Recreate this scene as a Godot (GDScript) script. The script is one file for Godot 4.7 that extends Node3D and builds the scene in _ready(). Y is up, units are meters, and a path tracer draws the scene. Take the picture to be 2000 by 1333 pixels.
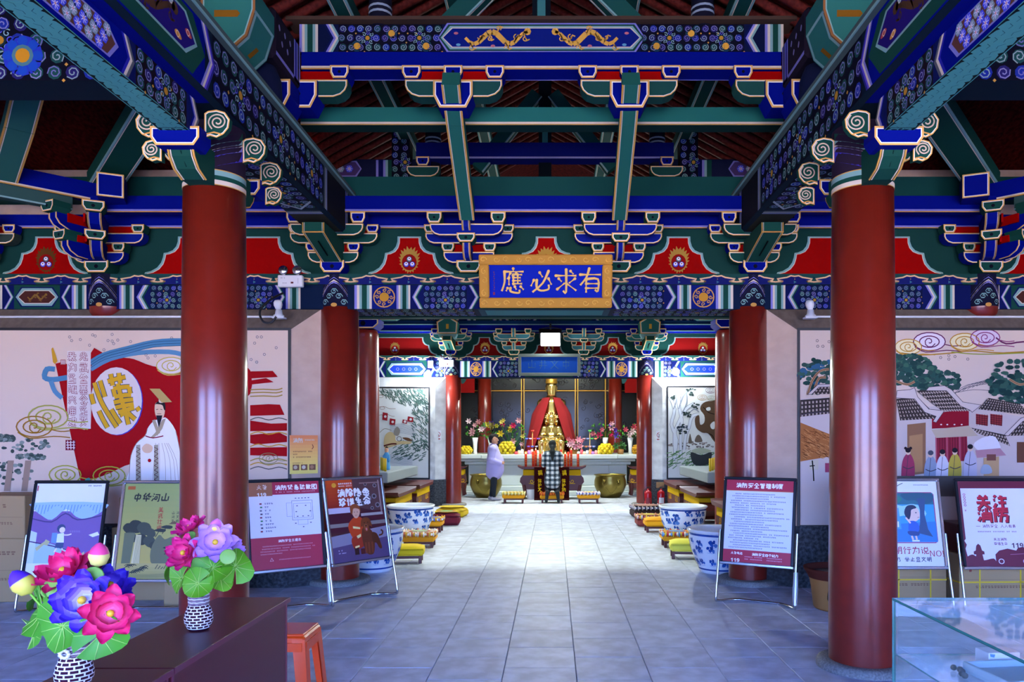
extends Node3D
# A temple hall: the front hall with red columns and painted beams, the passage, the inner hall and the shrine.
# Metres, y up; the camera looks along -z. The building's axis is x = 0.

const NAVY := "0f184e"
const BLUE := "081474"
const GREEN := "16443a"
const TEAL := "2e6a62"
const PALE := "7ba39f"
const LILAC := "7c7ac0"
const WHITE := "cfc2b0"
const GOLD := "c8954c"
const RED := "960b08"
const DARK := "0d1220"

func lin(h) -> Color:
	return Color(h).srgb_to_linear() if h is String else h


class G:
	var v := PackedVector3Array()
	var n := PackedVector3Array()
	var c := PackedColorArray()
	var col := Color.WHITE

	func ink(h) -> void:
		col = Color(h).srgb_to_linear() if h is String else h

	func tri(a: Vector3, b: Vector3, d: Vector3, na: Vector3, nb: Vector3, nd: Vector3) -> void:
		c.append(col); c.append(col); c.append(col)
		v.append(a); n.append(na)
		if (b - a).cross(d - a).dot(na + nb + nd) > 0.0:
			v.append(d); n.append(nd); v.append(b); n.append(nb)
		else:
			v.append(b); n.append(nb); v.append(d); n.append(nd)

	func t3(a: Vector3, b: Vector3, d: Vector3, out: Vector3) -> void:
		var k := (b - a).cross(d - a).normalized()
		if k.dot(out) < 0.0:
			k = -k
		tri(a, b, d, k, k, k)

	func quad(a: Vector3, b: Vector3, d: Vector3, e: Vector3, out: Vector3) -> void:
		t3(a, b, d, out)
		t3(a, d, e, out)

	func box(m: Vector3, s: Vector3, bev := 0.0, q := Basis()) -> void:
		var h := s / 2
		var w: float = min(bev, min(h.x, min(h.y, h.z)) * 0.6)
		for a in 3:
			var b := (a + 1) % 3
			var d := (a + 2) % 3
			for sg in [-1.0, 1.0]:
				var f := []
				for k in [[-1, -1], [1, -1], [1, 1], [-1, 1]]:
					var p := Vector3()
					p[a] = sg * h[a]
					p[b] = k[0] * (h[b] - w)
					p[d] = k[1] * (h[d] - w)
					f.append(m + q * p)
				var o := Vector3()
				o[a] = sg
				quad(f[0], f[1], f[2], f[3], q * o)
				if w > 0.0:
					for sb in [-1.0, 1.0]:
						var e := []
						for k in [[0, -1], [0, 1], [1, 1], [1, -1]]:
							var p := Vector3()
							p[a] = sg * (h[a] - (w if k[0] else 0.0))
							p[b] = sb * (h[b] - (0.0 if k[0] else w))
							p[d] = k[1] * (h[d] - w)
							e.append(m + q * p)
						var oo := Vector3()
						oo[a] = sg
						oo[b] = sb
						quad(e[0], e[1], e[2], e[3], q * oo)
		if w > 0.0:
			for x in [-1, 1]:
				for y in [-1, 1]:
					for z in [-1, 1]:
						var g := Vector3(x, y, z)
						t3(m + q * (g * (h - Vector3(0, w, w))), m + q * (g * (h - Vector3(w, 0, w))), m + q * (g * (h - Vector3(w, w, 0))), q * g)

	func prism(poly: PackedVector2Array, xf: Transform3D, z0: float, z1: float) -> void:
		var ix := Geometry2D.triangulate_polygon(poly)
		for z in [z0, z1]:
			var o: Vector3 = xf.basis.z * (1.0 if (z == z1) == (z1 > z0) else -1.0)
			for i in range(0, ix.size(), 3):
				t3(xf * Vector3(poly[ix[i]].x, poly[ix[i]].y, z), xf * Vector3(poly[ix[i + 1]].x, poly[ix[i + 1]].y, z), xf * Vector3(poly[ix[i + 2]].x, poly[ix[i + 2]].y, z), o)
		var turn := -1.0 if Geometry2D.is_polygon_clockwise(poly) else 1.0
		for i in poly.size():
			var a := poly[i]
			var b := poly[(i + 1) % poly.size()]
			var e := (b - a).normalized()
			quad(xf * Vector3(a.x, a.y, z0), xf * Vector3(b.x, b.y, z0), xf * Vector3(b.x, b.y, z1), xf * Vector3(a.x, a.y, z1), xf.basis * Vector3(e.y, -e.x, 0) * turn)

	func lathe(pr: Array, xf := Transform3D(), seg := 24, wob := 0.0) -> void:
		# pr: [radius, height] pairs from bottom to top
		var nr := []
		for i in pr.size():
			var t := Vector2()
			if i > 0:
				t += Vector2(pr[i][0] - pr[i - 1][0], pr[i][1] - pr[i - 1][1]).normalized()
			if i < pr.size() - 1:
				t += Vector2(pr[i + 1][0] - pr[i][0], pr[i + 1][1] - pr[i][1]).normalized()
			nr.append(Vector2(t.y, -t.x).normalized())
		for i in pr.size() - 1:
			for s in seg:
				var q := []
				for k in [[i, s], [i, s + 1], [i + 1, s + 1], [i + 1, s]]:
					var a: float = TAU * k[1] / seg
					var r: float = pr[k[0]][0] * (1.0 + wob * sin(a * 5.0 + pr[k[0]][1] * 9.0))
					q.append([xf * Vector3(r * sin(a), pr[k[0]][1], r * cos(a)), xf.basis * Vector3(nr[k[0]].x * sin(a), nr[k[0]].y, nr[k[0]].x * cos(a))])
				if pr[i][0] > 1e-5:
					tri(q[0][0], q[1][0], q[2][0], q[0][1], q[1][1], q[2][1])
				if pr[i + 1][0] > 1e-5:
					tri(q[0][0], q[2][0], q[3][0], q[0][1], q[2][1], q[3][1])

	func ball(m: Vector3, r: Vector3, seg := 12, q := Basis()) -> void:
		var pr := []
		var k := maxi(4, seg / 2)
		for i in k + 1:
			var a := PI * i / k - PI / 2
			pr.append([maxf(cos(a), 0.0) if i > 0 and i < k else 0.0, sin(a)])
		lathe(pr, Transform3D(q * Basis.from_scale(r), m), seg)

	func tube(p: Array, r, seg := 8, caps := true) -> void:
		var up := Vector3.UP
		var rings := []
		for i in p.size():
			var t: Vector3 = (p[mini(i + 1, p.size() - 1)] - p[maxi(i - 1, 0)]).normalized()
			if absf(t.dot(up)) > 0.95:
				up = Vector3.RIGHT if absf(t.x) < 0.9 else Vector3.BACK
			var sx := t.cross(up).normalized()
			up = sx.cross(t).normalized()
			var rr: float = r[i] if r is Array else r
			var ring := []
			for s in seg:
				var a := TAU * s / seg
				var o := sx * cos(a) + up * sin(a)
				ring.append([p[i] + o * rr, o])
			rings.append(ring)
		for i in p.size() - 1:
			for s in seg:
				var a = rings[i][s]
				var b = rings[i][(s + 1) % seg]
				var d = rings[i + 1][(s + 1) % seg]
				var e = rings[i + 1][s]
				tri(a[0], b[0], d[0], a[1], b[1], d[1])
				tri(a[0], d[0], e[0], a[1], d[1], e[1])
		if caps:
			for i in [0, p.size() - 1]:
				var o: Vector3 = (p[0] - p[1]) if i == 0 else (p[i] - p[i - 1])
				for s in range(1, seg - 1):
					t3(rings[i][0][0], rings[i][s][0], rings[i][s + 1][0], o)

	func sheet(rows: Array, thick := 0.0, dyes := []) -> void:
		# a grid of points; smooth normals; with a thickness it gets a second face
		var h := rows.size()
		var w: int = rows[0].size()
		var nn := []
		for j in h:
			var l := []
			for i in w:
				var du: Vector3 = rows[j][mini(i + 1, w - 1)] - rows[j][maxi(i - 1, 0)]
				var dv: Vector3 = rows[mini(j + 1, h - 1)][i] - rows[maxi(j - 1, 0)][i]
				l.append(du.cross(dv).normalized())
			nn.append(l)
		for side in ([0.0, thick] if thick > 0.0 else [0.0]):
			var sg := -1.0 if side > 0.0 else 1.0
			for j in h - 1:
				if dyes.size():
					col = dyes[j]
				for i in w - 1:
					var q := []
					for k in [[j, i], [j, i + 1], [j + 1, i + 1], [j + 1, i]]:
						q.append([rows[k[0]][k[1]] - nn[k[0]][k[1]] * side, nn[k[0]][k[1]] * sg])
					tri(q[0][0], q[1][0], q[2][0], q[0][1], q[1][1], q[2][1])
					tri(q[0][0], q[2][0], q[3][0], q[0][1], q[2][1], q[3][1])

	func mesh() -> ArrayMesh:
		var m := ArrayMesh.new()
		if v.is_empty():
			return m
		var a := []
		a.resize(Mesh.ARRAY_MAX)
		a[Mesh.ARRAY_VERTEX] = v
		a[Mesh.ARRAY_NORMAL] = n
		a[Mesh.ARRAY_COLOR] = c
		m.add_surface_from_arrays(Mesh.PRIMITIVE_TRIANGLES, a)
		return m


# flat print and painted ornament: polygons and brush lines in the plane of a surface, u to the right and w downwards
class Art extends G:
	var o := Vector3()
	var ux := Vector3.RIGHT
	var uy := Vector3.DOWN
	var nn := Vector3.BACK
	var lay := 0.0006
	var gap := 0.0006
	var auto := 0.0   # each brush stroke lies this much over the one before
	var prof := []   # on a turned body: [radius, height] pairs; u is then the angle, w the height
	var body := Transform3D()
	var font := {}

	func on(origin: Vector3, unit := 1.0, right := Vector3.RIGHT, down := Vector3.DOWN) -> Art:
		o = origin
		ux = right * unit
		uy = down * unit
		nn = -(right.cross(down)).normalized()
		lay = gap
		return self

	func up() -> void:
		lay += gap

	func at(p: Vector2) -> Vector3:
		if prof.is_empty():
			return o + ux * p.x + uy * p.y + nn * lay
		var r: float = prof[0][0]
		for i in prof.size() - 1:
			if p.y >= prof[i][1]:
				r = lerpf(prof[i][0], prof[i + 1][0], clampf((p.y - prof[i][1]) / maxf(prof[i + 1][1] - prof[i][1], 1e-5), 0.0, 1.0))
		return body * Vector3((r + lay) * sin(p.x), p.y, (r + lay) * cos(p.x))

	func out(p: Vector2) -> Vector3:
		return nn if prof.is_empty() else body.basis * Vector3(sin(p.x), 0, cos(p.x))

	func face(a: Vector2, b: Vector2, d: Vector2) -> void:
		var k := out(a)
		if prof.size():
			tri(at(a), at(b), at(d), k.normalized(), out(b).normalized(), out(d).normalized())
		else:
			tri(at(a), at(b), at(d), k, k, k)

	func poly(p, h) -> void:
		ink(h)
		lay += auto
		var q := PackedVector2Array(p)
		var ix := Geometry2D.triangulate_polygon(q)
		if ix.is_empty():
			for i in range(1, q.size() - 1):
				face(q[0], q[i], q[i + 1])
		for i in range(0, ix.size(), 3):
			face(q[ix[i]], q[ix[i + 1]], q[ix[i + 2]])

	func flat(a: Array, h) -> void:   # the same, from a flat list of numbers
		poly(pts(a), h)

	func pts(a: Array) -> PackedVector2Array:
		var q := PackedVector2Array()
		for i in range(0, a.size(), 2):
			q.append(Vector2(a[i], a[i + 1]))
		return q

	func rect(x: float, y: float, w: float, hh: float, h) -> void:
		ink(h)
		lay += auto
		var a := Vector2(x, y)
		var b := Vector2(x + w, y)
		var d := Vector2(x + w, y + hh)
		var e := Vector2(x, y + hh)
		face(a, b, d)
		face(a, d, e)

	func line(p, w: float, h, closed := false) -> void:
		ink(h)
		lay += auto
		var q := PackedVector2Array(p)
		var k := q.size()
		if k < 2:
			return
		var l := []
		for i in k:
			var a := q[(i - 1 + k) % k] if closed or i > 0 else q[i]
			var b := q[(i + 1) % k] if closed or i < k - 1 else q[i]
			var d1 := (q[i] - a).normalized()
			var d2 := (b - q[i]).normalized()
			var t := (d1 + d2).normalized() if (d1 + d2).length() > 0.2 else (d1 if d1 != Vector2.ZERO else d2)
			var g := Vector2(-t.y, t.x)
			var s := Vector2(-d1.y, d1.x) if d1 != Vector2.ZERO else Vector2(-d2.y, d2.x)
			l.append(g * (w / 2 / maxf(absf(g.dot(s)), 0.45)))
		for i in (k if closed else k - 1):
			var j := (i + 1) % k
			face(q[i] + l[i], q[j] + l[j], q[j] - l[j])
			face(q[i] + l[i], q[j] - l[j], q[i] - l[i])

	func ln(a: Array, w: float, h, closed := false) -> void:
		line(smooth(pts(a), closed), w, h, closed)

	func smooth(q: PackedVector2Array, closed := false) -> PackedVector2Array:
		if q.size() < 3:
			return q
		var r := PackedVector2Array()
		var k := q.size()
		for i in (k if closed else k - 1):
			var p0 := q[(i - 1 + k) % k] if closed else q[maxi(i - 1, 0)]
			var p3 := q[(i + 2) % k] if closed else q[mini(i + 2, k - 1)]
			for s in 3:
				r.append(q[i].cubic_interpolate(q[(i + 1) % k], p0, p3, s / 3.0))
		if not closed:
			r.append(q[k - 1])
		return r

	func blob(a: Array, h) -> void:   # a smooth closed outline, filled
		poly(smooth(pts(a), true), h)

	func disc(m: Vector2, r: float, h, seg := 12, ry := -1.0) -> void:
		ink(h)
		lay += auto
		for i in seg:
			var a := TAU * i / seg
			var b := TAU * (i + 1) / seg
			var s := Vector2(r, r if ry < 0.0 else ry)
			face(m, m + s * Vector2(cos(a), sin(a)), m + s * Vector2(cos(b), sin(b)))

	func ring(m: Vector2, r: float, w: float, h, seg := 16, ry := -1.0) -> void:
		var q := PackedVector2Array()
		for i in seg:
			q.append(m + Vector2(cos(TAU * i / seg) * r, sin(TAU * i / seg) * (r if ry < 0.0 else ry)))
		line(q, w, h, true)

	func curl(m: Vector2, r: float, turn: float, w: float, h, dir := 1.0, rounds := 1.6) -> void:
		var q := PackedVector2Array()
		for i in 12:
			var t := i / 11.0
			q.append(m + Vector2.from_angle(turn + dir * t * TAU * rounds) * r * (1.0 - 0.85 * t))
		line(q, w, h)

	func text(s: String, x: float, y: float, size: float, w: float, h, down := false, slant := 0.0) -> void:
		for i in s.length():
			if font.has(s[i]):
				var was := lay
				var k := auto
				auto = maxf(auto, 0.00001)
				for st in font[s[i]].split(" "):
					var q := PackedVector2Array()
					for j in range(0, st.length() - 1, 2):
						var p := Vector2(DIG.find(st[j]), DIG.find(st[j + 1])) / 16.0 * size * 0.92
						q.append(Vector2(x + p.x + slant * (size - p.y), y + p.y))
					line(q, w, h)
				lay = was
				auto = k
			if down:
				y += size
			else:
				x += size
	const DIG := "0123456789abcdefg"

	func greek(x: float, y: float, w: float, size: float, h, seed_: int) -> void:   # a line of print too small to read
		var r := RandomNumberGenerator.new()
		r.seed = seed_
		var was := lay
		var t := x
		while t < x + w - size:
			if r.randf() < 0.93:
				rect(t, y, size * r.randf_range(0.62, 0.85), size * 0.28, h)
				rect(t + size * 0.1, y + size * 0.45, size * r.randf_range(0.45, 0.8), size * 0.3, h)
			t += size
		lay = was

	func latin(s: String, x: float, y: float, size: float, h, bold := true) -> void:
		var f := SystemFont.new()
		f.font_names = PackedStringArray(["Droid Sans"])
		f.font_weight = 700 if bold else 400
		var t := TextMesh.new()
		t.font = f
		t.text = s
		t.font_size = 64
		t.pixel_size = 1.0 / 64.0
		t.depth = 0.0
		t.curve_step = 6.0
		t.horizontal_alignment = HORIZONTAL_ALIGNMENT_LEFT
		var a := t.get_mesh_arrays()
		var vs: PackedVector3Array = a[Mesh.ARRAY_VERTEX]
		var ix: PackedInt32Array = a[Mesh.ARRAY_INDEX] if a[Mesh.ARRAY_INDEX] != null else PackedInt32Array(range(vs.size()))
		ink(h)
		lay += 0.0002
		for i in range(0, ix.size(), 3):
			face(Vector2(x + vs[ix[i]].x * size, y - vs[ix[i]].y * size), Vector2(x + vs[ix[i + 1]].x * size, y - vs[ix[i + 1]].y * size), Vector2(x + vs[ix[i + 2]].x * size, y - vs[ix[i + 2]].y * size))

	func lined(p: PackedVector2Array, xf: Transform3D, z0: float, z1: float, fill, w: float, edge := "d9a75c", inner := "eae6e2") -> void:
		# a painted timber piece: a prism whose front face carries a gilt edge line and a pale one inside it
		ink(fill)
		prism(p, xf, z0, z1)
		on(xf * Vector3(0, 0, z1), 1.0, xf.basis.x, -xf.basis.y)
		var q := PackedVector2Array()
		for k in p:
			q.append(Vector2(k.x, -k.y))
		if Geometry2D.is_polygon_clockwise(q):
			q.reverse()
		for k in [[0.5 * w, w, edge], [1.25 * w, 0.55 * w, inner]]:
			for r in Geometry2D.offset_polygon(q, -k[0]):
				line(r, k[1], k[2], true)


# ---- things, parts, materials
var M := {}
var names := {}

func numbered(s: String) -> String:
	names[s] = names.get(s, -1) + 1
	return s if names[s] == 0 else "%s_%03d" % [s, names[s]]

func thing(called: String, label: String, category: String, at := Vector3(), turn := 0.0, group := "") -> Node3D:
	var t := Node3D.new()
	t.name = numbered(called)
	add_child(t)
	t.position = at
	t.rotation.y = turn
	return tag(t, label, category, group)

func tag(t: Node3D, label: String, category: String, group := "") -> Node3D:
	t.set_meta("label", label)
	t.set_meta("category", category)
	if group:
		t.set_meta("group", group)
	return t

func part(to: Node3D, called: String, g, m, label := "") -> MeshInstance3D:
	var p := MeshInstance3D.new()
	p.name = called
	p.mesh = g.mesh() if g is G else g
	p.material_override = M[m] if m is String else m
	to.add_child(p, true)
	if label:
		p.set_meta("label", label)
	return p

func solo(called: String, label: String, category: String, g, m, group := "") -> MeshInstance3D:
	var p := part(self, numbered(called), g, m)
	tag(p, label, category, group)
	return p

func struct(called: String, g, m) -> MeshInstance3D:
	var p := part(self, numbered(called), g, m)
	p.set_meta("kind", "structure")
	return p

func art() -> Art:
	var a := Art.new()
	a.font = FONT
	return a

func mat(key: String, h: String, rough := 0.7, metal := 0.0) -> StandardMaterial3D:
	var m := StandardMaterial3D.new()
	m.albedo_color = Color(h)
	m.roughness = rough
	m.metallic = metal
	m.resource_name = key
	M[key] = m
	return m

func noise_tex(seed_: int, freq: float, lo: String, hi: String, oct := 4, size := 512, bump := 0.0) -> NoiseTexture2D:
	var f := FastNoiseLite.new()
	f.seed = seed_
	f.frequency = freq
	f.fractal_octaves = oct
	var t := NoiseTexture2D.new()
	t.width = size
	t.height = size
	t.seamless = true
	t.noise = f
	if bump > 0.0:
		t.as_normal_map = true
		t.bump_strength = bump
	else:
		var g := Gradient.new()
		g.set_color(0, Color(lo))
		g.set_color(1, Color(hi))
		g.set_offset(0, 0.2)
		g.set_offset(1, 0.8)
		t.color_ramp = g
	return t

func grain(m: StandardMaterial3D, t: Texture2D, scale: float) -> StandardMaterial3D:
	m.albedo_texture = t
	m.uv1_triplanar = true
	m.uv1_world_triplanar = true
	m.uv1_scale = Vector3.ONE * scale
	return m

func ease_curve(p: Array, k := 6) -> Array:
	var r := []
	for i in p.size() - 1:
		for s in k:
			r.append(p[i].cubic_interpolate(p[i + 1], p[maxi(i - 1, 0)], p[mini(i + 2, p.size() - 1)], float(s) / k))
	r.append(p[-1])
	return r

func xf(at: Vector3, turn := 0.0) -> Transform3D:
	return Transform3D(Basis(Vector3.UP, turn), at)

func sphere_rand(r: RandomNumberGenerator) -> Vector3:
	return Vector3(r.randfn(), r.randfn(), r.randfn()).normalized()

# brush strokes of the characters written in the place, on a 16 by 16 grid (x then y, in base 17)
const FONT := {
	"有": "14f4 70561b 575g 57d7dfbe 5ada 5ddd",
	"求": "14f4 808f6e 3658 89fe 2d79 e6a9 b1d3",
	"必": "371b 575c8eddda d1992f 7295 d6fa",
	"應": "8082 22f2 22290f 6347 565b a375 848b 84e4 86d6 88d8 8aea b4ba 4d3f 6d6f9gcgce 9cae dcfe",
	"光": "8087 3254 d2b4 17f7 675b1f a7aeeeeb",
	"武": "2292 15f5 787e 3a3f 7a9a 1fce a0b6cdfffc d2e3",
	"登": "3262 6227 5456 b118 91f8 c285 59b9 5bbb 5b5e bbbe 4ece 2gfg",
	"基": "13f3 5159 b1b9 55b5 57b7 19f9 4b1e bbfe 8b8f 5dbd 2gfg",
	"念": "8018 80f8 7486 48b8 b86b 5d3f 6c6f9gcgce 9cae dcfe",
	"圣": "22c2c25a 326d 4afa 888f 2ffg 1gfg",
	"女": "705ade 13f3 b17c2g",
	"敕": "1383 505g 2676 262a 767a 2a7a 5a1f 5a8e b08a 96f6 e6bb8g 97cdfg",
	"为": "3254 14e4edcf 8185 804c1g 8a9c",
	"地": "1464 313c 1d6b 66e4ea a1ab 868effec",
	"兴": "2245 7184 e2a6 18f8 5a2f bafg",
	"庙": "8082 23f3 232a0g 575f 57d7df 5bdb 959f 5fdf",
	"建": "1464 6428 2868 684c1g 2a7ffg 72e2 e2e8 64f4 68e8 6ada 7cec a0ae",
	"中": "3434d4 343b d4db 3bdb 808g",
	"华": "5016 343a c058 b0b7f7f5 1beb 888g",
	"河": "2143 1636 1f4a 63f3 e3efcg 676c 67a7ac 6cac",
	"山": "808d 262e 2ede e6ee 2dde",
	"美": "4163 c1a3 24d4 37c7 1aea 838a 2dfd 8b1g 8bfg",
	"哉": "14d4 7174 18e8 3a3f 3a7a7f 3f7f a0badffc d1e3",
	"壮": "1336 414g 1c4a 65f5 a1ae 7eee",
	"火": "3659 d5b8 808a1g 8afg",
	"警": "2171 5053 4484 2484 b088 96f6 e5a9 2aea 5bcb 5dcd 5f5g cfcg 5gcg",
	"消": "2143 1636 1f4a a0a5 6273 e2d3 666g 66e6efdf 6999 69e9 6cec",
	"防": "111g 1151 5134 3457 5739 a1a3 64f4 947b6g 88e8 e8dfbf",
	"紧": "2126 6127 91e1 e187 92f7 6848 484b 4bab b88b 8b8f 5d3f bdef",
	"急": "6048 62b2 b276 37d7 39c9 3bdb d7db 4d3f 6d6f9gcgce 9cae dcfe",
	"疏": "1161 6134 3437 3a3f 373g 3a6a 1f7d 74f4 b0b3 a467 67e6 7a6g 9a9f dadffe",
	"散": "2272 4042 1585 6065 373g 3777 777g 3a7a 3d7d b08a 94f4 e4bb8g 96cdfg",
	"图": "111g 11f1 f1fg 1gfg 6348 73b3 b34b 56be 7b9c 7d9f",
	"安": "8082 2225 22f2f4 6558ce 18f8 b88c2g",
	"全": "8018 80f8 58b8 8989 5bbb 888g 2gfg",
	"三": "23e3 38d8 1efe",
	"提": "1363 414f2e 1a68 7177 71e1 e1e7 74e4 77e7 69f9 a9ag adec 7b5g 8cafgg",
	"示": "32d2 16f6 868f6e 4a1e bafe",
	"管": "3114 3272 6364 a184 b2f2 d2d3 15f6 8485 585g 58c8c8cb 5bcb 5dcd cdcg 5gcg",
	"理": "1272 4242 424e 1872 1868 1e7c 8282 828a 82e2 e2ea 86e6 8aea b2bg 7dfd 6gfg",
	"制": "3124 1585 1989 505g 292e 2989 898e b2bc f0ffdf",
	"度": "8082 22f2 22290f 45e5 6368 c3c8 68c8 4ada da4g 5bdg",
	"除": "111g 1151 5134 3457 5739 a056 a0f6 77d7 6afa aaaf8f 8b6e cbee",
	"隐": "111g 1151 5134 3457 5739 a066 83c3 c3a6 77e7 79d9 7bdb e7eb 7d6f 8d8gbgbe dcfe",
	"患": "8089 4346 43c3 c3c6 46c6 262a 26e6 e6ea 2aea 4d3f 6d6f9gcgce 9cae dcfe",
	"珍": "1272 424e 1868 1e7c b066 b0f6 c68a d97d eb6g",
	"惜": "313g 1527 64f4 9197 d1d7 67f7 8a8g 8aea eaeg 8ded 8geg",
	"生": "5026 36d6 808g 4ada 1gfg",
	"命": "8016 80f6 57a7 3a3e 3a7a 7a7e 3e7e a9ag a9e9 e9edce",
	"电": "232c 23d3 d3dc 27d7 2cdc 808effgfgc",
	"话": "2133 1636 363e5c b184 64f4 a3a9 7a7g 7aea eaeg 7geg",
	"四": "232f 23e3 e3ef 2fef 63652c a3aaca",
	"个": "8018 80f8 868g",
	"能": "3114 1464 4256 2828 282g 28686g 2b6b 2d6d b0b6f6f4 e2b4 b8bffffd eabc",
	"力": "34e4 e4edbf 704a1g",
	"文": "8083 13f3 c46b1g 449bfg",
	"明": "2222 222c 2262 626c 2767 2c6c 9191 918c7g 91e1efcf 95e5 99e9",
	"行": "4016 6438 383g 82f2 76g6 c6cf9e",
	"说": "2133 1636 363e5c 8194 e1c4 747a 74e4 e4ea 7aea 9a8e6g babffffd",
	"不": "12f2 9218 868g 98ec",
	"乱": "5113 1484 424a 2a2e 2a7a 7a7e 2e7e a1aefefb",
	"扔": "1363 414f2e 1a68 73b3 937c5g 73e3d7fafebf",
	"举": "3154 8083 d1b4 16f6 5628 b6fa 59b9 868g 3ded",
	"止": "818e 86e6 464e 1efe",
	"显": "4148 41c1 c1c8 44c4 48c8 6a6f aaaf 3b4e dbce 1gfg",
	"关": "4163 c1a3 24d4 19f9 848a 8a2g 8afg",
	"注": "2143 1636 1f4a 9193 64f4 69e9 a3af 5gfg",
	"人": "80861g 86fg",
	"责": "23d3 8088 35c5 18f8 4a4e 4aca cace 7b7e 7e2g 9ecg",
	"捐": "1363 414f2e 1a68 8185 81d1 d1d5 85d5 787g 78e8 e8efdf 7aea 7ded",
	"保": "4017 353g 7277 72d2 d2d7 77d7 6afa a7ag a96e aafe",
	"护": "1363 414f2e 1a68 a0b2 74e4 e4e9 79e9 747b5g",
	"物": "4016 2262 404g 1b7a a076 94f4 f4efcf b48b d47e",
	"国": "111g 11f1 f1fg 1gfg 54c4 58c8 4ccc 848c a9ba",
	"救": "1383 505g 2636 7686 5a1e 5a8d 6273 b08a 94f4 e4bb8g 96cdfg",
	"援": "1363 414f2e 1a68 e073 7586 a5a6 e5d7 78f8 7bfb a86g 8cdc dc7g 9dfg",
	"井": "25e5 1afa 515a2g b1bg",
}

func _ready() -> void:
	# ---- camera: level, with a shifted lens
	var cam = Camera3D.new()
	cam.name = "camera"
	cam.projection = Camera3D.PROJECTION_FRUSTUM
	cam.near = 0.05
	cam.far = 200.0
	cam.size = 0.05 * 1333.0 / 1440.0
	cam.frustum_offset = Vector2(-80.5, 186.5) / 1440.0 * 0.05
	cam.position = Vector3(0.103, 1.62, 0)
	add_child(cam)
	cam.current = true
	# ---- sky, sun and exposure
	var sky = ProceduralSkyMaterial.new()
	sky.sky_top_color = Color("3a70d8")
	sky.sky_horizon_color = Color("8cacee")
	sky.ground_bottom_color = Color("8c8478")
	sky.ground_horizon_color = Color("a8a49c")
	sky.sky_energy_multiplier = 2.3
	var e = Environment.new()
	e.background_mode = Environment.BG_SKY
	e.sky = Sky.new()
	e.sky.sky_material = sky
	e.tonemap_mode = Environment.TONE_MAPPER_LINEAR
	e.tonemap_exposure = 5.9
	e.sdfgi_enabled = true
	e.ssao_enabled = true
	e.ssil_enabled = true
	var we = WorldEnvironment.new()
	we.name = "world"
	we.environment = e
	add_child(we)
	var sun = DirectionalLight3D.new()
	sun.name = "sun"
	sun.light_color = Color("fff0dc")
	sun.light_energy = 6.5
	sun.light_angular_distance = 0.53
	sun.shadow_enabled = true
	sun.look_at_from_position(Vector3(-6, 9, -3), Vector3(), Vector3.UP)
	add_child(sun)
	# ---- the place
	materials()
	room()
	murals()
	columns()
	front_timber()
	wall_timber()
	upper_timber()
	inner_wall_timber()
	plaques_and_lamps()
	posters()
	clutter()
	counter_and_flowers()
	glass_case()
	pots_and_cushions()
	shrine()
	people()


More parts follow.
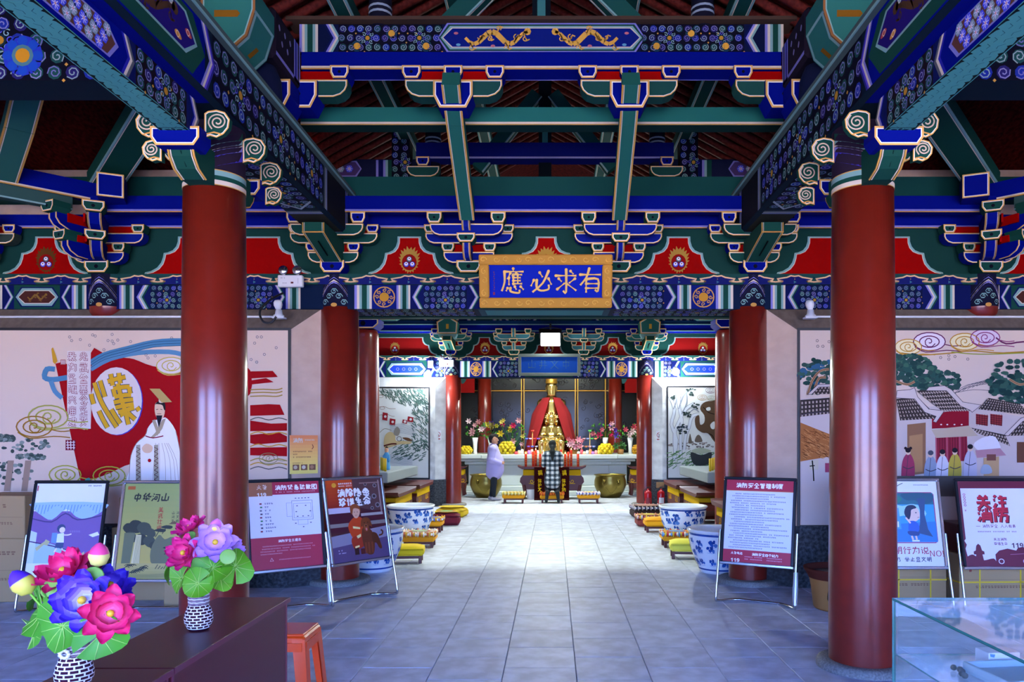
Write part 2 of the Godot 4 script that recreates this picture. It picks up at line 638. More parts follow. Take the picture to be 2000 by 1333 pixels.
func materials() -> void:
	var paint = mat("paint", "ffffff", 0.7)
	paint.metallic_specular = 0.16
	paint.vertex_color_use_as_albedo = true
	var prt = mat("print", "ffffff", 0.42)
	prt.vertex_color_use_as_albedo = true
	var mural = mat("mural", "ffffff", 0.75)
	mural.metallic_specular = 0.2
	mural.vertex_color_use_as_albedo = true
	var cloth = mat("cloth", "ffffff", 0.9)
	cloth.vertex_color_use_as_albedo = true
	var pet = mat("petal", "ffffff", 0.55)
	pet.vertex_color_use_as_albedo = true
	pet.backlight_enabled = true
	pet.backlight = Color(0.25, 0.2, 0.2)
	var lac = mat("red_lacquer", "7a2014", 0.28)
	grain(lac, noise_tex(3, 0.02, "e8e8e8", "ffffff"), 0.6)
	lac.clearcoat_enabled = true
	lac.clearcoat = 0.2
	lac.clearcoat_roughness = 0.12
	grain(mat("stone_base", "8f8d8a", 0.7), noise_tex(5, 0.05, "a8a8a8", "ffffff"), 2.0)
	grain(mat("dado", "4f5358", 0.6), noise_tex(6, 0.03, "9a9a9a", "ffffff"), 1.3)
	grain(mat("plaster", "d0b4a0", 0.8), noise_tex(7, 0.012, "eeeae8", "ffffff"), 0.7)
	grain(mat("plaster_white", "d9dcd8", 0.8), noise_tex(8, 0.012, "dedede", "ffffff"), 0.7)
	grain(mat("cornice", "77695e", 0.85), noise_tex(9, 0.02, "dcdcdc", "ffffff"), 0.9)
	grain(mat("roof_board", "561410", 0.9), noise_tex(10, 0.03, "8a8a8a", "ffffff"), 1.1)
	grain(mat("rafter", "662620", 0.6), noise_tex(11, 0.03, "b0b0b0", "ffffff"), 1.5)
	grain(mat("plaza", "cfc5b4", 0.9), noise_tex(12, 0.02, "d8d8d8", "ffffff"), 0.3)
	for k in ["roof_board", "rafter", "plaster", "cornice", "dado"]:
		M[k].metallic_specular = 0.15
	mat("grout", "74787e", 0.9)
	var n = 0
	for h in ["c8cfde", "c1c8d9", "cdd3e1", "c5cbdb"]:
		grain(mat("tile%d" % n, h, 0.55), noise_tex(20 + n, 0.012, "dedede", "ffffff", 5), 0.55 + 0.07 * n)
		n += 1
	mat("chrome", "c9ccd2", 0.16, 1.0)
	mat("black_frame", "23252b", 0.35, 0.6)
	mat("silver_frame", "b9bcc4", 0.22, 0.95)
	mat("gilt", "c8963e", 0.4, 0.75)
	mat("gold", "ffdc86", 0.25, 1.0)
	mat("brass", "8c7a3c", 0.34, 0.95)
	mat("white_plastic", "dcdcde", 0.4)
	mat("black_plastic", "18181b", 0.5)
	mat("orange_plastic", "e8480e", 0.32)
	mat("marble", "c3cbc6", 0.45)
	mat("grey_stone", "87918f", 0.55)
	mat("dark_wood", "521810", 0.45)
	mat("maroon_board", "561620", 0.36)
	mat("maroon_edge", "6d2a3c", 0.35)
	mat("porcelain", "e9eef2", 0.12)
	mat("cardboard", "a9895f", 0.9)
	mat("terracotta", "a8743c", 0.8)
	mat("clear_plastic", "dfe4ea", 0.12).transparency = BaseMaterial3D.TRANSPARENCY_ALPHA
	M["clear_plastic"].albedo_color.a = 0.35
	mat("glass", "bfe0da", 0.03).transparency = BaseMaterial3D.TRANSPARENCY_ALPHA
	M["glass"].albedo_color.a = 0.07
	mat("glass_edge", "2f7a70", 0.1)
	mat("black_glass", "07080a", 0.22)
	mat("wax", "d0280c", 0.4)
	mat("wax_yellow", "e0b81c", 0.45)
	mat("leaf", "3f7a1e", 0.4)
	mat("extinguisher", "b0101a", 0.25)
	for l in [["lamp_glow", "f2fbff", 60.0], ["bulb_glow", "e6f2ff", 40.0], ["flame", "ffb050", 12.0]]:
		var g = mat(l[0], l[1], 0.4)
		g.emission_enabled = true
		g.emission = Color(l[1])
		g.emission_energy_multiplier = l[2]


# ---------------------------------------------------------------- the room
func wall_piece(x0: float, x1: float, y0: float, y1: float, z0: float, z1: float, g: G) -> void:
	g.box(Vector3((x0 + x1) / 2, (y0 + y1) / 2, (z0 + z1) / 2), Vector3(absf(x1 - x0), absf(y1 - y0), absf(z1 - z0)))

func room() -> void:
	floor_tiles()
	# back wall of the front hall, either side of the passage: a battered cornice above, a splayed end at the column
	for s in [-1.0, 1.0]:
		var side = "left" if s < 0 else "right"
		var g = G.new()
		var ch = s * 2.72
		var en = s * 2.44
		var z = Vector3.BACK
		g.quad(Vector3(s * 8.2, 0, -7.9), Vector3(ch, 0, -7.9), Vector3(ch, 2.76, -7.9), Vector3(s * 8.2, 2.76, -7.9), z)
		g.quad(Vector3(ch, 0, -7.9), Vector3(en, 0, -8.1), Vector3(en, 3.02, -8.1), Vector3(ch, 2.76, -7.9), z)
		wall_piece(s * 8.2, en, 0, 3.02, -8.1, -9.25, g)
		wall_piece(s * 8.2, s * 2.5, 3.02, 4.6, -8.24, -8.5, g)
		var w = struct("wall_back_" + side, g, "plaster")
		var c = G.new()
		c.quad(Vector3(s * 8.2, 2.76, -7.9), Vector3(ch, 2.76, -7.9), Vector3(en, 3.02, -8.1), Vector3(s * 8.2, 3.02, -8.1), z)
		part(w, "cornice", c, "cornice")
		var d = G.new()
		wall_piece(s * 8.2, s * 2.735, 0, 0.66, -7.88, -7.95, d)
		d.quad(Vector3(s * 2.735, 0, -7.88), Vector3(s * 2.43, 0, -8.085), Vector3(s * 2.43, 0.66, -8.085), Vector3(s * 2.735, 0.66, -7.88), z)
		part(w, "dado", d, "dado")
		# inner hall
		g = G.new()
		wall_piece(s * 6.6, s * 6.8, 0, 5.2, -9.25, -17.0, g)
		struct("wall_inner_" + side, g, "plaster_white")
		g = G.new()
		var xe: float = s * 2.62
		var xn: float = s * 2.4
		g.quad(Vector3(s * 6.6, 0, -17.0), Vector3(xe, 0, -17.0), Vector3(xe, 2.74, -17.0), Vector3(s * 6.6, 2.74, -17.0), z)
		g.quad(Vector3(xe, 0, -17.0), Vector3(xn, 0, -17.2), Vector3(xn, 3.0, -17.2), Vector3(xe, 2.74, -17.0), z)
		g.quad(Vector3(s * 6.6, 2.74, -17.0), Vector3(xe, 2.74, -17.0), Vector3(xn, 3.0, -17.2), Vector3(s * 6.6, 3.0, -17.2), z)
		wall_piece(s * 6.8, xn, 0, 3.0, -17.2, -17.6, g)
		wall_piece(s * 6.8, s * 2.5, 3.0, 5.2, -17.34, -17.6, g)
		w = struct("wall_far_" + side, g, "plaster_white")
		d = G.new()
		wall_piece(s * 6.6, s * 2.63, 0, 0.62, -16.97, -17.05, d)
		d.quad(Vector3(s * 2.63, 0, -16.97), Vector3(s * 2.39, 0, -17.18), Vector3(s * 2.39, 0.62, -17.18), Vector3(s * 2.63, 0.62, -16.97), z)
		part(w, "dado", d, "dado")
		g = G.new()
		wall_piece(s * 4.6, s * 4.8, 0, 5.2, -17.6, -23.7, g)
		struct("wall_shrine_" + side, g, "plaster_white")
		g = G.new()
		wall_piece(s * 8.2, s * 8.45, 0, 7.5, 3.2, -9.25, g)
		struct("wall_" + side, g, "plaster")
	var b = G.new()
	wall_piece(-4.8, 4.8, 0, 6.8, -23.7, -23.9, b)
	struct("wall_shrine_back", b, "dark_wood")
	# the front of the hall behind the camera, with three open doorways
	b = G.new()
	for w in [[-8.45, -6.6, 0, 7.5], [-6.6, -3.4, 3.3, 7.5], [-3.4, -2.0, 0, 7.5], [-2.0, 2.0, 3.5, 7.5], [2.0, 3.4, 0, 7.5], [3.4, 6.6, 3.3, 7.5], [6.6, 8.45, 0, 7.5]]:
		wall_piece(w[0], w[1], w[2], w[3], 3.0, 3.25, b)
	struct("wall_front", b, "plaster")
	b = G.new()
	wall_piece(-60, 60, -0.3, -0.15, 3.25, 120, b)
	struct("floor_court", b, "plaza")
	# the roof
	var t = Transform3D(Basis(Vector3(0, 0, -1), Vector3.UP, Vector3.RIGHT), Vector3())
	b = G.new()
	b.prism(PackedVector2Array([Vector2(-2.75, 4.98), Vector2(0, 6.5), Vector2(2.75, 4.98), Vector2(2.75, 5.15), Vector2(0, 6.68), Vector2(-2.75, 5.15)]), Transform3D(), -24.0, 3.2)
	for s in [-1.0, 1.0]:
		var x0: float = s * 2.6
		var x1: float = s * 8.45
		b.prism(PackedVector2Array([Vector2(-3.3, 4.4), Vector2(2.7, 7.3), Vector2(8.7, 4.4), Vector2(8.7, 4.6), Vector2(2.7, 7.5), Vector2(-3.3, 4.6)]), t, minf(x0, x1), maxf(x0, x1))
		b.prism(PackedVector2Array([Vector2(-3.3, 4.95), Vector2(-2.2, 4.95), Vector2(7.6, 4.95), Vector2(2.7, 7.4)]), t, minf(s * 2.62, s * 2.7), maxf(s * 2.62, s * 2.7))
		wall_piece(s * 2.6, s * 8.45, 5.0, 5.15, -8.4, -24.0, b)
	var roof = struct("ceiling", b, "roof_board")
	for s in [-1.0, 1.0]:
		for i in 34:
			var g = G.new()
			var zz = -5.6 - i * 0.2
			g.tube([Vector3(s * 2.7, 4.955, zz), Vector3(s * 0.02, 6.44, zz)], 0.045, 6, false)
			part(roof, "rafter", g, "rafter")


func floor_tiles() -> void:
	var g = G.new()
	wall_piece(-8.3, 8.3, -0.2, -0.012, 3.2, -24.0, g)
	var f = struct("floor", g, "grout")
	var tile = G.new()
	tile.box(Vector3(0, -0.01, 0), Vector3(0.497, 0.02, 0.497), 0.004)
	var tm = tile.mesh()
	var near = []
	var rest = []
	for i in range(-17, 17):
		for j in range(-7, 48):
			var x = 0.51 + i * 0.5
			var d = 5.41 + 0.25 * (0 if posmod(i, 2) == 0 else 1) + (j - 1) * 0.5 - 0.25
			if absf(x) > 8.05 or d > 23.8 or d < -2.95:
				continue
			var px: float = (x - 0.103) / maxf(d, 0.1)
			var seen = d > 4.6 and px > -0.78 and px < 0.66 and not (d > 7.7 and absf(x) > 2.9) and d < 20.2
			(near if seen else rest).append([d, x])
	near.sort_custom(func(a, b): return a[0] < b[0])
	var r = RandomNumberGenerator.new()
	r.seed = 11
	var o = G.new()
	for k in near.size():
		if k < 300:
			var p = part(f, "tile", tm, "tile%d" % r.randi_range(0, 3))
			p.position = Vector3(near[k][1], r.randf_range(-0.0012, 0.0008), -near[k][0])
		else:
			rest.append(near[k])
	for k in rest:
		o.box(Vector3(k[1], -0.01, -k[0]), Vector3(0.497, 0.02, 0.497))
	part(f, "tile_field", o, "tile0").set_meta("kind", "stuff")

# ---------------------------------------------------------------- columns
func column(label: String, x: float, d: float, h: float, r0: float, r1: float, ring: bool, plinth := 0.34, round_top := false) -> Node3D:
	var t = thing("column", label, "column", Vector3(x, 0, -d), 0.0, "red lacquered columns")
	var g = G.new()
	g.lathe([[0, 0.055], [r0 + 0.01, 0.055], [plinth - 0.03, 0.055], [plinth - 0.008, 0.045], [plinth, 0.02], [plinth, 0.0]].map(func(p): return [p[0], p[1]]), Transform3D(), 40)
	part(t, "base", g, "stone_base", "grey stone base")
	g = G.new()
	var pr = [[r0, 0.05], [r0, 0.6], [lerpf(r0, r1, 0.4), h * 0.55]]
	if round_top:
		pr.append_array([[r1, h - 0.16], [r1 * 0.97, h - 0.08], [r1 * 0.88, h - 0.025], [r1 * 0.72, h], [0, h]])
	else:
		pr.append_array([[r1, h], [0, h]])
	g.lathe(pr, Transform3D(), 56)
	part(t, "shaft", g, "red_lacquer", "glossy red lacquered shaft")
	if ring:
		painted_top(t, h, h + 0.35, r1)
	return t

func painted_top(t: Node3D, y0: float, y1: float, r: float) -> void:
	# the painted head of a column: a pointed arch of pale bands over curls
	var a = art()
	a.ink("1b1a2e")
	a.lathe([[r + 0.001, y0], [r + 0.001, y1]], Transform3D(), 40)
	a.prof = [[r + 0.001, y0], [r + 0.001, y1]]
	a.lay = 0.001
	var hh = y1 - y0
	for k in [[1.30, 0.97, "3a3560"], [1.2, 0.9, LILAC], [1.1, 0.82, WHITE], [1.04, 0.77, LILAC], [0.92, 0.68, "161a44"]]:
		var q = PackedVector2Array()
		for i in 13:
			var s = i / 6.0 - 1.0
			q.append(Vector2(s * k[0], y0 + hh * k[1] * (1.0 - pow(absf(s), 1.35))))
		a.poly(q, k[2])
		a.up()
	for k in [[-0.5, 0.12], [0.5, 0.12], [-0.25, 0.3], [0.25, 0.3], [0.0, 0.45]]:
		var q = PackedVector2Array()
		for i in 10:
			var s = i / 9.0
			q.append(Vector2(k[0], y0 + hh * k[1]) + Vector2.from_angle(s * 9.0) * Vector2(0.2, 0.035) * (1.0 - 0.8 * s))
		a.line(q, 0.012, PALE)
	a.up()
	a.disc(Vector2(0, y0 + 0.012), 0.16, GOLD, 10, 0.022)
	part(t, "painted_head", a, "paint", "dark blue painted head with a pointed arch")

func columns() -> void:
	for s in [-1, 1]:
		var by: String = ["beside the lotus flower counter", "behind the glass display case"][0 if s < 0 else 1]
		var t = column("large glossy red column nearest the entrance, %s" % by, s * 2.28, 5.19, 3.33, 0.226, 0.203, false, 0.31)
		var a = art()
		var y = 3.33
		for k in [[0.006, GOLD], [0.03, WHITE], [0.03, GREEN], [0.035, PALE], [0.006, GOLD]]:
			a.ink(k[1])
			a.lathe([[0.206, y], [0.206, y + k[0]]], Transform3D(), 40)
			y += k[0]
		a.ink("2a2130")
		a.lathe([[0.203, y], [0.203, 3.77]], Transform3D(), 40)
		a.prof = [[0.203, y], [0.203, 3.77]]
		a.lay = 0.001
		for k in [[-0.02, 0.07, "3a34a8"], [0.05, 0.035, LILAC], [0.085, 0.012, WHITE], [0.1, 0.03, PALE], [0.13, 0.05, GREEN]]:
			var q = PackedVector2Array()
			for i in 9:
				q.append(Vector2(-s * (i / 8.0) * 1.5, y + k[0] + k[1] + 0.13 * i / 8.0))
			for i in range(8, -1, -1):
				q.append(Vector2(-s * (i / 8.0) * 1.5, y + k[0] + 0.13 * i / 8.0))
			a.poly(q, k[2])
		part(t, "painted_neck", a, "paint", "neck painted in green, white and violet bands")
		capital(s, t)
		column("red column at the passage between the halls, %s" % ["beside the evacuation plan stand" if s < 0 else "behind the fire regulation stand"][0], s * 2.28, 8.22, 3.04, 0.217, 0.208, true)
		column("round-topped red column just inside the inner hall, %s" % ["on the candle and figurine side", "on the pink cloud mural side"][0 if s < 0 else 1], s * 3.02, 12.3, 3.4, 0.217, 0.21, false, 0.3, true)
		column("slim red column at the shrine opening, %s" % ["by the yellow bundle cushion", "beside the fire extinguishers"][0 if s < 0 else 1], s * 2.28, 17.37, 3.05, 0.215, 0.205, true)
		column("dark red column behind the altar, %s" % ["by the white lily vase", "by the purple flower vase"][0 if s < 0 else 1], s * 2.0, 22.6, 4.0, 0.21, 0.2, false)
		# head of the column that stands buried in the wall
		t = thing("wall_column", "short red column head embedded in wall above the %s" % ["rooftop flag mural" if s < 0 else "village mural"][0], "column", Vector3(s * 4.82, 0, -8.2))
		var g = G.new()
		g.lathe([[0.0, 2.86], [0.12, 2.87], [0.19, 2.93], [0.208, 3.04]], Transform3D(), 36)
		part(t, "shaft", g, "red_lacquer")
		painted_top(t, 3.04, 3.39, 0.208)

func cloud_board(s: float, flip: float) -> Art:
	# a carved cloud bracket: an outline with a spiral, 4 cm thick, in the xy plane, root at the origin, reaching flip * x
	var a = art()
	var q = PackedVector2Array()
	for p in [[0, -0.1], [0.05, -0.085], [0.1, -0.1], [0.16, -0.07], [0.2, -0.02], [0.21, 0.05], [0.17, 0.11], [0.1, 0.13], [0.03, 0.12], [0, 0.1]]:
		q.append(Vector2(p[0] * flip * s, p[1] * s))
	var t = Transform3D()
	a.lined(q, t, -0.02, 0.02, GREEN, 0.008)
	a.up()
	a.line(Art.new().smooth(spiral(Vector2(0.11 * flip * s, -0.03 * s), 0.08 * s, flip)), 0.009, "c8b49c")
	a.line(PackedVector2Array([Vector2(0.02 * flip * s, 0.07 * s), Vector2(0.08 * flip * s, 0.055 * s), Vector2(0.15 * flip * s, 0.075 * s)]), 0.009, GOLD)
	return a

func spiral(m: Vector2, r: float, dir: float, rounds := 2.1) -> PackedVector2Array:
	var q = PackedVector2Array()
	for i in 18:
		var k = i / 17.0
		q.append(m + Vector2.from_angle(2.2 * dir + dir * k * TAU * rounds) * r * (1.0 - 0.85 * k) * Vector2(1.0, 0.9))
	return q

func capital(s: int, _c: Node3D) -> void:
	# the bracket on the head of a front column: an arm along the beam, blocks at its ends, carved cloud boards
	var x = s * 2.28
	var t = thing("column_bracket", "green and blue carved bracket with cloud scrolls on front column %s" % ["above the lotus flowers" if s < 0 else "above the glass case"][0], "bracket", Vector3(x, 0, 0))
	for f in [[4.71, 5.19], [5.67, 5.19]]:
		var a = art()
		var q = PackedVector2Array()
		# profile of the arm in (depth, height): from the block down in a curve to the column
		var dir: float = signf(f[1] - f[0])
		for p in [[0.0, 3.47], [0.02, 3.42], [0.08, 3.36], [0.18, 3.325], [0.46, 3.32], [0.46, 3.55], [0.0, 3.55]]:
			q.append(Vector2(f[0] + dir * p[0], p[1]))
		a.ink(GREEN)
		a.prism(q, Transform3D(Basis(Vector3(0, 0, -1), Vector3.UP, Vector3.RIGHT), Vector3(-0.085, 0, 0)), 0.0, 0.17)
		# gilt and pale lines along the two long edges of the visible nose
		for e in [-1.0, 1.0]:
			var l = []
			for k in 4:
				l.append(Vector3(e * 0.08, q[k].y - 0.001, -q[k].x + 0.001 * dir))
			a.ink(GOLD)
			a.tube(l, 0.007, 5)
			for k in 4:
				l[k].x = e * 0.066
			a.ink(WHITE)
			a.tube(l, 0.004, 5)
		a.ink("12302c")
		a.tube([Vector3(0, 3.45, -f[0] - 0.004 * dir), Vector3(0.004, 3.37, -f[0] - 0.07 * dir)], 0.004, 5)
		part(t, "arm", a, "paint", "green curved arm with gilt edges")
		a = art()
		var blk = PackedVector2Array([Vector2(-0.12, 0.0), Vector2(-0.155, 0.05), Vector2(-0.155, 0.12), Vector2(0.155, 0.12), Vector2(0.155, 0.05), Vector2(0.12, 0.0)])
		a.lined(blk, Transform3D(Basis(), Vector3(0, 3.44 if false else 3.455, -f[0] - 0.09)), 0.0, 0.16, BLUE, 0.012)
		part(t, "block", a, "paint", "bright blue block")
	for z in [4.76, 5.2, 5.66]:
		for e in [-1.0, 1.0]:
			if z == 5.2 and absf(e) > 2.0:
				continue
			var o = 0.14 if z != 5.2 else 0.2
			var p = part(t, "cloud_board", cloud_board(0.78, e), "paint", "cloud scroll board with white spiral")
			p.position = Vector3(e * o, 3.62, -z)
			if z == 5.2 or (z > 5.3 and e == s) or (z < 5.0 and e != s):
				continue
			var q = part(t, "cloud_board", cloud_board(0.62, e), "paint")
			q.position = Vector3(e * (o + 0.02), 3.47, -z - 0.05)

# ---------------------------------------------------------------- ornament painted on timber
func swirls(a: Art, x0: float, y0: float, x1: float, y1: float, r: float, seed_: int, base := "14151f", boss := true) -> void:
	# rows of curls round gilt bosses, as painted on the ends of the beams
	a.rect(x0, y0, x1 - x0, y1 - y0, base)
	a.up()
	var rn = RandomNumberGenerator.new()
	rn.seed = seed_
	var nx = maxi(1, int(round((x1 - x0) / (r * 2.05))))
	var ny = maxi(1, int(round((y1 - y0) / (r * 1.85))))
	var sx = (x1 - x0) / nx
	var sy = (y1 - y0) / ny
	var every = maxi(3, nx / maxi(1, nx / 5))
	for j in ny:
		for i in nx:
			var m = Vector2(x0 + (i + (0.5 if j % 2 == 0 else 0.35)) * sx, y0 + (j + 0.5) * sy)
			var mid: bool = boss and i % every == every / 2 and j == ny / 2
			var w = r * 0.13
			if mid:
				for k in 8:
					a.curl(m + Vector2.from_angle(k * TAU / 8) * r * 1.15, r * 0.5, k * TAU / 8, w, ["5c5ad0", "8fb4b4"][k % 2], 1.0, 1.1)
				a.up()
				a.disc(m, r * 0.75, "1c2f3a", 10)
				a.up()
				a.disc(m, r * 0.5, "b8842e", 10)
				a.lay -= 2.0 * a.gap
			else:
				var h: String = ["20308c", "1e4a48", "2a2460", "1e4a48"][rn.randi_range(0, 3)]
				a.disc(m, r * 0.82, h, 9)
				a.up()
				a.curl(m, r * 0.82, rn.randf() * TAU, w, ["8482b0", "8aa09e", "6f6ca4"][rn.randi_range(0, 2)], -1.0 if (i + j) % 2 == 0 else 1.0, 1.5)
				a.lay -= a.gap
				if rn.randf() < 0.22:
					a.disc(m + Vector2(sx * 0.5, sy * 0.5), r * 0.22, "c89040", 4)
	a.up()

func chevron(a: Art, x: float, y0: float, y1: float, wd: float, dir: float, cols: Array) -> void:
	# nested bands that come to a point; dir 1 points to +u
	var tip = (y1 - y0) * 0.28
	for c in cols:
		var m = (y0 + y1) / 2
		a.poly([Vector2(x, y0), Vector2(x + wd, y0), Vector2(x + wd + dir * tip, m), Vector2(x + wd, y1), Vector2(x, y1), Vector2(x + dir * tip, m)], c)
		x += wd

func bands(a: Art, x: float, y0: float, y1: float, cols: Array, wd: float) -> float:
	for c in cols:
		a.rect(x, y0, wd, y1 - y0, c)
		x += wd
	return x

func cartouche(a: Art, x0: float, y0: float, x1: float, y1: float, layers: Array) -> void:
	# a long panel with pointed ends, one colour inside another
	var ins = 0.0
	for l in layers:
		var p = (y1 - y0) * 0.32
		a.poly([Vector2(x0 + ins, (y0 + y1) / 2), Vector2(x0 + ins + p, y0 + ins), Vector2(x1 - ins - p, y0 + ins), Vector2(x1 - ins, (y0 + y1) / 2), Vector2(x1 - ins - p, y1 - ins), Vector2(x0 + ins + p, y1 - ins)], l[0])
		a.up()
		ins += l[1]

func flowers_row(a: Art, x0: float, x1: float, y: float, r: float) -> void:
	var n = int((x1 - x0) / (r * 2.2))
	for i in n:
		var m = Vector2(x0 + (i + 0.5) * (x1 - x0) / n, y)
		a.disc(m, r, ["4650d8", "7a94a0"][i % 2], 6)
		a.up()
		for k in 4:
			var v = Vector2.from_angle(k * PI / 4) * r * 0.7
			a.line(PackedVector2Array([m - v, m + v]), r * 0.13, "d4cfe8")
		a.up()
		a.disc(m, r * 0.18, "d08a8a", 6)
		a.lay -= 2.0 * a.gap

func dragon(a: Art, x0: float, x1: float, y: float, hh: float, gold: String) -> void:
	var q = PackedVector2Array()
	for i in 15:
		var t = i / 14.0
		q.append(Vector2(lerpf(x0, x1, t), y + sin(t * 11.0) * hh * 0.32))
	for i in 14:
		a.line(PackedVector2Array([q[i], q[i + 1]]), hh * (0.12 + 0.16 * sin(PI * (i + 1) / 15.0)), gold)
	for i in range(1, 14, 2):
		var d: float = 1.0 if i % 4 == 1 else -1.0
		a.curl(q[i] + Vector2(hh * 0.1, d * hh * 0.26), hh * 0.15, i * 1.0, hh * 0.05, gold, d, 1.0)
		a.line(PackedVector2Array([q[i], q[i] + Vector2(hh * 0.2, d * hh * 0.36), q[i] + Vector2(hh * 0.34, d * hh * 0.3)]), hh * 0.06, gold)
	a.disc(q[14], hh * 0.19, gold, 8)

func face_on(a: Art, x: float, y: float, z: float, right: Vector3, down: Vector3, normal: Vector3) -> void:
	a.on(Vector3(x, y, z), 1.0, right, down)
	a.nn = normal


# ---------------------------------------------------------------- the beams of the front hall
func front_timber() -> void:
	var deep = Vector3(0, 0, -1)
	for s in [-1.0, 1.0]:
		var by: String = "on the flag mural side" if s < 0 else "on the village mural side"
		var nin = Vector3(-s, 0, 0)      # towards the middle of the hall
		var xi: float = s * 2.08
		var xo: float = s * 2.485
		# upper beam from the front to the back wall
		var t = thing("painted_beam", "thick painted beam running back from the front column, %s" % by, "beam", Vector3(), 0.0, "painted beams along the hall")
		var g = G.new()
		var c = 0.035
		g.prism(PackedVector2Array([Vector2(xi, 4.2), Vector2(xi, 3.77 + c), Vector2(xi + s * c, 3.77), Vector2(xo - s * c, 3.77), Vector2(xo, 3.77 + c), Vector2(xo, 4.2)]), Transform3D(), -8.15, 2.9)
		g.ink("181a26")
		var body = part(t, "timber", g, "paint")
		var col = PackedColorArray()
		body.mesh = recolour(g, "15202e")
		var a = art()
		face_on(a, xi, 4.2, 0, deep, Vector3.DOWN, nin)
		a.rect(2.0, 0.0, 2.62, 0.4, BLUE)
		a.up()
		a.poly([Vector2(2.0, 0.02), Vector2(4.46, 0.02), Vector2(4.62, 0.2), Vector2(4.46, 0.385), Vector2(2.0, 0.385)], GREEN)
		a.up()
		a.poly([Vector2(2.0, 0.05), Vector2(4.38, 0.05), Vector2(4.52, 0.19), Vector2(4.38, 0.30), Vector2(2.0, 0.30)], PALE)
		a.up()
		a.poly([Vector2(2.0, 0.065), Vector2(4.36, 0.065), Vector2(4.49, 0.19), Vector2(4.36, 0.285), Vector2(2.0, 0.285)], "241a66")
		a.up()
		for k in [[3.62, 0.12, "b8645c"], [3.85, 0.22, "8fb0b4"], [4.05, 0.1, "b8645c"], [4.28, 0.24, "c98a3c"], [4.4, 0.17, "b04848"], [4.2, 0.09, "8fb0b4"], [3.4, 0.2, "c98a3c"]]:
			a.blob([k[0] - 0.035, k[1], k[0] - 0.01, k[1] - 0.022, k[0] + 0.03, k[1] - 0.012, k[0] + 0.045, k[1] + 0.012, k[0], k[1] + 0.02], k[2])
			a.up()
			a.ring(Vector2(k[0], k[1]), 0.018, 0.005, "e2c9b0", 7)
			a.lay -= a.gap
		dragon(a, 3.3, 4.25, 0.17, 0.19, "4a3424")
		chevron(a, 4.56, 0.0, 0.4, 0.022, 1.0, [LILAC, WHITE, "5a48c0", "2a2a7c"])
		a.lay = 0.0006
		swirls(a, 4.72, 0.0, 7.0, 0.4, 0.062, 4)
		bands(a, 7.02, 0.0, 0.4, ["5a6a70", "22242e", "aab2ba", "22242e", "8a96c0", "22242e"], 0.018)
		a.rect(7.13, 0.0, 0.6, 0.4, "1b1c20")
		bands(a, 7.74, 0.0, 0.4, [LILAC, "22242e", "9fb6c0", BLUE, "22242e"], 0.022)
		# underside
		face_on(a, xi, 3.77, 0, deep, Vector3(s, 0, 0), Vector3.DOWN)
		a.lay = 0.0006
		a.rect(2.0, 0.03, 2.75, 0.085, BLUE)
		swirls(a, 5.35, 0.035, 6.95, 0.37, 0.06, 9)
		a.poly([Vector2(6.72, 0.035), Vector2(6.76, 0.035), Vector2(6.98, 0.2), Vector2(6.76, 0.37), Vector2(6.72, 0.37), Vector2(6.94, 0.2)], "9aa6ae")
		bands(a, 7.02, 0.035, 0.37, ["5a6a70", "22242e", "aab2ba", "22242e", "8a96c0", "22242e"], 0.018)
		a.rect(7.13, 0.035, 0.6, 0.335, "2a2a26")
		bands(a, 7.74, 0.035, 0.37, [LILAC, "22242e", "9fb6c0", BLUE], 0.022)
		part(t, "painted_panel", a, "paint", "curl pattern and a violet dragon panel")
		a = art()
		a.ink("4a5a58")
		a.box(Vector3(s * 2.28, 4.225, -2.6), Vector3(0.5, 0.05, 11.0))
		a.ink(PALE)
		a.box(Vector3(s * 2.03, 4.206, -2.6), Vector3(0.012, 0.014, 11.0))
		part(t, "top_board", a, "paint", "grey green board with a pale edge")
		# lower beam, ends at the column bracket
		t = thing("tie_beam", "slim tie beam with teal scalloped underside and flower lattice, %s" % by, "beam", Vector3(), 0.0, "tie beams under the painted beams")
		xi = s * 2.185
		xo = s * 2.375
		g = G.new()
		g.ink(NAVY)
		g.box(Vector3(s * 2.28, 3.66, -0.85), Vector3(0.19, 0.22, 7.7))
		part(t, "timber", g, "paint")
		a = art()
		face_on(a, xi, 3.77, 0, deep, Vector3.DOWN, nin)
		a.rect(2.0, 0.0, 1.98, 0.22, BLUE)
		a.up()
		a.poly([Vector2(2.0, 0.025), Vector2(3.78, 0.025), Vector2(3.88, 0.1), Vector2(3.8, 0.195), Vector2(2.0, 0.195)], LILAC)
		a.up()
		a.poly([Vector2(2.0, 0.035), Vector2(3.77, 0.035), Vector2(3.85, 0.1), Vector2(3.78, 0.185), Vector2(2.0, 0.185)], "5a3a34")
		a.up()
		flowers_row(a, 2.2, 3.82, 0.06, 0.036)
		flowers_row(a, 2.26, 3.79, 0.11, 0.036)
		flowers_row(a, 2.2, 3.75, 0.16, 0.036)
		chevron(a, 3.9, 0.0, 0.22, 0.022, 1.0, ["2a2a9c", WHITE, "555a60"])
		a.lay = 0.0006
		swirls(a, 4.04, 0.0, 4.6, 0.22, 0.045, 14, "1a1418")
		chevron(a, 4.62, 0.0, 0.22, 0.02, 1.0, [BLUE, LILAC, WHITE, "555a60"])
		# scalloped underside
		face_on(a, xi, 3.55, 0, deep, Vector3(s, 0, 0), Vector3.DOWN)
		a.lay = 0.0006
		a.rect(2.0, 0.0, 2.72, 0.19, "10181a")
		a.up()
		var e1 = PackedVector2Array()
		var e2 = PackedVector2Array()
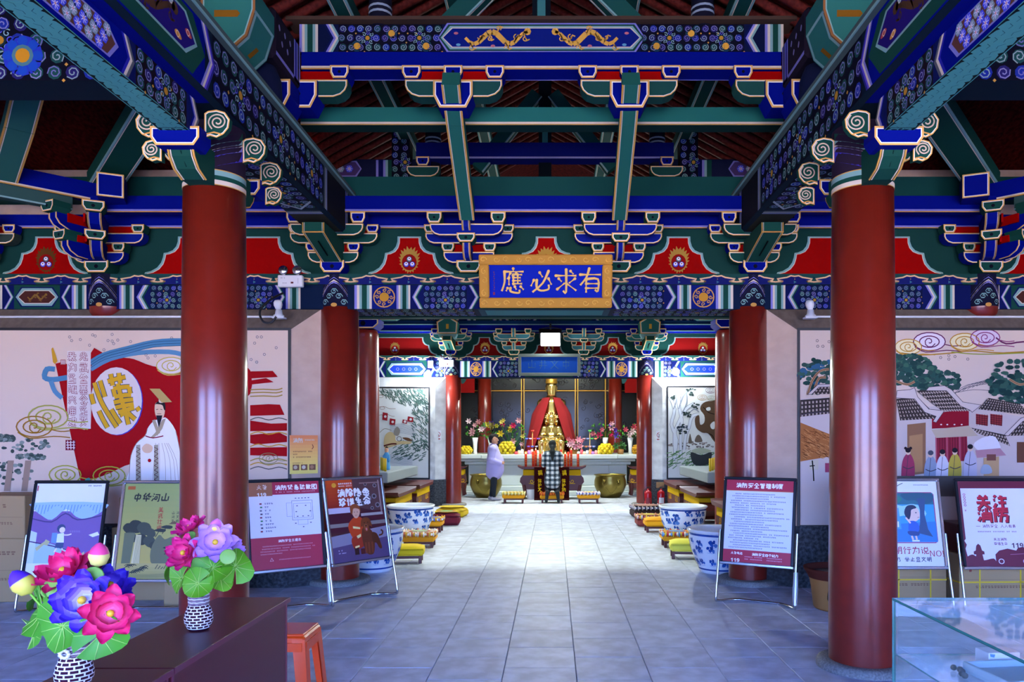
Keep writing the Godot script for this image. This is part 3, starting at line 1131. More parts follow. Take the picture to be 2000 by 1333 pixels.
		for i in 36:
			var u = 2.0 + i * 0.075
			e1.append(Vector2(u, 0.022))
			e1.append(Vector2(u + 0.05, 0.012))
			e1.append(Vector2(u + 0.065, 0.034))
			e2.append(Vector2(u, 0.168))
			e2.append(Vector2(u + 0.05, 0.178))
			e2.append(Vector2(u + 0.065, 0.156))
		e2.reverse()
		e1.append_array(e2)
		a.poly(e1, "4f938c")
		a.rect(2.0, 0.0, 2.72, 0.006, "4f938c")
		a.rect(2.0, 0.184, 2.72, 0.006, "4f938c")
		a.up()
		for i in 44:
			a.line(PackedVector2Array([Vector2(2.0 + i * 0.06, 0.05), Vector2(2.02 + i * 0.06, 0.075), Vector2(2.045 + i * 0.06, 0.07)]), 0.003, "2a5a60")
			a.line(PackedVector2Array([Vector2(2.0 + i * 0.06, 0.14), Vector2(2.02 + i * 0.06, 0.115), Vector2(2.045 + i * 0.06, 0.12)]), 0.003, "2a5a60")
		a.line(PackedVector2Array([Vector2(4.6, 0.0), Vector2(4.6, 0.19)]), 0.005, "10181a")
		for k in 8:
			var v = Vector2.from_angle(k * TAU / 8)
			a.blob([4.66 + v.x * 0.012, 0.095 + v.y * 0.012, 4.66 + v.x * 0.04 - v.y * 0.012, 0.095 + v.y * 0.05 + v.x * 0.012, 4.66 + v.x * 0.052, 0.095 + v.y * 0.08, 4.66 + v.x * 0.04 + v.y * 0.012, 0.095 + v.y * 0.05 - v.x * 0.012], "1c3a40")
		part(t, "painted_panel", a, "paint", "flower lattice side and teal underside")
		# beam across, from the front column out to the side
		t = thing("side_beam", "painted cross beam with gold boss flower above the %s" % ["poster boards by the boxes" if s < 0 else "boards beside the glass case"][0], "beam")
		g = G.new()
		g.ink("15202e")
		g.box(Vector3(s * 5.35, 4.335, -5.2), Vector3(5.7, 0.55, 0.3))
		part(t, "timber", g, "paint")
		a = art()
		face_on(a, s * 2.5, 4.61, -5.05, Vector3(s, 0, 0), Vector3.DOWN, Vector3.BACK)
		swirls(a, 0.0, 0.0, 1.5, 0.55, 0.06, 21 + int(s))
		a.disc(Vector2(1.03, 0.38), 0.14, "2c3ab0", 12)
		a.up()
		for k in 8:
			a.disc(Vector2(1.03, 0.38) + Vector2.from_angle(k * TAU / 8) * 0.1, 0.036, "1f4ab0", 8)
		a.up()
		a.disc(Vector2(1.03, 0.38), 0.075, "4f7a80", 12)
		a.up()
		a.disc(Vector2(1.03, 0.38), 0.05, "c88a22", 12)
		a.lay = 0.0012
		chevron(a, 1.42, 0.0, 0.55, 0.03, -1.0, [BLUE, LILAC, "3f6a66", PALE])
		cartouche(a, 1.5, 0.1, 3.2, 0.5, [[PALE, 0.03], ["241a66", 0.02]])
		part(t, "painted_panel", a, "paint")
		# short upper beam with a green hexagonal head, on a pier block
		t = thing("upper_beam", "short upper beam ending in a green hexagonal head, %s" % by, "beam", Vector3(s * 2.28, 0, 0), 0.0, "upper beams with green heads")
		a = art()
		var hx = PackedVector2Array([Vector2(-0.2, 4.75), Vector2(-0.14, 4.56), Vector2(-0.05, 4.48), Vector2(0.05, 4.48), Vector2(0.14, 4.56), Vector2(0.2, 4.75), Vector2(0.2, 4.9), Vector2(0, 5.04), Vector2(-0.2, 4.9)])
		a.lined(hx, Transform3D(), -5.77, -5.4, TEAL, 0.018, "8a5a34", PALE)
		a.on(Vector3(0, 4.72, -5.4))
		a.lay = 0.002
		a.poly([Vector2(-0.1, -0.025), Vector2(0.07, -0.025), Vector2(0.09, 0), Vector2(0.07, 0.025), Vector2(-0.1, 0.025)], "7a5218")
		# the sloped faces below carry the same pale border and a bent mark
		for i in [4, 3, 0, 1, 2]:
			var p0 = hx[i]
			var p1 = hx[i + 1]
			var e = (p1 - p0).normalized()
			var nv = Vector3(e.y, -e.x, 0)
			var wd = p0.distance_to(p1)
			face_on(a, p0.x, p0.y, -5.4, deep, Vector3(e.x, e.y, 0), nv)
			a.lay = 0.001
			a.rect(0.33, 0, 0.03, wd, PALE)
			a.rect(0.012, 0, 0.03, wd, PALE)
			a.rect(0.0, 0, 0.012, wd, "8a5a34")
			if i in [0, 4]:
				a.rect(0.0, 0.0 if i == 0 else wd - 0.022, 0.36, 0.022, PALE)
			if i in [1, 3]:
				a.rect(0.17, 0.0 if i == 1 else 0.03, 0.05, 0.09, "7a5218")
		part(t, "beam_head", a, "paint", "green hexagonal head with pale borders")
		a = art()
		a.ink("1d1a24")
		a.box(Vector3(0, 4.8, -6.08), Vector3(0.405, 0.4, 0.62), 0.03)
		face_on(a, -s * 0.203, 5.0, 0, deep, Vector3.DOWN, nin)
		bands(a, 6.2, 0.03, 0.37, [LILAC, BLUE, LILAC, "22242e", LILAC], 0.03)
		a.rect(5.8, 0.34, 0.57, 0.03, LILAC)
		for k in 5:
			a.blob([5.85 + k * 0.06, 0.12 + k % 2 * 0.1, 5.87 + k * 0.06, 0.1 + k % 2 * 0.1, 5.89 + k * 0.06, 0.13 + k % 2 * 0.1, 5.87 + k * 0.06, 0.15 + k % 2 * 0.1], "8a86b8")
		part(t, "timber", a, "paint")
		a = art()
		a.ink("161e3a")
		a.lathe([[0.2, 4.25], [0.24, 4.35], [0.23, 4.5], [0.18, 4.6]], Transform3D(Basis.from_scale(Vector3(0.8, 1, 0.6)), Vector3(0, 0, -5.95)), 20)
		part(t, "pier_block", a, "paint")
		a = art()
		a.lined(PackedVector2Array([Vector2(-0.15, 4.36), Vector2(-0.2, 4.46), Vector2(-0.2, 4.59), Vector2(0.2, 4.59), Vector2(0.2, 4.46), Vector2(0.15, 4.36)]), Transform3D(), -6.42, -6.12, BLUE, 0.016)
		part(t, "block", a, "paint", "blue block")
		# beam that cuts the corner at 45 degrees, blue over green
		t = thing("corner_beam", "blue and green beam cutting the corner above the %s" % ["flag mural" if s < 0 else "village mural"][0], "beam")
		var q = Basis(Vector3.UP, -s * PI / 4)
		var mid = Vector3(s * 6.35, 4.215, -6.3)
		a = art()
		a.ink(BLUE)
		a.box(mid, Vector3(5.0, 0.17, 0.16), 0.0, q)
		a.ink(WHITE)
		a.box(mid + Vector3(0, -0.086, 0) + q * Vector3(0, 0, 0.075), Vector3(5.0, 0.014, 0.02), 0.0, q)
		a.ink(GOLD)
		a.box(mid + Vector3(0, -0.098, 0) + q * Vector3(0, 0, 0.07), Vector3(5.0, 0.01, 0.02), 0.0, q)
		part(t, "upper_rail", a, "paint", "bright blue rail")
		a = art()
		a.ink("33504c")
		a.box(mid + Vector3(0, -0.165, 0) + q * Vector3(s * 0.25, 0, -0.02), Vector3(4.5, 0.13, 0.12), 0.0, q)
		a.ink(PALE)
		a.box(mid + Vector3(0, -0.225, 0) + q * Vector3(s * 0.25, 0, 0.035), Vector3(4.5, 0.014, 0.02), 0.0, q)
		part(t, "lower_rail", a, "paint", "grey green rail")
		# sloping strut from the corner bracket, and the bent lever on the corner beam
		t = thing("hip_strut", "sloping dark green strut with pale edges above the %s" % ["flag mural corner" if s < 0 else "village mural corner"][0], "strut")
		a = bar(Vector3(s * 4.75, 4.36, -7.95), Vector3(s * 3.3, 4.75, -6.5), 0.3, 0.16, GREEN, PALE, 0.014)
		part(t, "timber", a, "paint")
		t = thing("bent_lever", "bent green lever with gilt edges resting on the corner beam, %s" % by, "strut")
		part(t, "lower_length", bar(Vector3(s * 5.3, 4.2, -7.25), Vector3(s * 4.68, 4.42, -6.6), 0.22, 0.14, "2b5f58", GOLD, 0.012), "paint")
		part(t, "upper_length", bar(Vector3(s * 4.68, 4.42, -6.6), Vector3(s * 4.1, 4.75, -6.0), 0.22, 0.14, "2b5f58", GOLD, 0.012), "paint")

func recolour(g: G, h: String) -> ArrayMesh:
	for i in g.c.size():
		g.c[i] = lin(h)
	return g.mesh()

func bar(p: Vector3, q: Vector3, wd: float, hh: float, h: String, edge: String, lw: float) -> Art:
	# a straight timber from p to q with painted lines along the edges of its underside
	var a = art()
	var f = (q - p).normalized()
	var r = f.cross(Vector3.UP).normalized()
	var u = r.cross(f)
	var b = Basis(r, u, -f)
	var m = (p + q) / 2
	var l = p.distance_to(q)
	a.ink(h)
	a.box(m, Vector3(wd, hh, l), 0.0, b)
	for e in [-1.0, 1.0]:
		a.ink(edge)
		a.box(m + r * e * (wd / 2 - lw * 0.5) - u * hh / 2, Vector3(lw, 0.006, l), 0.0, b)
		a.box(m + r * e * wd / 2 - u * (hh / 2 - lw * 0.5), Vector3(0.006, lw, l), 0.0, b)
		a.ink(WHITE)
		a.box(m + r * e * (wd / 2 - lw * 1.6) - u * hh / 2, Vector3(lw * 0.6, 0.006, l), 0.0, b)
	return a

# ---------------------------------------------------------------- bracket sets and the painted beams over the walls
func arm_shape(half: float, y0: float, y1: float) -> PackedVector2Array:
	var q = PackedVector2Array()
	var h = y1 - y0
	q.append(Vector2(-half, y1))
	for p in [[0.0, 0.35], [0.12, 0.62], [0.38, 0.86], [0.8, 1.0]]:
		q.append(Vector2(-half + p[0] * h, y1 - p[1] * h))
	for p in [[0.8, 1.0], [0.38, 0.86], [0.12, 0.62], [0.0, 0.35]]:
		q.append(Vector2(half - p[0] * h, y1 - p[1] * h))
	q.append(Vector2(half, y1))
	return q

func block_shape(x: float, wd: float, y0: float, y1: float) -> PackedVector2Array:
	var h = y1 - y0
	return PackedVector2Array([Vector2(x - wd * 0.34, y0), Vector2(x - wd / 2, y0 + h * 0.45), Vector2(x - wd / 2, y1), Vector2(x + wd / 2, y1), Vector2(x + wd / 2, y0 + h * 0.45), Vector2(x + wd * 0.34, y0)])

func block(t: Node3D, x: float, wd: float, y0: float, y1: float, z0: float, z1: float, h: String, w := 0.012, turn := 0.0, piv := Vector3()) -> void:
	var a = art()
	var b = Basis(Vector3.UP, turn)
	a.lined(block_shape(x, wd, y0, y1), Transform3D(b, piv - b * piv), z0, z1, h, w)
	a.up()
	a.disc(Vector2(x, -(y0 + y1) / 2), wd * 0.09, DARK, 6)
	part(t, "block", a, "paint")

func arm(t: Node3D, half: float, y0: float, y1: float, z0: float, z1: float, h: String, w := 0.009, x := 0.0) -> void:
	var a = art()
	a.lined(arm_shape(half, y0, y1), Transform3D(Basis(), Vector3(x, 0, 0)), z0, z1, h, w)
	part(t, "arm", a, "paint")

func nose(t: Node3D, wd: float, d0: float, d1: float, y0: float, y1: float, h: String, turn := 0.0, piv := Vector3()) -> void:
	# an arm that points out of the wall: d0 at the wall, d1 at the tip, curved below
	var a = art()
	var q = PackedVector2Array()
	var l = d0 - d1
	var hh = y1 - y0
	for p in [[0, y1], [l, y1], [l, y1 - hh * 0.4], [l * 0.93, y1 - hh * 0.7], [l * 0.75, y0 + hh * 0.05], [l * 0.5, y0], [0, y0]]:
		q.append(Vector2(p[0], p[1]))
	var b = Basis(Vector3.UP, turn)
	var m = Transform3D(b * Basis(Vector3(0, 0, 1), Vector3.UP, Vector3(-1, 0, 0)), piv - b * (piv - Vector3(wd / 2, 0, -d0)))
	a.ink(h)
	a.prism(q, m, 0.0, wd)
	for e in [0.006, wd - 0.006]:
		var r = []
		var r2 = []
		for k in range(1, 6):
			r.append(m * Vector3(q[k].x + 0.001, q[k].y - 0.001, e))
			r2.append(m * Vector3(q[k].x + 0.001, q[k].y - 0.001, e + (0.011 if e < 0.03 else -0.011)))
		a.ink(GOLD)
		a.tube(r, 0.006, 4)
		a.ink(WHITE)
		a.tube(r2, 0.0035, 4)
	part(t, "nose_arm", a, "paint")

func bracket(label: String, x: float, y: float, d: float, main: String, alt: String, k: float, kind: String) -> Node3D:
	# k scales the set; y is the top of the board it stands on, d the depth of the wall plane
	var t = thing("bracket_set", label, "bracket set", Vector3(x, y, -d), 0.0, "painted bracket sets over the walls")
	t.scale = Vector3.ONE * k
	block(t, 0, 0.26, 0.0, 0.13, 0.0, 0.2, alt if kind != "column" else BLUE, 0.014)
	arm(t, 0.275, 0.11, 0.23, 0.06, 0.16, main)
	for e in [-1.0, 1.0]:
		block(t, e * 0.225, 0.135, 0.23, 0.325, 0.05, 0.18, alt)
		block(t, e * 0.42, 0.135, 0.44, 0.53, 0.04, 0.15, alt)
	var a = art()
	a.ink(RED)
	a.box(Vector3(0, 0.275, 0.1), Vector3(0.34, 0.09, 0.03))
	a.box(Vector3(0, 0.48, 0.08), Vector3(0.74, 0.08, 0.03))
	part(t, "infill", a, "paint", "red infill board")
	arm(t, 0.475, 0.325, 0.44, 0.03, 0.14, main)
	if kind == "plain":
		nose(t, 0.085, -0.05, -0.4, 0.12, 0.27, main)
		block(t, 0, 0.19, 0.265, 0.36, 0.28, 0.44, alt)
		arm(t, 0.385, 0.345, 0.47, 0.29, 0.39, main)
		for e in [-1.0, 1.0]:
			block(t, e * 0.335, 0.155, 0.47, 0.585, 0.27, 0.42, alt)
		nose(t, 0.09, 0.0, -0.46, 0.36, 0.585, main)
	elif kind == "column":
		var s = -signf(x)
		arm(t, 0.385, 0.345, 0.47, 0.29, 0.39, main)
		for e in [-1.0, 1.0]:
			block(t, e * 0.335, 0.155, 0.47, 0.585, 0.27, 0.42, alt)
		# the heavy green arm under the beam
		a = art()
		a.ink(GREEN)
		var m = Transform3D(Basis(Vector3(0, 0, 1), Vector3.UP, Vector3(-1, 0, 0)), Vector3(0.11, 0, 0))
		a.prism(PackedVector2Array([Vector2(0.1, 0.11), Vector2(0.2, 0.11), Vector2(0.82, 0.26), Vector2(0.82, 0.36), Vector2(0.1, 0.36)]), m, 0.0, 0.22)
		for e in [-0.104, 0.104]:
			a.ink(GOLD)
			a.tube([Vector3(e, 0.11, 0.2), Vector3(e, 0.26, 0.82), Vector3(e, 0.355, 0.822)], 0.006, 4)
			a.ink(WHITE)
			a.tube([Vector3(e * 0.86, 0.11, 0.2), Vector3(e * 0.86, 0.262, 0.822), Vector3(e * 0.86, 0.355, 0.822)], 0.0035, 4)
		a.ink(GOLD)
		a.tube([Vector3(-0.11, 0.262, 0.822), Vector3(0.11, 0.262, 0.822)], 0.007, 4)
		a.ink("0b1514")
		a.tube([Vector3(0, 0.14, 0.36), Vector3(0, 0.21, 0.66)], 0.008, 5)
		part(t, "corbel", a, "paint", "heavy green corbel with gilt edges")
	else:
		for f in [-0.42, 0.42]:
			var piv = Vector3(0, 0, 0.1)
			nose(t, 0.12, -0.08, -0.5, 0.12, 0.29, BLUE, f, piv)
			block(t, 0, 0.19, 0.27, 0.37, 0.38, 0.56, GREEN, 0.011, f, piv)
			nose(t, 0.13, -0.08, -0.62, 0.37, 0.55, BLUE, f, piv)
			block(t, 0, 0.2, 0.53, 0.64, 0.5, 0.68, GREEN, 0.011, f, piv)
			a = art()
			a.ink(RED)
			var b = Basis(Vector3.UP, f)
			a.box(piv + b * Vector3(-signf(f) * 0.1, 0.49, 0.3), Vector3(0.02, 0.09, 0.26), 0.0, b)
			a.box(piv + b * Vector3(-signf(f) * 0.1, 0.3, 0.26), Vector3(0.02, 0.07, 0.14), 0.0, b)
			part(t, "infill", a, "paint")
		a = art()
		a.lined(PackedVector2Array([Vector2(-0.12, 0.66), Vector2(0.12, 0.66), Vector2(0.12, 0.9), Vector2(-0.12, 0.9)]), Transform3D(Basis(Vector3.UP, -signf(x) * 0.42), Vector3(-signf(x) * 0.18, 0, 0.1)), 0.3, 0.62, BLUE, 0.012)
		part(t, "beam_end", a, "paint", "square blue beam end")
	return t

func jewel(a: Art, m: Vector2, r: float, gold: String) -> void:
	# three jewels in flames
	var q = PackedVector2Array()
	var n = 22
	for i in n:
		var th = TAU * i / n - PI / 2
		var rr = r * (1.0 + 0.28 * maxf(0.0, -sin(th)))
		q.append(m + Vector2(cos(th) * 0.86, sin(th)) * rr * 0.84)
		var t2 = th + TAU / n * (0.62 if cos(th) > 0 else 0.38)
		q.append(m + (Vector2(cos(t2) * 0.86, sin(t2)) * rr * (1.02 if i % 2 == 0 else 1.1) + Vector2(0, -r * 0.14 * absf(cos(t2)))))
	a.poly(q, gold)
	a.up()
	var p = PackedVector2Array()
	for i in 16:
		var th = TAU * i / 16
		p.append(m + Vector2(cos(th) * 0.66, sin(th) * 0.72 + 0.05) * r)
	a.poly(p, "8c1410")
	a.up()
	for k in [[0.0, -0.22, "57747c"], [-0.27, 0.24, "5a55c4"], [0.27, 0.24, "5a55c4"]]:
		var c = m + Vector2(k[0], k[1]) * r
		a.disc(c, r * 0.27, "2a0a14", 12)
		a.up()
		a.disc(c, r * 0.235, k[2], 12)
		a.up()
		a.disc(c - Vector2(0, r * 0.04), r * 0.16, "e6e2e4", 10)
		a.up()
		a.disc(c - Vector2(0, r * 0.07), r * 0.06, "6a4a22", 8)
		a.lay -= 3.0 * a.gap

const STEPS := [[0.0, -0.445], [0.002, -0.39], [0.02, -0.335], [0.055, -0.292], [0.11, -0.268], [0.15, -0.262], [0.158, -0.215], [0.178, -0.155], [0.22, -0.1], [0.285, -0.062], [0.345, -0.048], [0.358, -0.02], [0.38, 0.0]]

func panel_board(label: String, x0: float, x1: float, y: float, d: float, tx0: float, tx1: float, bx0: float, bx1: float, jewels: Array, k := 1.0, gold := "a9843a", reds := RED) -> void:
	# the board between two bracket sets: a stepped red field with a pale border
	var t = thing("jewel_board", label, "board", Vector3(), 0.0, "red panels between the bracket sets")
	var a = art()
	a.ink("183c36")
	a.box(Vector3((x0 + x1) / 2, y + 0.265 * k, -d - 0.03), Vector3(x1 - x0, 0.53 * k, 0.05))
	part(t, "board", a, "paint", "dark green board")
	a = art()
	a.on(Vector3(0, y, -d + 0.0))
	a.lay = 0.001 - 0.005
	a.lay = 0.0
	for l in [[0.0, PALE], [0.022, WHITE], [0.03, reds]]:
		var q = PackedVector2Array()
		var i: float = l[0] * k
		for p in STEPS:
			q.append(Vector2(lerpf(tx0, bx0, p[0] / 0.38) + i * 0.9, p[1] * k + i * (0.6 if p[1] < -0.02 else 0.0)))
		var back = STEPS.duplicate()
		back.reverse()
		for p in back:
			q.append(Vector2(lerpf(tx1, bx1, p[0] / 0.38) - i * 0.9, p[1] * k + i * (0.6 if p[1] < -0.02 else 0.0)))
		a.poly(q, l[1])
		a.up()
	for j in jewels:
		jewel(a, Vector2(j, -0.165 * k), 0.125 * k, gold)
	part(t, "red_field", a, "paint", "red field with flaming jewels")

func cloud_band(a: Art, x0: float, x1: float, y1: float, hh: float, step: float) -> void:
	# a row of cloud heads: green above, blue below, a gilt line between
	a.rect(x0, -y1, x1 - x0, hh, "1d4640")
	a.up()
	var n = int(round((x1 - x0) / step))
	for i in n:
		var m = x0 + (i + 0.5) * step
		var b = -y1 + hh
		var q = PackedVector2Array()
		for p in [[-0.5, 0.0], [-0.36, 0.0], [-0.3, 0.28], [-0.42, 0.38], [-0.44, 0.52], [-0.34, 0.58], [-0.2, 0.66], [-0.1, 0.82], [0.0, 0.76], [0.1, 0.82], [0.2, 0.66], [0.34, 0.58], [0.44, 0.52], [0.42, 0.38], [0.3, 0.28], [0.36, 0.0], [0.5, 0.0]]:
			q.append(Vector2(m + p[0] * step, b - p[1] * hh))
		a.poly(q, "16215e")
		a.up()
		a.line(q.slice(2, 15), hh * 0.13, "d8b488")
		a.line(PackedVector2Array([q[2], Vector2(m - 0.48 * step, b - 0.24 * hh), Vector2(m - 0.5 * step, b - 0.22 * hh)]), hh * 0.13, "d8b488")
		a.line(PackedVector2Array([q[14], Vector2(m + 0.48 * step, b - 0.24 * hh), Vector2(m + 0.5 * step, b - 0.22 * hh)]), hh * 0.13, "d8b488")
		a.disc(Vector2(m, b - hh * 0.5), hh * 0.05, GOLD, 5)
		a.disc(Vector2(m, b - hh * 0.22), hh * 0.16, "3f6f80", 3)
		a.disc(Vector2(m + step * 0.5, b - hh * 0.62), hh * 0.13, "122a40", 3)
		a.lay -= a.gap

const STRIPE := [LILAC, WHITE, PALE, GREEN, GREEN, PALE, WHITE]

func beam_art(a: Art, x: float, y1: float, hh: float, seq: Array, seed_: int) -> void:
	# ornament along a beam, from a list of [kind, width]
	var y0 = -y1
	var yb = -y1 + hh
	for s in seq:
		var w: float = s[1]
		a.lay = 0.0006
		match s[0]:
			"b":
				a.rect(x, y0, w, hh, NAVY)
			"s":
				a.rect(x, y0, w, hh, NAVY)
				a.up()
				bands(a, x, y0, yb, STRIPE, w / 7.0)
			"m":
				a.rect(x, y0, w, hh, "151f6a")
				a.up()
				var m = Vector2(x + w / 2, y0 + hh / 2)
				a.ring(m, w * 0.42, hh * 0.045, GOLD, 20, hh * 0.42)
				a.disc(m, w * 0.2, "c08a30", 10, hh * 0.2)
				for k in 8:
					a.curl(m + Vector2.from_angle(k * TAU / 8) * Vector2(w, hh) * 0.29, hh * 0.09, k * 0.8, hh * 0.03, GOLD, 1.0 if k % 2 == 0 else -1.0, 1.2)
			"<", ">":
				a.rect(x, y0, w, hh, NAVY)
				a.up()
				var tip = hh * 0.28
				if s[0] == ">":
					chevron(a, x + w * 0.05, y0, yb, (w - tip) / 5.6, 1.0, [NAVY, LILAC, WHITE, PALE, GREEN])
				else:
					chevron(a, x + tip + w * 0.05, y0, yb, (w - tip) / 5.6, -1.0, [NAVY, LILAC, WHITE, PALE, GREEN])
			"w":
				swirls(a, x, y0, x + w, yb, hh * 0.125, seed_ + int(x * 10), "141a38")
			"p":
				a.rect(x, y0, w, hh, GREEN)
				a.up()
				cartouche(a, x + 0.005, y0 + hh * 0.08, x + w - 0.005, yb - hh * 0.08, [[NAVY, hh * 0.05], [PALE, hh * 0.09], [WHITE, hh * 0.03], ["4a2a24", 0.0]])
				dragon(a, x + w * 0.3, x + w * 0.7, y0 + hh / 2, hh * 0.3, "8a6a34")
			"q":
				a.rect(x, y0, w, hh, GREEN)
				a.up()
				cartouche(a, x + 0.005, y0 + hh * 0.08, x + w - 0.005, yb - hh * 0.08, [[NAVY, hh * 0.05], [PALE, hh * 0.09], [WHITE, hh * 0.04], ["2038a8", 0.0]])
				for k in 4:
					a.ring(Vector2(x + w * (0.28 + 0.15 * k), y0 + hh / 2), hh * 0.09, hh * 0.025, LILAC, 6)
		x += w

func wall_timber() -> void:
	# the painted architrave that crosses the whole hall
	var t = thing("architrave", "long painted architrave with medallions and chevrons over the passage", "beam")
	var g = G.new()
	g.ink("15213a")
	g.box(Vector3(0, 3.1445, -8.3), Vector3(16.4, 0.261, 0.48))
	part(t, "timber", g, "paint")
	var side = [["s", 0.16], ["<", 0.14], ["w", 0.42], [">", 0.14], ["p", 0.5], ["<", 0.14], ["w", 0.42], [">", 0.14], ["s", 0.16]]
	var a = art()
	a.on(Vector3(0, 0, -8.06))
	beam_art(a, -7.0, 3.275, 0.261, [["p", 0.5], ["<", 0.12], ["w", 0.3], ["s", 0.16], [">", 0.13], ["p", 0.5], ["<", 0.13], ["s", 0.16], ["b", 0.36], ["s", 0.16]] + [["<", 0.18], ["w", 0.36], [">", 0.15], ["q", 0.36], ["<", 0.15], ["w", 0.32], [">", 0.14], ["s", 0.16]], 3)
	beam_art(a, -2.07, 3.275, 0.261, [["s", 0.19], ["m", 0.27], ["s", 0.15], ["<", 0.15], ["w", 0.47], [">", 0.14], ["q", 1.4], ["<", 0.14], ["w", 0.47], [">", 0.15], ["s", 0.15], ["m", 0.27], ["s", 0.19]], 40)
	beam_art(a, 2.48, 3.275, 0.261, [["s", 0.16], ["<", 0.16], ["w", 0.32], [">", 0.14], ["q", 0.36], ["<", 0.16], ["w", 0.36], [">", 0.18], ["s", 0.17], ["b", 0.33], ["s", 0.16], ["<", 0.13], ["p", 0.5], [">", 0.13], ["s", 0.16], ["w", 0.3], [">", 0.12], ["p", 0.5]], 70)
	part(t, "painted_panel", a, "paint", "medallions, chevrons and curls")
	a = art()
	face_on(a, -2.07, 3.014, -8.06, Vector3.RIGHT, Vector3(0, 0, -1), Vector3.DOWN)
	swirls(a, 0.0, 0.02, 1.3, 0.46, 0.05, 88)
	a.rect(1.35, 0.02, 1.45, 0.44, "274a5a")
	a.up()
	a.rect(1.42, 0.08, 1.31, 0.32, "3f7d84")
	a.lay = 0.0006
	swirls(a, 2.85, 0.02, 4.14, 0.46, 0.05, 89)
	part(t, "painted_underside", a, "paint")
	t = thing("cloud_board", "long board with a row of painted cloud scrolls above the architrave", "board")
	g = G.new()
	g.ink("18363a")
	g.box(Vector3(0, 3.3325, -8.27), Vector3(16.4, 0.115, 0.5))
	part(t, "timber", g, "paint")
	a = art()
	a.on(Vector3(0, 0, -8.02))
	cloud_band(a, -6.72, 6.72, 3.39, 0.115, 0.42)
	part(t, "cloud_scroll", a, "paint", "gilt cloud line between green and blue")
	# red boards between the bracket sets
	panel_board("narrow red jewel panel beside the flag mural corner bracket", -7.2, -4.82, 3.39, 8.16, -5.63, -5.39, -6.02, -5.02, [-5.51], 1.0, "5a3a1c")
	panel_board("wide red panel behind the front column on the flag mural side", -4.82, -2.28, 3.39, 8.16, -4.05, -2.92, -4.45, -2.55, [])
	panel_board("red jewel panel beside the plaque on the flag mural side", -2.28, -0.81, 3.39, 8.16, -1.62, -1.36, -1.97, -0.97, [-1.49])
	panel_board("red jewel panel in the middle above the blue plaque", -0.81, 0.81, 3.39, 8.16, -0.09, 0.14, -0.48, 0.52, [0.025])
	panel_board("red jewel panel beside the plaque on the village mural side", 0.81, 2.28, 3.39, 8.16, 1.36, 1.62, 0.97, 1.97, [1.49])
	panel_board("wide red panel behind the front column on the village mural side", 2.28, 4.82, 3.39, 8.16, 2.92, 4.05, 2.55, 4.45, [])
	panel_board("narrow red panel beside the village mural corner bracket", 4.82, 7.2, 3.39, 8.16, 5.39, 5.63, 5.02, 6.02, [5.51], 1.0, "5a3a1c")
	for s in [-1.0, 1.0]:
		var by: String = "flag mural" if s < 0 else "village mural"
		bracket("green and blue bracket set on the passage column, %s side" % by, s * 2.28, 3.39, 8.14, "1b433c", BLUE, 1.0, "column")
		bracket("blue bracket set with green blocks at the %s end of the plaque" % by, s * 0.81, 3.39, 8.14, "121f7c", GREEN, 1.0, "plain")
		bracket("forked corner bracket set with two blue noses above the %s" % by, s * 4.82, 3.39, 8.14, "121f7c", GREEN, 1.0, "corner")
		bracket("green bracket set at the outer edge of the %s" % by, s * 6.22, 3.39, 8.14, "33403a", BLUE, 1.0, "plain")
		# the long lever that rises from the bracket set to the upper beam
		t = thing("bracket_lever", "long sloping green lever from the bracket at the %s end of the plaque" % by, "strut", Vector3(), 0.0, "long green levers over the passage")
		part(t, "lower_length", bar(Vector3(s * 0.79, 3.93, -7.66), Vector3(s * 0.77, 4.45, -6.58), 0.15, 0.16, "225e54", GOLD, 0.01), "paint")
		part(t, "upper_length", bar(Vector3(s * 0.77, 4.45, -6.58), Vector3(s * 0.76, 4.64, -6.22), 0.15, 0.16, "225e54", GOLD, 0.01), "paint")
		a = art()
		a.lined(PackedVector2Array([Vector2(-0.05, 3.96), Vector2(0.05, 3.96), Vector2(0.05, 4.08), Vector2(0.0, 4.11), Vector2(-0.05, 4.08)]), Transform3D(Basis(), Vector3(s * 0.79, 0, 0)), -7.75, -7.63, BLUE, 0.01)
		part(t, "tip", a, "paint", "blue tip")
	# rails on top of the brackets
	for k in [[3.92, 4.06, 8.1, 8.24, BLUE, "lower blue rail behind the bracket sets"], [3.985, 4.145, 7.73, 7.87, BLUE, "bright blue rail resting on the bracket sets"], [4.2, 4.43, 7.97, 8.2, "1c4640", "dark green purlin above the blue rail"]]:
		t = thing("rail" if k[4] == BLUE else "purlin", k[5] + " over the passage", "beam")
		a = art()
		a.ink(k[4])
		var half = 8.2 if k[2] > 7.9 else 4.75
		a.box(Vector3(0, (k[0] + k[1]) / 2, -(k[2] + k[3]) / 2), Vector3(half * 2, k[1] - k[0], k[3] - k[2]))
		if k[4] == BLUE:
			a.ink(LILAC)
			a.box(Vector3(0, k[0] + 0.008, -k[2] + 0.002), Vector3(half * 2, 0.018, 0.01))
			a.ink(GOLD)
			a.box(Vector3(0, k[0] - 0.005, -k[2] - 0.002), Vector3(half * 2, 0.01, 0.01))
		part(t, "timber", a, "paint")


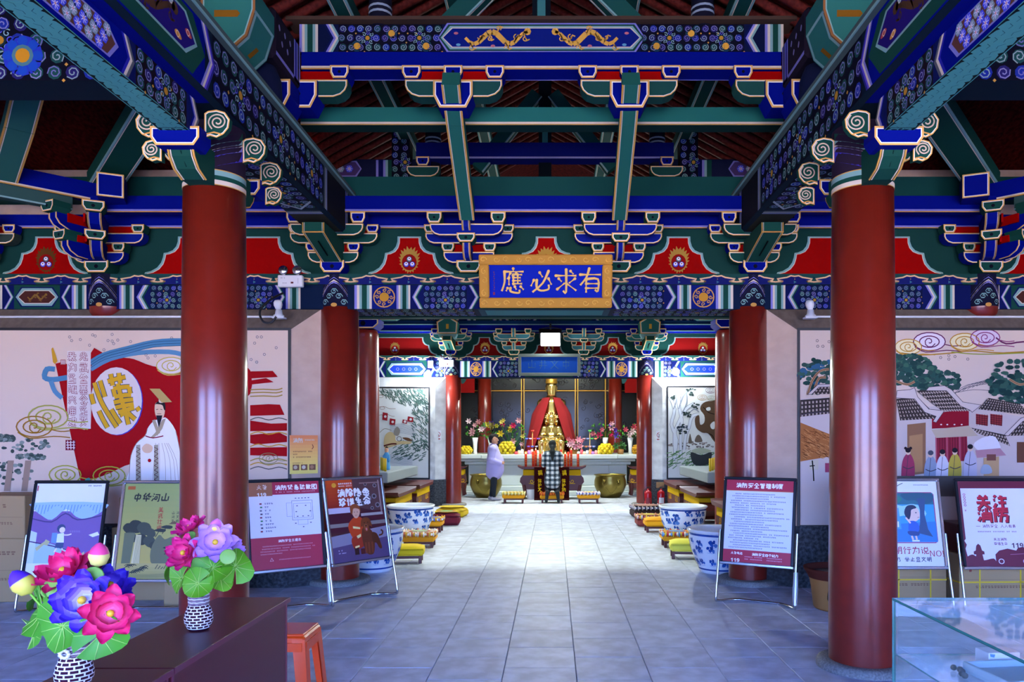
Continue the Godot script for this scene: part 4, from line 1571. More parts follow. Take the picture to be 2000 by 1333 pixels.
# ---------------------------------------------------------------- timber high in the roof
func upper_timber() -> void:
	# painted beam with a gilt dragon panel
	var t = thing("dragon_beam", "painted cross beam with gold dragon panel high in the roof", "beam")
	var g = G.new()
	g.ink("141c34")
	g.box(Vector3(0, 5.08, -6.5), Vector3(4.16, 0.24, 0.2))
	part(t, "timber", g, "paint")
	var a = art()
	a.on(Vector3(0, 0, -6.4))
	a.rect(-2.08, -5.2, 4.16, 0.24, "141a38")
	a.up()
	for s in [-1.0, 1.0]:
		bands(a, s * 2.02 - 0.08, -5.2, -4.96, [LILAC, WHITE, PALE, GREEN, GREEN, PALE, WHITE], 0.023)
		a.lay = 0.0012
		chevron(a, s * 1.86 - (0.04 if s > 0 else 0.03), -5.2, -4.96, 0.02, -s, [NAVY, LILAC, WHITE, PALE])
		swirls(a, minf(s * 0.86, s * 1.76), -5.2, maxf(s * 0.86, s * 1.76), -4.96, 0.038, 51)
		a.lay = 0.0018
		for k in 3:
			var m = Vector2(s * (1.0 + 0.3 * k), -5.07 + (0.06 if k % 2 == 0 else -0.05))
			a.disc(m, 0.05, "1f3d4c", 10)
			a.up()
			a.disc(m, 0.03, "d09a3a", 10)
			a.lay -= a.gap
	a.lay = 0.0018
	cartouche(a, -0.9, -5.21, 0.9, -4.955, [[LILAC, 0.012], [GREEN, 0.014], [PALE, 0.014], [WHITE, 0.008], ["12206e", 0.0]])
	for s in [-1.0, 1.0]:
		dragon(a, s * 0.66, s * 0.12, -5.08, 0.17, "dba648")
		for k in [[0.74, -5.12, "b86a72"], [0.72, -5.02, "5fa0b8"], [0.42, -5.01, "b86a72"]]:
			a.disc(Vector2(s * k[0], k[1]), 0.02, k[2], 8, 0.012)
	part(t, "painted_panel", a, "paint", "gold dragons on blue between curl patterns")
	a = art()
	a.ink("4a3a30")
	a.box(Vector3(0, 5.225, -6.46), Vector3(4.4, 0.03, 0.24))
	part(t, "top_board", a, "paint", "dusty brown top board")
	t = thing("blue_rail", "blue rail with white line under the gold dragon beam", "beam")
	a = art()
	a.ink(BLUE)
	a.box(Vector3(0, 4.88, -6.49), Vector3(4.16, 0.15, 0.2))
	a.ink(WHITE)
	a.box(Vector3(0, 4.823, -6.388), Vector3(4.16, 0.016, 0.008))
	a.ink(GOLD)
	a.box(Vector3(0, 4.809, -6.388), Vector3(4.16, 0.01, 0.008))
	a.ink(LILAC)
	a.box(Vector3(0, 4.806, -6.585), Vector3(4.16, 0.006, 0.01))
	part(t, "timber", a, "paint")
	# teal tie between the two painted beams
	t = thing("teal_tie_beam", "plain teal cross beam with white and gilt lower edge", "beam")
	a = art()
	a.ink("22655c")
	a.box(Vector3(0, 4.61, -6.95), Vector3(4.5, 0.16, 0.16))
	a.ink(WHITE)
	a.box(Vector3(0, 4.543, -6.869), Vector3(4.5, 0.018, 0.006))
	a.ink(GOLD)
	a.box(Vector3(0, 4.529, -6.87), Vector3(4.5, 0.008, 0.006))
	a.ink("17332f")
	a.box(Vector3(0, 4.526, -6.95), Vector3(4.5, 0.008, 0.158))
	part(t, "timber", a, "paint")
	# bracket sets under the blue rail
	for k in [[-0.76, "flag mural lever", "full"], [0.76, "village mural lever", "full"], [-2.1, "flag mural side of dragon beam", "half"], [2.1, "village mural side of dragon beam", "half"]]:
		t = thing("rail_bracket", "%s bracket of blue blocks with red infill at the %s" % ["three-block" if k[2] == "full" else "corner", k[1]], "bracket set", Vector3(k[0], 0, -6.46), 0.0, "bracket sets under the blue rail")
		a = art()
		a.ink(RED)
		a.box(Vector3(0, 4.755, 0.02), Vector3(0.6, 0.09, 0.04))
		part(t, "infill", a, "paint", "red infill")
		var h = "1d4740"
		arm(t, 0.42, 4.56, 4.71, -0.06, 0.08, h)
		for x in ([-0.36, 0.0, 0.36] if k[2] == "full" else [-0.36, 0.36]):
			block(t, x, 0.16, 4.71, 4.82, -0.08, 0.11, BLUE, 0.012)
		block(t, 0, 0.34, 4.45, 4.69, -0.1, 0.12, BLUE, 0.016)
	# purlins along the roof, roof posts and braces
	for s in [-1.0, 1.0]:
		var by: String = "flag mural" if s < 0 else "village mural"
		for k in [[1.72, 5.36, "lower"], [0.85, 5.84, "upper"]]:
			t = thing("roof_purlin", "dark green %s roof purlin with pale lines, %s side" % [k[2], by], "beam", Vector3(), 0.0, "green roof purlins")
			part(t, "timber", bar(Vector3(s * k[0], k[1], -5.0), Vector3(s * k[0], k[1], -12.5), 0.16, 0.14, "1b423c", PALE, 0.012), "paint")
		for z in [6.5, 9.35]:
			t = thing("roof_brace", "sloping green brace with pale edges of the %s roof frame, %s side" % ["nearer" if z < 7 else "farther", by], "strut", Vector3(), 0.0, "braces of the roof frames")
			part(t, "timber", bar(Vector3(s * 0.85, 5.2 if z < 7 else 5.0, -z), Vector3(s * 0.1, 5.95, -z), 0.14, 0.16, "1f4f49", PALE, 0.012), "paint")
			t = thing("roof_post", "dark painted post with pale collar of the %s roof frame, %s side" % ["nearer" if z < 7 else "farther", by], "post", Vector3(s * 1.42, 0, -z), 0.0, "posts of the roof frames")
			a = art()
			a.ink("171a2a")
			a.lathe([[0.1, 4.9], [0.1, 5.66]], Transform3D(), 16)
			for y in [5.32, 5.37]:
				a.ink("8a98a8")
				a.lathe([[0.103, y], [0.103, y + 0.02]], Transform3D(), 16)
			part(t, "timber", a, "paint")
	for z in [6.5, 9.35]:
		t = thing("king_post", "dark middle post under the ridge of the %s roof frame" % ["nearer" if z < 7 else "farther"][0], "post", Vector3(0, 0, -z))
		a = art()
		a.ink("15181f")
		a.box(Vector3(0, 5.65, 0), Vector3(0.16, 1.5, 0.14))
		a.ink("3f7a76")
		a.box(Vector3(0, 5.35, 0.072), Vector3(0.07, 0.5, 0.008))
		part(t, "timber", a, "paint")
	# the next frame back, over the inner hall
	t = thing("inner_blue_rail", "dark blue cross rail of the farther roof frame", "beam")
	a = art()
	a.ink("101a66")
	a.box(Vector3(0, 5.17, -9.25), Vector3(3.2, 0.2, 0.2))
	a.ink("9a96c4")
	a.box(Vector3(0, 5.08, -9.14), Vector3(3.2, 0.02, 0.01))
	part(t, "timber", a, "paint")
	for s in [-1.0, 1.0]:
		t = thing("inner_painted_rail", "painted rail with flower panel of the farther roof frame, %s side" % ["flag mural" if s < 0 else "village mural"][0], "beam")
		a = art()
		a.ink("161a30")
		a.box(Vector3(s * 2.35, 4.98, -9.35), Vector3(1.5, 0.24, 0.2))
		a.on(Vector3(0, 0, -9.25))
		a.rect(minf(s * 1.6, s * 3.1), -5.09, 1.5, 0.22, "1a1e38")
		a.up()
		bands(a, s * 2.0 - 0.12, -5.09, -4.87, [LILAC, NAVY, NAVY, LILAC, PALE, GREEN, GREEN], 0.03)
		cartouche(a, minf(s * 2.3, s * 3.05), -5.08, maxf(s * 2.3, s * 3.05), -4.88, [[LILAC, 0.016], ["4a3a6a", 0.0]])
		flowers_row(a, minf(s * 2.4, s * 2.95), maxf(s * 2.4, s * 2.95), -4.98, 0.05)
		part(t, "timber", a, "paint")
		t = thing("inner_roof_post", "dark post painted with curls beside the farther blue rail, %s side" % ["flag mural" if s < 0 else "village mural"][0], "post")
		a = art()
		a.ink("14141c")
		a.box(Vector3(s * 1.78, 5.05, -9.2), Vector3(0.22, 0.8, 0.2))
		a.on(Vector3(s * 1.78, 5.4, -9.1))
		swirls(a, -0.11, 0.0, 0.11, 0.7, 0.045, 33)
		part(t, "timber", a, "paint")
		t = thing("inner_rail_bracket", "small blue block bracket with red infill under the farther rail, %s side" % ["flag mural" if s < 0 else "village mural"][0], "bracket set", Vector3(s * 1.5, 0, -9.1))
		block(t, 0, 0.16, 4.95, 5.06, -0.08, 0.05, BLUE)
		arm(t, 0.2, 4.82, 4.95, -0.08, 0.03, "1d4740")

# ---------------------------------------------------------------- the timber over the shrine opening
func inner_wall_timber() -> void:
	var t = thing("inner_architrave", "painted architrave with gold medallions over the shrine opening", "beam")
	var g = G.new()
	g.ink("15213a")
	g.box(Vector3(0, 3.19, -17.44), Vector3(13.2, 0.38, 0.4))
	part(t, "timber", g, "paint")
	var a = art()
	a.on(Vector3(0, 0, -17.235))
	beam_art(a, -4.6, 3.38, 0.37, [["w", 0.4], ["s", 0.2], ["<", 0.2], ["q", 0.95], [">", 0.2], ["w", 0.2], ["s", 0.2]], 103)
	beam_art(a, -2.07, 3.38, 0.37, [["s", 0.22], ["m", 0.3], ["s", 0.2], ["<", 0.18], ["w", 0.45], [">", 0.16], ["q", 1.12], ["<", 0.16], ["w", 0.45], [">", 0.18], ["s", 0.2], ["m", 0.3], ["s", 0.22]], 140)
	beam_art(a, 2.48, 3.38, 0.37, [["s", 0.2], ["w", 0.2], ["<", 0.2], ["q", 0.95], [">", 0.2], ["s", 0.2], ["w", 0.4]], 170)
	part(t, "painted_panel", a, "paint", "medallions and chevrons")
	t = thing("inner_cloud_board", "board with gilt cloud scrolls over the shrine opening", "board")
	g = G.new()
	g.ink("18363a")
	g.box(Vector3(0, 3.445, -17.42), Vector3(13.2, 0.13, 0.42))
	part(t, "timber", g, "paint")
	a = art()
	a.on(Vector3(0, 0, -17.2))
	cloud_band(a, -5.04, 5.04, 3.51, 0.13, 0.42)
	part(t, "cloud_scroll", a, "paint")
	panel_board("long dark red jewel panel over the willow mural", -6.0, -2.28, 3.51, 17.33, -4.9, -2.95, -5.2, -2.6, [-3.62], 1.0, "8a6a34", "7a1410")
	panel_board("dark red jewel panel of the shrine wall on the willow mural side", -2.28, -0.81, 3.51, 17.33, -1.65, -1.38, -1.97, -0.97, [-1.5], 1.0, "d0a04a", "7a1410")
	panel_board("dark red panel behind the shrine floodlight", -0.81, 0.81, 3.51, 17.33, -0.15, 0.15, -0.48, 0.48, [0.0], 1.0, "d0a04a", "7a1410")
	panel_board("dark red jewel panel of the shrine wall on the tree mural side", 0.81, 2.28, 3.51, 17.33, 1.38, 1.65, 0.97, 1.97, [1.5], 1.0, "d0a04a", "7a1410")
	panel_board("long dark red jewel panel over the tree and cauldron mural", 2.28, 6.0, 3.51, 17.33, 2.95, 4.9, 2.6, 5.2, [3.62], 1.0, "8a6a34", "7a1410")
	for s in [-1.0, 1.0]:
		var by: String = "willow mural" if s < 0 else "tree mural"
		t = bracket("teal bracket set on shrine column beside the %s" % by, s * 2.28, 3.51, 17.31, "2b6a66", BLUE, 1.0, "column")
		bracket("teal bracket set at the %s end of the far plaque" % by, s * 0.81, 3.51, 17.31, "3a6f78", GREEN, 1.0, "plain")
		# green beam head over the shrine column
		t = thing("beam_head", "large green hexagonal beam head above the shrine column, %s side" % by, "beam", Vector3(s * 2.3, 0, 0), 0.0, "green beam heads over the shrine")
		a = art()
		var hx = PackedVector2Array([Vector2(-0.22, 3.95), Vector2(0.22, 3.95), Vector2(0.24, 4.22), Vector2(0.0, 4.36), Vector2(-0.24, 4.22)])
		a.lined(hx, Transform3D(), -17.2, -16.7, TEAL, 0.022)
		a.on(Vector3(0, 4.12, -16.7))
		a.lay = 0.003
		a.rect(-0.025, -0.05, 0.06, 0.11, "c89a3c")
		part(t, "front_face", a, "paint")
		a = art()
		a.ink(PALE)
		a.prism(PackedVector2Array([Vector2(-0.22, 3.95), Vector2(0.22, 3.95), Vector2(0.18, 3.86), Vector2(0.0, 3.83), Vector2(-0.18, 3.86)]), Transform3D(), -17.1, -16.72)
		a.ink(GOLD)
		a.ball(Vector3(0, 3.87, -16.71), Vector3(0.025, 0.02, 0.012), 8)
		part(t, "underside", a, "paint", "pale underside")
		# timber on the round-topped column
		t = thing("cap_bracket", "blue block and green arm on the round-topped column, %s side" % by, "bracket set", Vector3(s * 3.02, 0.5, -12.3), 0.0, "caps of the round-topped columns")
		block(t, 0, 0.5, 2.9, 3.06, -0.2, 0.2, BLUE, 0.014)
		a = art()
		a.lined(PackedVector2Array([Vector2(-0.5, 3.06), Vector2(0.5, 3.06), Vector2(0.62, 3.12), Vector2(0.62, 3.2), Vector2(-0.62, 3.2), Vector2(-0.62, 3.12)]), Transform3D(), -0.08, 0.08, "2a7468", 0.014)
		part(t, "arm", a, "paint", "green arm")
	for k in [[4.05, 4.2, BLUE, "blue rail over the shrine bracket sets"], [4.2, 4.3, "12305a", "dark blue rail above the shrine brackets"]]:
		t = thing("shrine_rail", k[3], "beam")
		a = art()
		a.ink(k[2])
		a.box(Vector3(0, (k[0] + k[1]) / 2, -17.2), Vector3(9.0, k[1] - k[0], 0.3))
		a.ink(PALE)
		a.box(Vector3(0, k[0] + 0.01, -17.045), Vector3(9.0, 0.02, 0.01))
		part(t, "timber", a, "paint")
	t = thing("shrine_painted_rail", "painted rail with chevrons high over the shrine", "beam")
	a = art()
	a.ink("13203a")
	a.box(Vector3(0, 4.45, -17.3), Vector3(9.0, 0.3, 0.3))
	a.on(Vector3(0, 0, -17.145))
	beam_art(a, -4.3, 4.58, 0.26, [["q", 1.3], ["<", 0.2], ["w", 0.3], [">", 0.2], ["s", 0.2], ["b", 0.2], ["s", 0.2], ["p", 0.4], ["s", 0.2], ["<", 0.2], ["w", 0.5], [">", 0.2], ["p", 1.2], ["<", 0.2], ["w", 0.5], [">", 0.2], ["s", 0.2], ["p", 0.4], ["s", 0.2], ["b", 0.2], ["s", 0.2], ["<", 0.2], ["w", 0.3], [">", 0.2], ["q", 1.0]], 200)
	part(t, "timber", a, "paint")
	# board over the shrine opening up to the roof
	g = G.new()
	wall_piece(-2.6, 2.6, 4.55, 5.1, -17.35, -17.5, g)
	g.prism(PackedVector2Array([Vector2(-2.7, 5.05), Vector2(2.7, 5.05), Vector2(0, 6.6)]), Transform3D(), -17.5, -17.35)
	wall_piece(-4.8, 4.8, 5.0, 6.7, -23.7, -23.9, g)
	struct("wall_gable", g, "roof_board")
	# added unseen beam and boarding behind the architrave, cutting off the pendant light
	t = thing("added_light_baffle", "added dark green beam and boarding that cut off the pendant light, behind the passage architrave", "beam")
	a = art()
	a.ink("1c3f3c")
	a.box(Vector3(0, 3.4, -9.98), Vector3(5.4, 0.36, 0.16))
	a.box(Vector3(0, 4.29, -9.98), Vector3(5.4, 1.42, 0.06))
	part(t, "timber", a, "paint")

# ---------------------------------------------------------------- murals: flat painting inside a black border
func scroll_cloud(a: Art, x: float, y: float, r: float, h: String, fill := "", dir := 1.0) -> void:
	if fill:
		a.disc(Vector2(x, y), r * 1.3, fill, 14, r * 0.75)
		a.up()
	for k in [1.0, 0.62]:
		a.ring(Vector2(x, y), r * 1.3 * k, r * 0.09, h, 18, r * 0.75 * k)
	a.curl(Vector2(x, y), r * 0.5, 0.3, r * 0.08, h, dir, 1.3)
	a.ln([x - dir * r * 1.2, y + r * 0.4, x - dir * r * 0.3, y + r * 0.85, x + dir * r * 1.4, y + r * 0.7, x + dir * r * 2.6, y + r * 0.8], r * 0.08, h)
	a.ln([x + dir * r * 1.2, y + r * 0.2, x + dir * r * 1.9, y + r * 0.35, x + dir * r * 2.6, y + r * 0.3], r * 0.08, h)
	if fill:
		a.lay -= a.gap

func petals_(a: Art, list: Array, h: String) -> void:
	for i in range(0, list.size(), 2):
		a.ring(Vector2(list[i], list[i + 1]), 2.6, 0.8, h, 5)

func foliage(a: Art, x0: float, y0: float, x1: float, y1: float, n: int, seed_: int, cols: Array, r0 := 5.0, r1 := 9.0) -> void:
	var r = RandomNumberGenerator.new()
	r.seed = seed_
	var m = Vector2(x0 + x1, y0 + y1) / 2
	var s = Vector2(x1 - x0, y1 - y0) / 2
	for i in n:
		var p = m + Vector2.from_angle(r.randf() * TAU) * sqrt(r.randf()) * s
		a.disc(p, r.randf_range(r0, r1), cols[i % cols.size()], 7, r.randf_range(r0, r1) * 0.7)
		a.lay += 0.00002

func tiled_roof(a: Art, q: Array, rows: int, cols_: int, ridge: Array) -> void:
	# q: four corners (top two, bottom two right to left); tiles drawn as short dashes
	var p = a.pts(q)
	a.poly(p, "3c3431")
	a.up()
	for j in rows:
		for i in cols_:
			var u = (i + 0.5) / cols_
			var w = (j + 0.5) / rows
			var t = p[0].lerp(p[1], u).lerp(p[3].lerp(p[2], u), w)
			var t2 = p[0].lerp(p[1], u).lerp(p[3].lerp(p[2], u), w + 0.55 / rows)
			a.line(PackedVector2Array([t, t2]), p[0].distance_to(p[1]) / cols_ * 0.45, "b09a8c")
	a.up()
	if ridge.size():
		a.flat(ridge, "cbb9b0")
		a.up()
		a.line(a.pts(ridge), 1.0, "4a4048", true)
	a.lay -= a.gap * (2 if ridge.size() else 1)

func mural_frame(t: Node3D, x0: float, x1: float, y0: float, y1: float, z: float, w: float) -> void:
	var g = G.new()
	var d = 0.012
	g.box(Vector3((x0 + x1) / 2, y1 + w / 2, z), Vector3(x1 - x0 + 2 * w, w, d))
	g.box(Vector3((x0 + x1) / 2, y0 - w / 2, z), Vector3(x1 - x0 + 2 * w, w, d))
	g.box(Vector3(x0 - w / 2, (y0 + y1) / 2, z), Vector3(w, y1 - y0, d))
	g.box(Vector3(x1 + w / 2, (y0 + y1) / 2, z), Vector3(w, y1 - y0, d))
	part(t, "border", g, "black_plastic", "black border strip")

func murals() -> void:
	mural_emperor()
	mural_village()
	mural_willow()
	mural_tree()

func mural_emperor() -> void:
	var t = thing("mural", "wall mural of a white-robed emperor before a big red banner", "mural")
	mural_frame(t, -7.6, -2.736, 0.687, 2.756, -7.896, 0.028)
	var a = art()
	a.on(Vector3(-5.819, 6.296, -7.893), 0.0054812)
	a.gap = 0.0003
	a.auto = 0.00001
	a.rect(-700, 645.5, 1263.5, 378, "dcc0aa")
	a.up()
	# misty trees
	for k in [[-60, 868, 160, 14], [-20, 856, 50, 6], [30, 893, 60, 5], [-80, 925, 150, 22]]:
		foliage(a, k[0], k[1] - k[3], k[0] + k[2], k[1] + k[3], 46, 5 + k[3], ["4c5a50", "6c766a", "8a9084", "3f4a44"], 3.0, 6.0)
	for x in [-40, 16, 50]:
		a.flat([x, 900, x + 12, 900, x + 4, 960, x - 8, 960], "a08470")
	a.up()
	# the banner
	a.blob([178, 690, 205, 692, 240, 699, 262, 702, 300, 716, 356, 722, 420, 730, 470, 722, 489, 724, 489, 770, 450, 800, 420, 850, 400, 900, 330, 905, 262, 905, 215, 925, 180, 938, 163, 946, 160, 938, 150, 880, 138, 835, 178, 830], "a01418")
	a.flat([109, 711, 120, 708, 132, 712, 132, 800, 150, 850, 160, 900, 164, 940, 158, 940], "a01418")
	a.flat([101, 682, 104, 679, 110, 695, 113, 706, 108, 712, 104, 708], "c8922c")
	for k in [[489, 726, 533, 725, 543, 737, 489, 740], [489, 744, 520, 739, 535, 747, 489, 752], [489, 792, 525, 790, 547, 791, 556, 811, 489, 813], [489, 822, 530, 828, 561, 827, 561, 842, 489, 843], [489, 850, 545, 845, 561, 853, 561, 864, 500, 869, 489, 866], [489, 875, 561, 874, 561, 892, 489, 890]]:
		a.flat(k, "a01418")
	a.up()
	for y in [762, 768, 775]:
		a.ln([489, y, 515, y - 1, 540, y, 552, y - 3], 2.2, "a8843a")
	for y in [818, 846, 870, 898, 906, 914]:
		a.ln([489, y + 3, 505, y - 2, 525, y + 3, 545, y - 1, 561, y + 3], 2.0, ["c8902c", "a88c3c", "6a6058"][int(y) % 3])
	# ribbon and knot
	a.ln([178, 712, 205, 696, 250, 684, 300, 672, 356, 669, 420, 678], 15, "4f7f9c")
	a.ln([178, 722, 215, 702, 270, 690, 330, 688, 360, 694], 9, "5a88a4")
	a.ln([132, 738, 105, 742, 88, 738, 92, 722, 108, 722], 10, "4f7f9c")
	a.ln([100, 745, 108, 765, 122, 778], 9, "5a88a4")
	a.up()
	for k in [0, 5, -5]:
		a.ln([178, 714 + k, 205, 698 + k, 250, 686 + k, 300, 674 + k, 356, 671 + k], 0.9, "274a66")
	# white roundel and the great character
	a.disc(Vector2(230, 785), 50, "3a3aa0", 28, 66)
	a.up()
	a.disc(Vector2(228, 784), 50, "dccac0", 28, 66)
	a.rect(132, 686, 46, 152, "dccac0")
	a.up()
	var han = [[179, 770, 181, 780, 184, 790], [185, 748, 191, 766, 200, 788, 214, 812, 229, 835], [196, 744, 201, 760, 206, 776], [194, 803, 202, 820, 211, 836], [218, 800, 227, 815, 236, 828], [211, 746, 228, 741, 246, 737], [217, 731, 219, 742, 221, 754], [233, 729, 234, 740, 236, 750], [222, 760, 238, 757, 254, 756], [222, 760, 224, 768, 226, 775], [254, 756, 254, 764, 256, 770], [224, 776, 240, 773, 257, 772], [223, 787, 242, 783, 261, 781], [226, 797, 243, 793, 262, 790], [231, 806, 250, 801, 263, 797], [231, 750, 238, 780, 246, 806, 252, 830], [250, 806, 258, 814, 265, 820], [268, 796, 271, 800, 273, 803], [239, 808, 240, 812, 241, 814]]
	for k in han:
		a.ln(k, 10.5, "4a4a52")
	a.up()
	for k in han:
		a.ln(k, 8, "d9a22a")
	# the two lines of outlined writing
	for k in [["光武登基念圣女", 155.0], ["敕为圣地兴庙建", 133.0]]:
		for i in 7:
			a.text(k[0][i], k[1], 688.0 + i * 21.2, 19.5, 3.6, "8a2a3a")
			a.up()
			a.text(k[0][i], k[1], 688.0 + i * 21.2, 19.5, 1.7, "dccac0")
			a.lay -= a.gap
	a.up()
	for k in [[119, 703, 10, "b06a62"], [129, 860, 20, "7a2030"]]:
		a.rect(k[0], k[1], k[2], k[2], k[3])
		a.up()
		for i in 3:
			a.ln([k[0] + k[2] * (0.2 + 0.3 * i), k[1] + 1.5, k[0] + k[2] * (0.25 + 0.28 * i), k[1] + k[2] - 1.5], k[2] * 0.08, "e2d2cc")
			a.ln([k[0] + 1.5, k[1] + k[2] * (0.25 + 0.25 * i), k[0] + k[2] - 1.5, k[1] + k[2] * (0.22 + 0.27 * i)], k[2] * 0.07, "e2d2cc")
		a.lay -= a.gap
	# clouds and petals
	scroll_cloud(a, 95, 815, 30, "a8a048")
	scroll_cloud(a, 68, 834, 27, "9a6a24", "", 1.0)
	scroll_cloud(a, 128, 928, 24, "a8a038")
	scroll_cloud(a, 214, 930, 24, "a8a038")
	scroll_cloud(a, 335, 715, 22, "c0a850", "dccac0")
	scroll_cloud(a, 525, 896, 14, "8a8458")
	petals_(a, [137, 659, 141, 666, 158, 664, 182, 655, 187, 657, 176, 675, 204, 684, 212, 666, 220, 667, 223, 672, 231, 665, 220, 654, 256, 668, 336, 661, 286, 694, 290, 700, 304, 696, 503, 659, 511, 659, 498, 671, 540, 680, 517, 693, 491, 703, 502, 708], "5a6270")
	# the emperor
	a.up()
	a.blob([300, 824, 316, 818, 327, 818, 344, 842, 352, 880, 356, 920, 360, 960, 250, 960, 254, 920, 257, 890, 268, 866, 284, 852, 289, 838], "efe4dc")
	a.up()
	a.ln([289, 838, 284, 852, 268, 866, 257, 890, 254, 920, 252, 958], 1.2, "a08a72")
	a.ln([344, 842, 352, 880, 356, 920], 1.2, "a08a72")
	for x in [300, 312, 324, 334, 342, 348]:
		a.ln([x * 0.5 + 155, 866, x * 0.9 + 32, 900, x * 1.1 - 32, 956], 0.9, "b8a088")
	a.flat([298, 822, 304, 820, 314, 846, 300, 856, 294, 856, 306, 844], "b09a7c")
	a.flat([318, 820, 325, 818, 318, 838, 308, 852, 304, 846], "b09a7c")
	for x in [267, 302]:
		a.flat([x, 870, x + 8, 869, x + 10, 958, x - 1, 958], "a89a84")
		for y in range(874, 954, 9):
			a.ln([x, y, x + 8, y + 4], 1.0, "5a2a30")
			a.ln([x + 8, y + 4, x, y + 9], 1.0, "5a2a30")
	a.ln([285, 852, 300, 856, 320, 852], 2.2, "8a2030")
	a.up()
	a.blob([278, 876, 287, 867, 299, 873, 296, 884, 284, 885], "e2b896")
	a.disc(Vector2(293, 900), 3.6, "b01820", 9)
	a.blob([303, 800, 305, 788, 314, 786, 322, 790, 323, 804, 319, 818, 310, 820, 305, 812], "e2b896")
	a.up()
	a.blob([304, 790, 313, 783, 323, 788, 324, 802, 321, 800, 318, 792, 308, 790], "2a2426")
	a.flat([306, 812, 318, 812, 316, 822, 311, 836, 308, 822], "26262c")
	a.ln([306, 801, 310, 800], 1.0, "2a2426")
	a.ln([314, 800, 318, 801], 1.0, "2a2426")
	a.ln([308, 809, 316, 809], 1.0, "2a2426")
	a.blob([312, 778, 320, 776, 322, 786, 312, 787], "d9c4b0")
	a.flat([293, 760, 313, 760, 337, 786, 317, 787], "b89a5a")
	a.blob([168, 937, 176, 934, 178, 945, 166, 945], "3f8a7c")
	part(t, "painting", a, "mural")

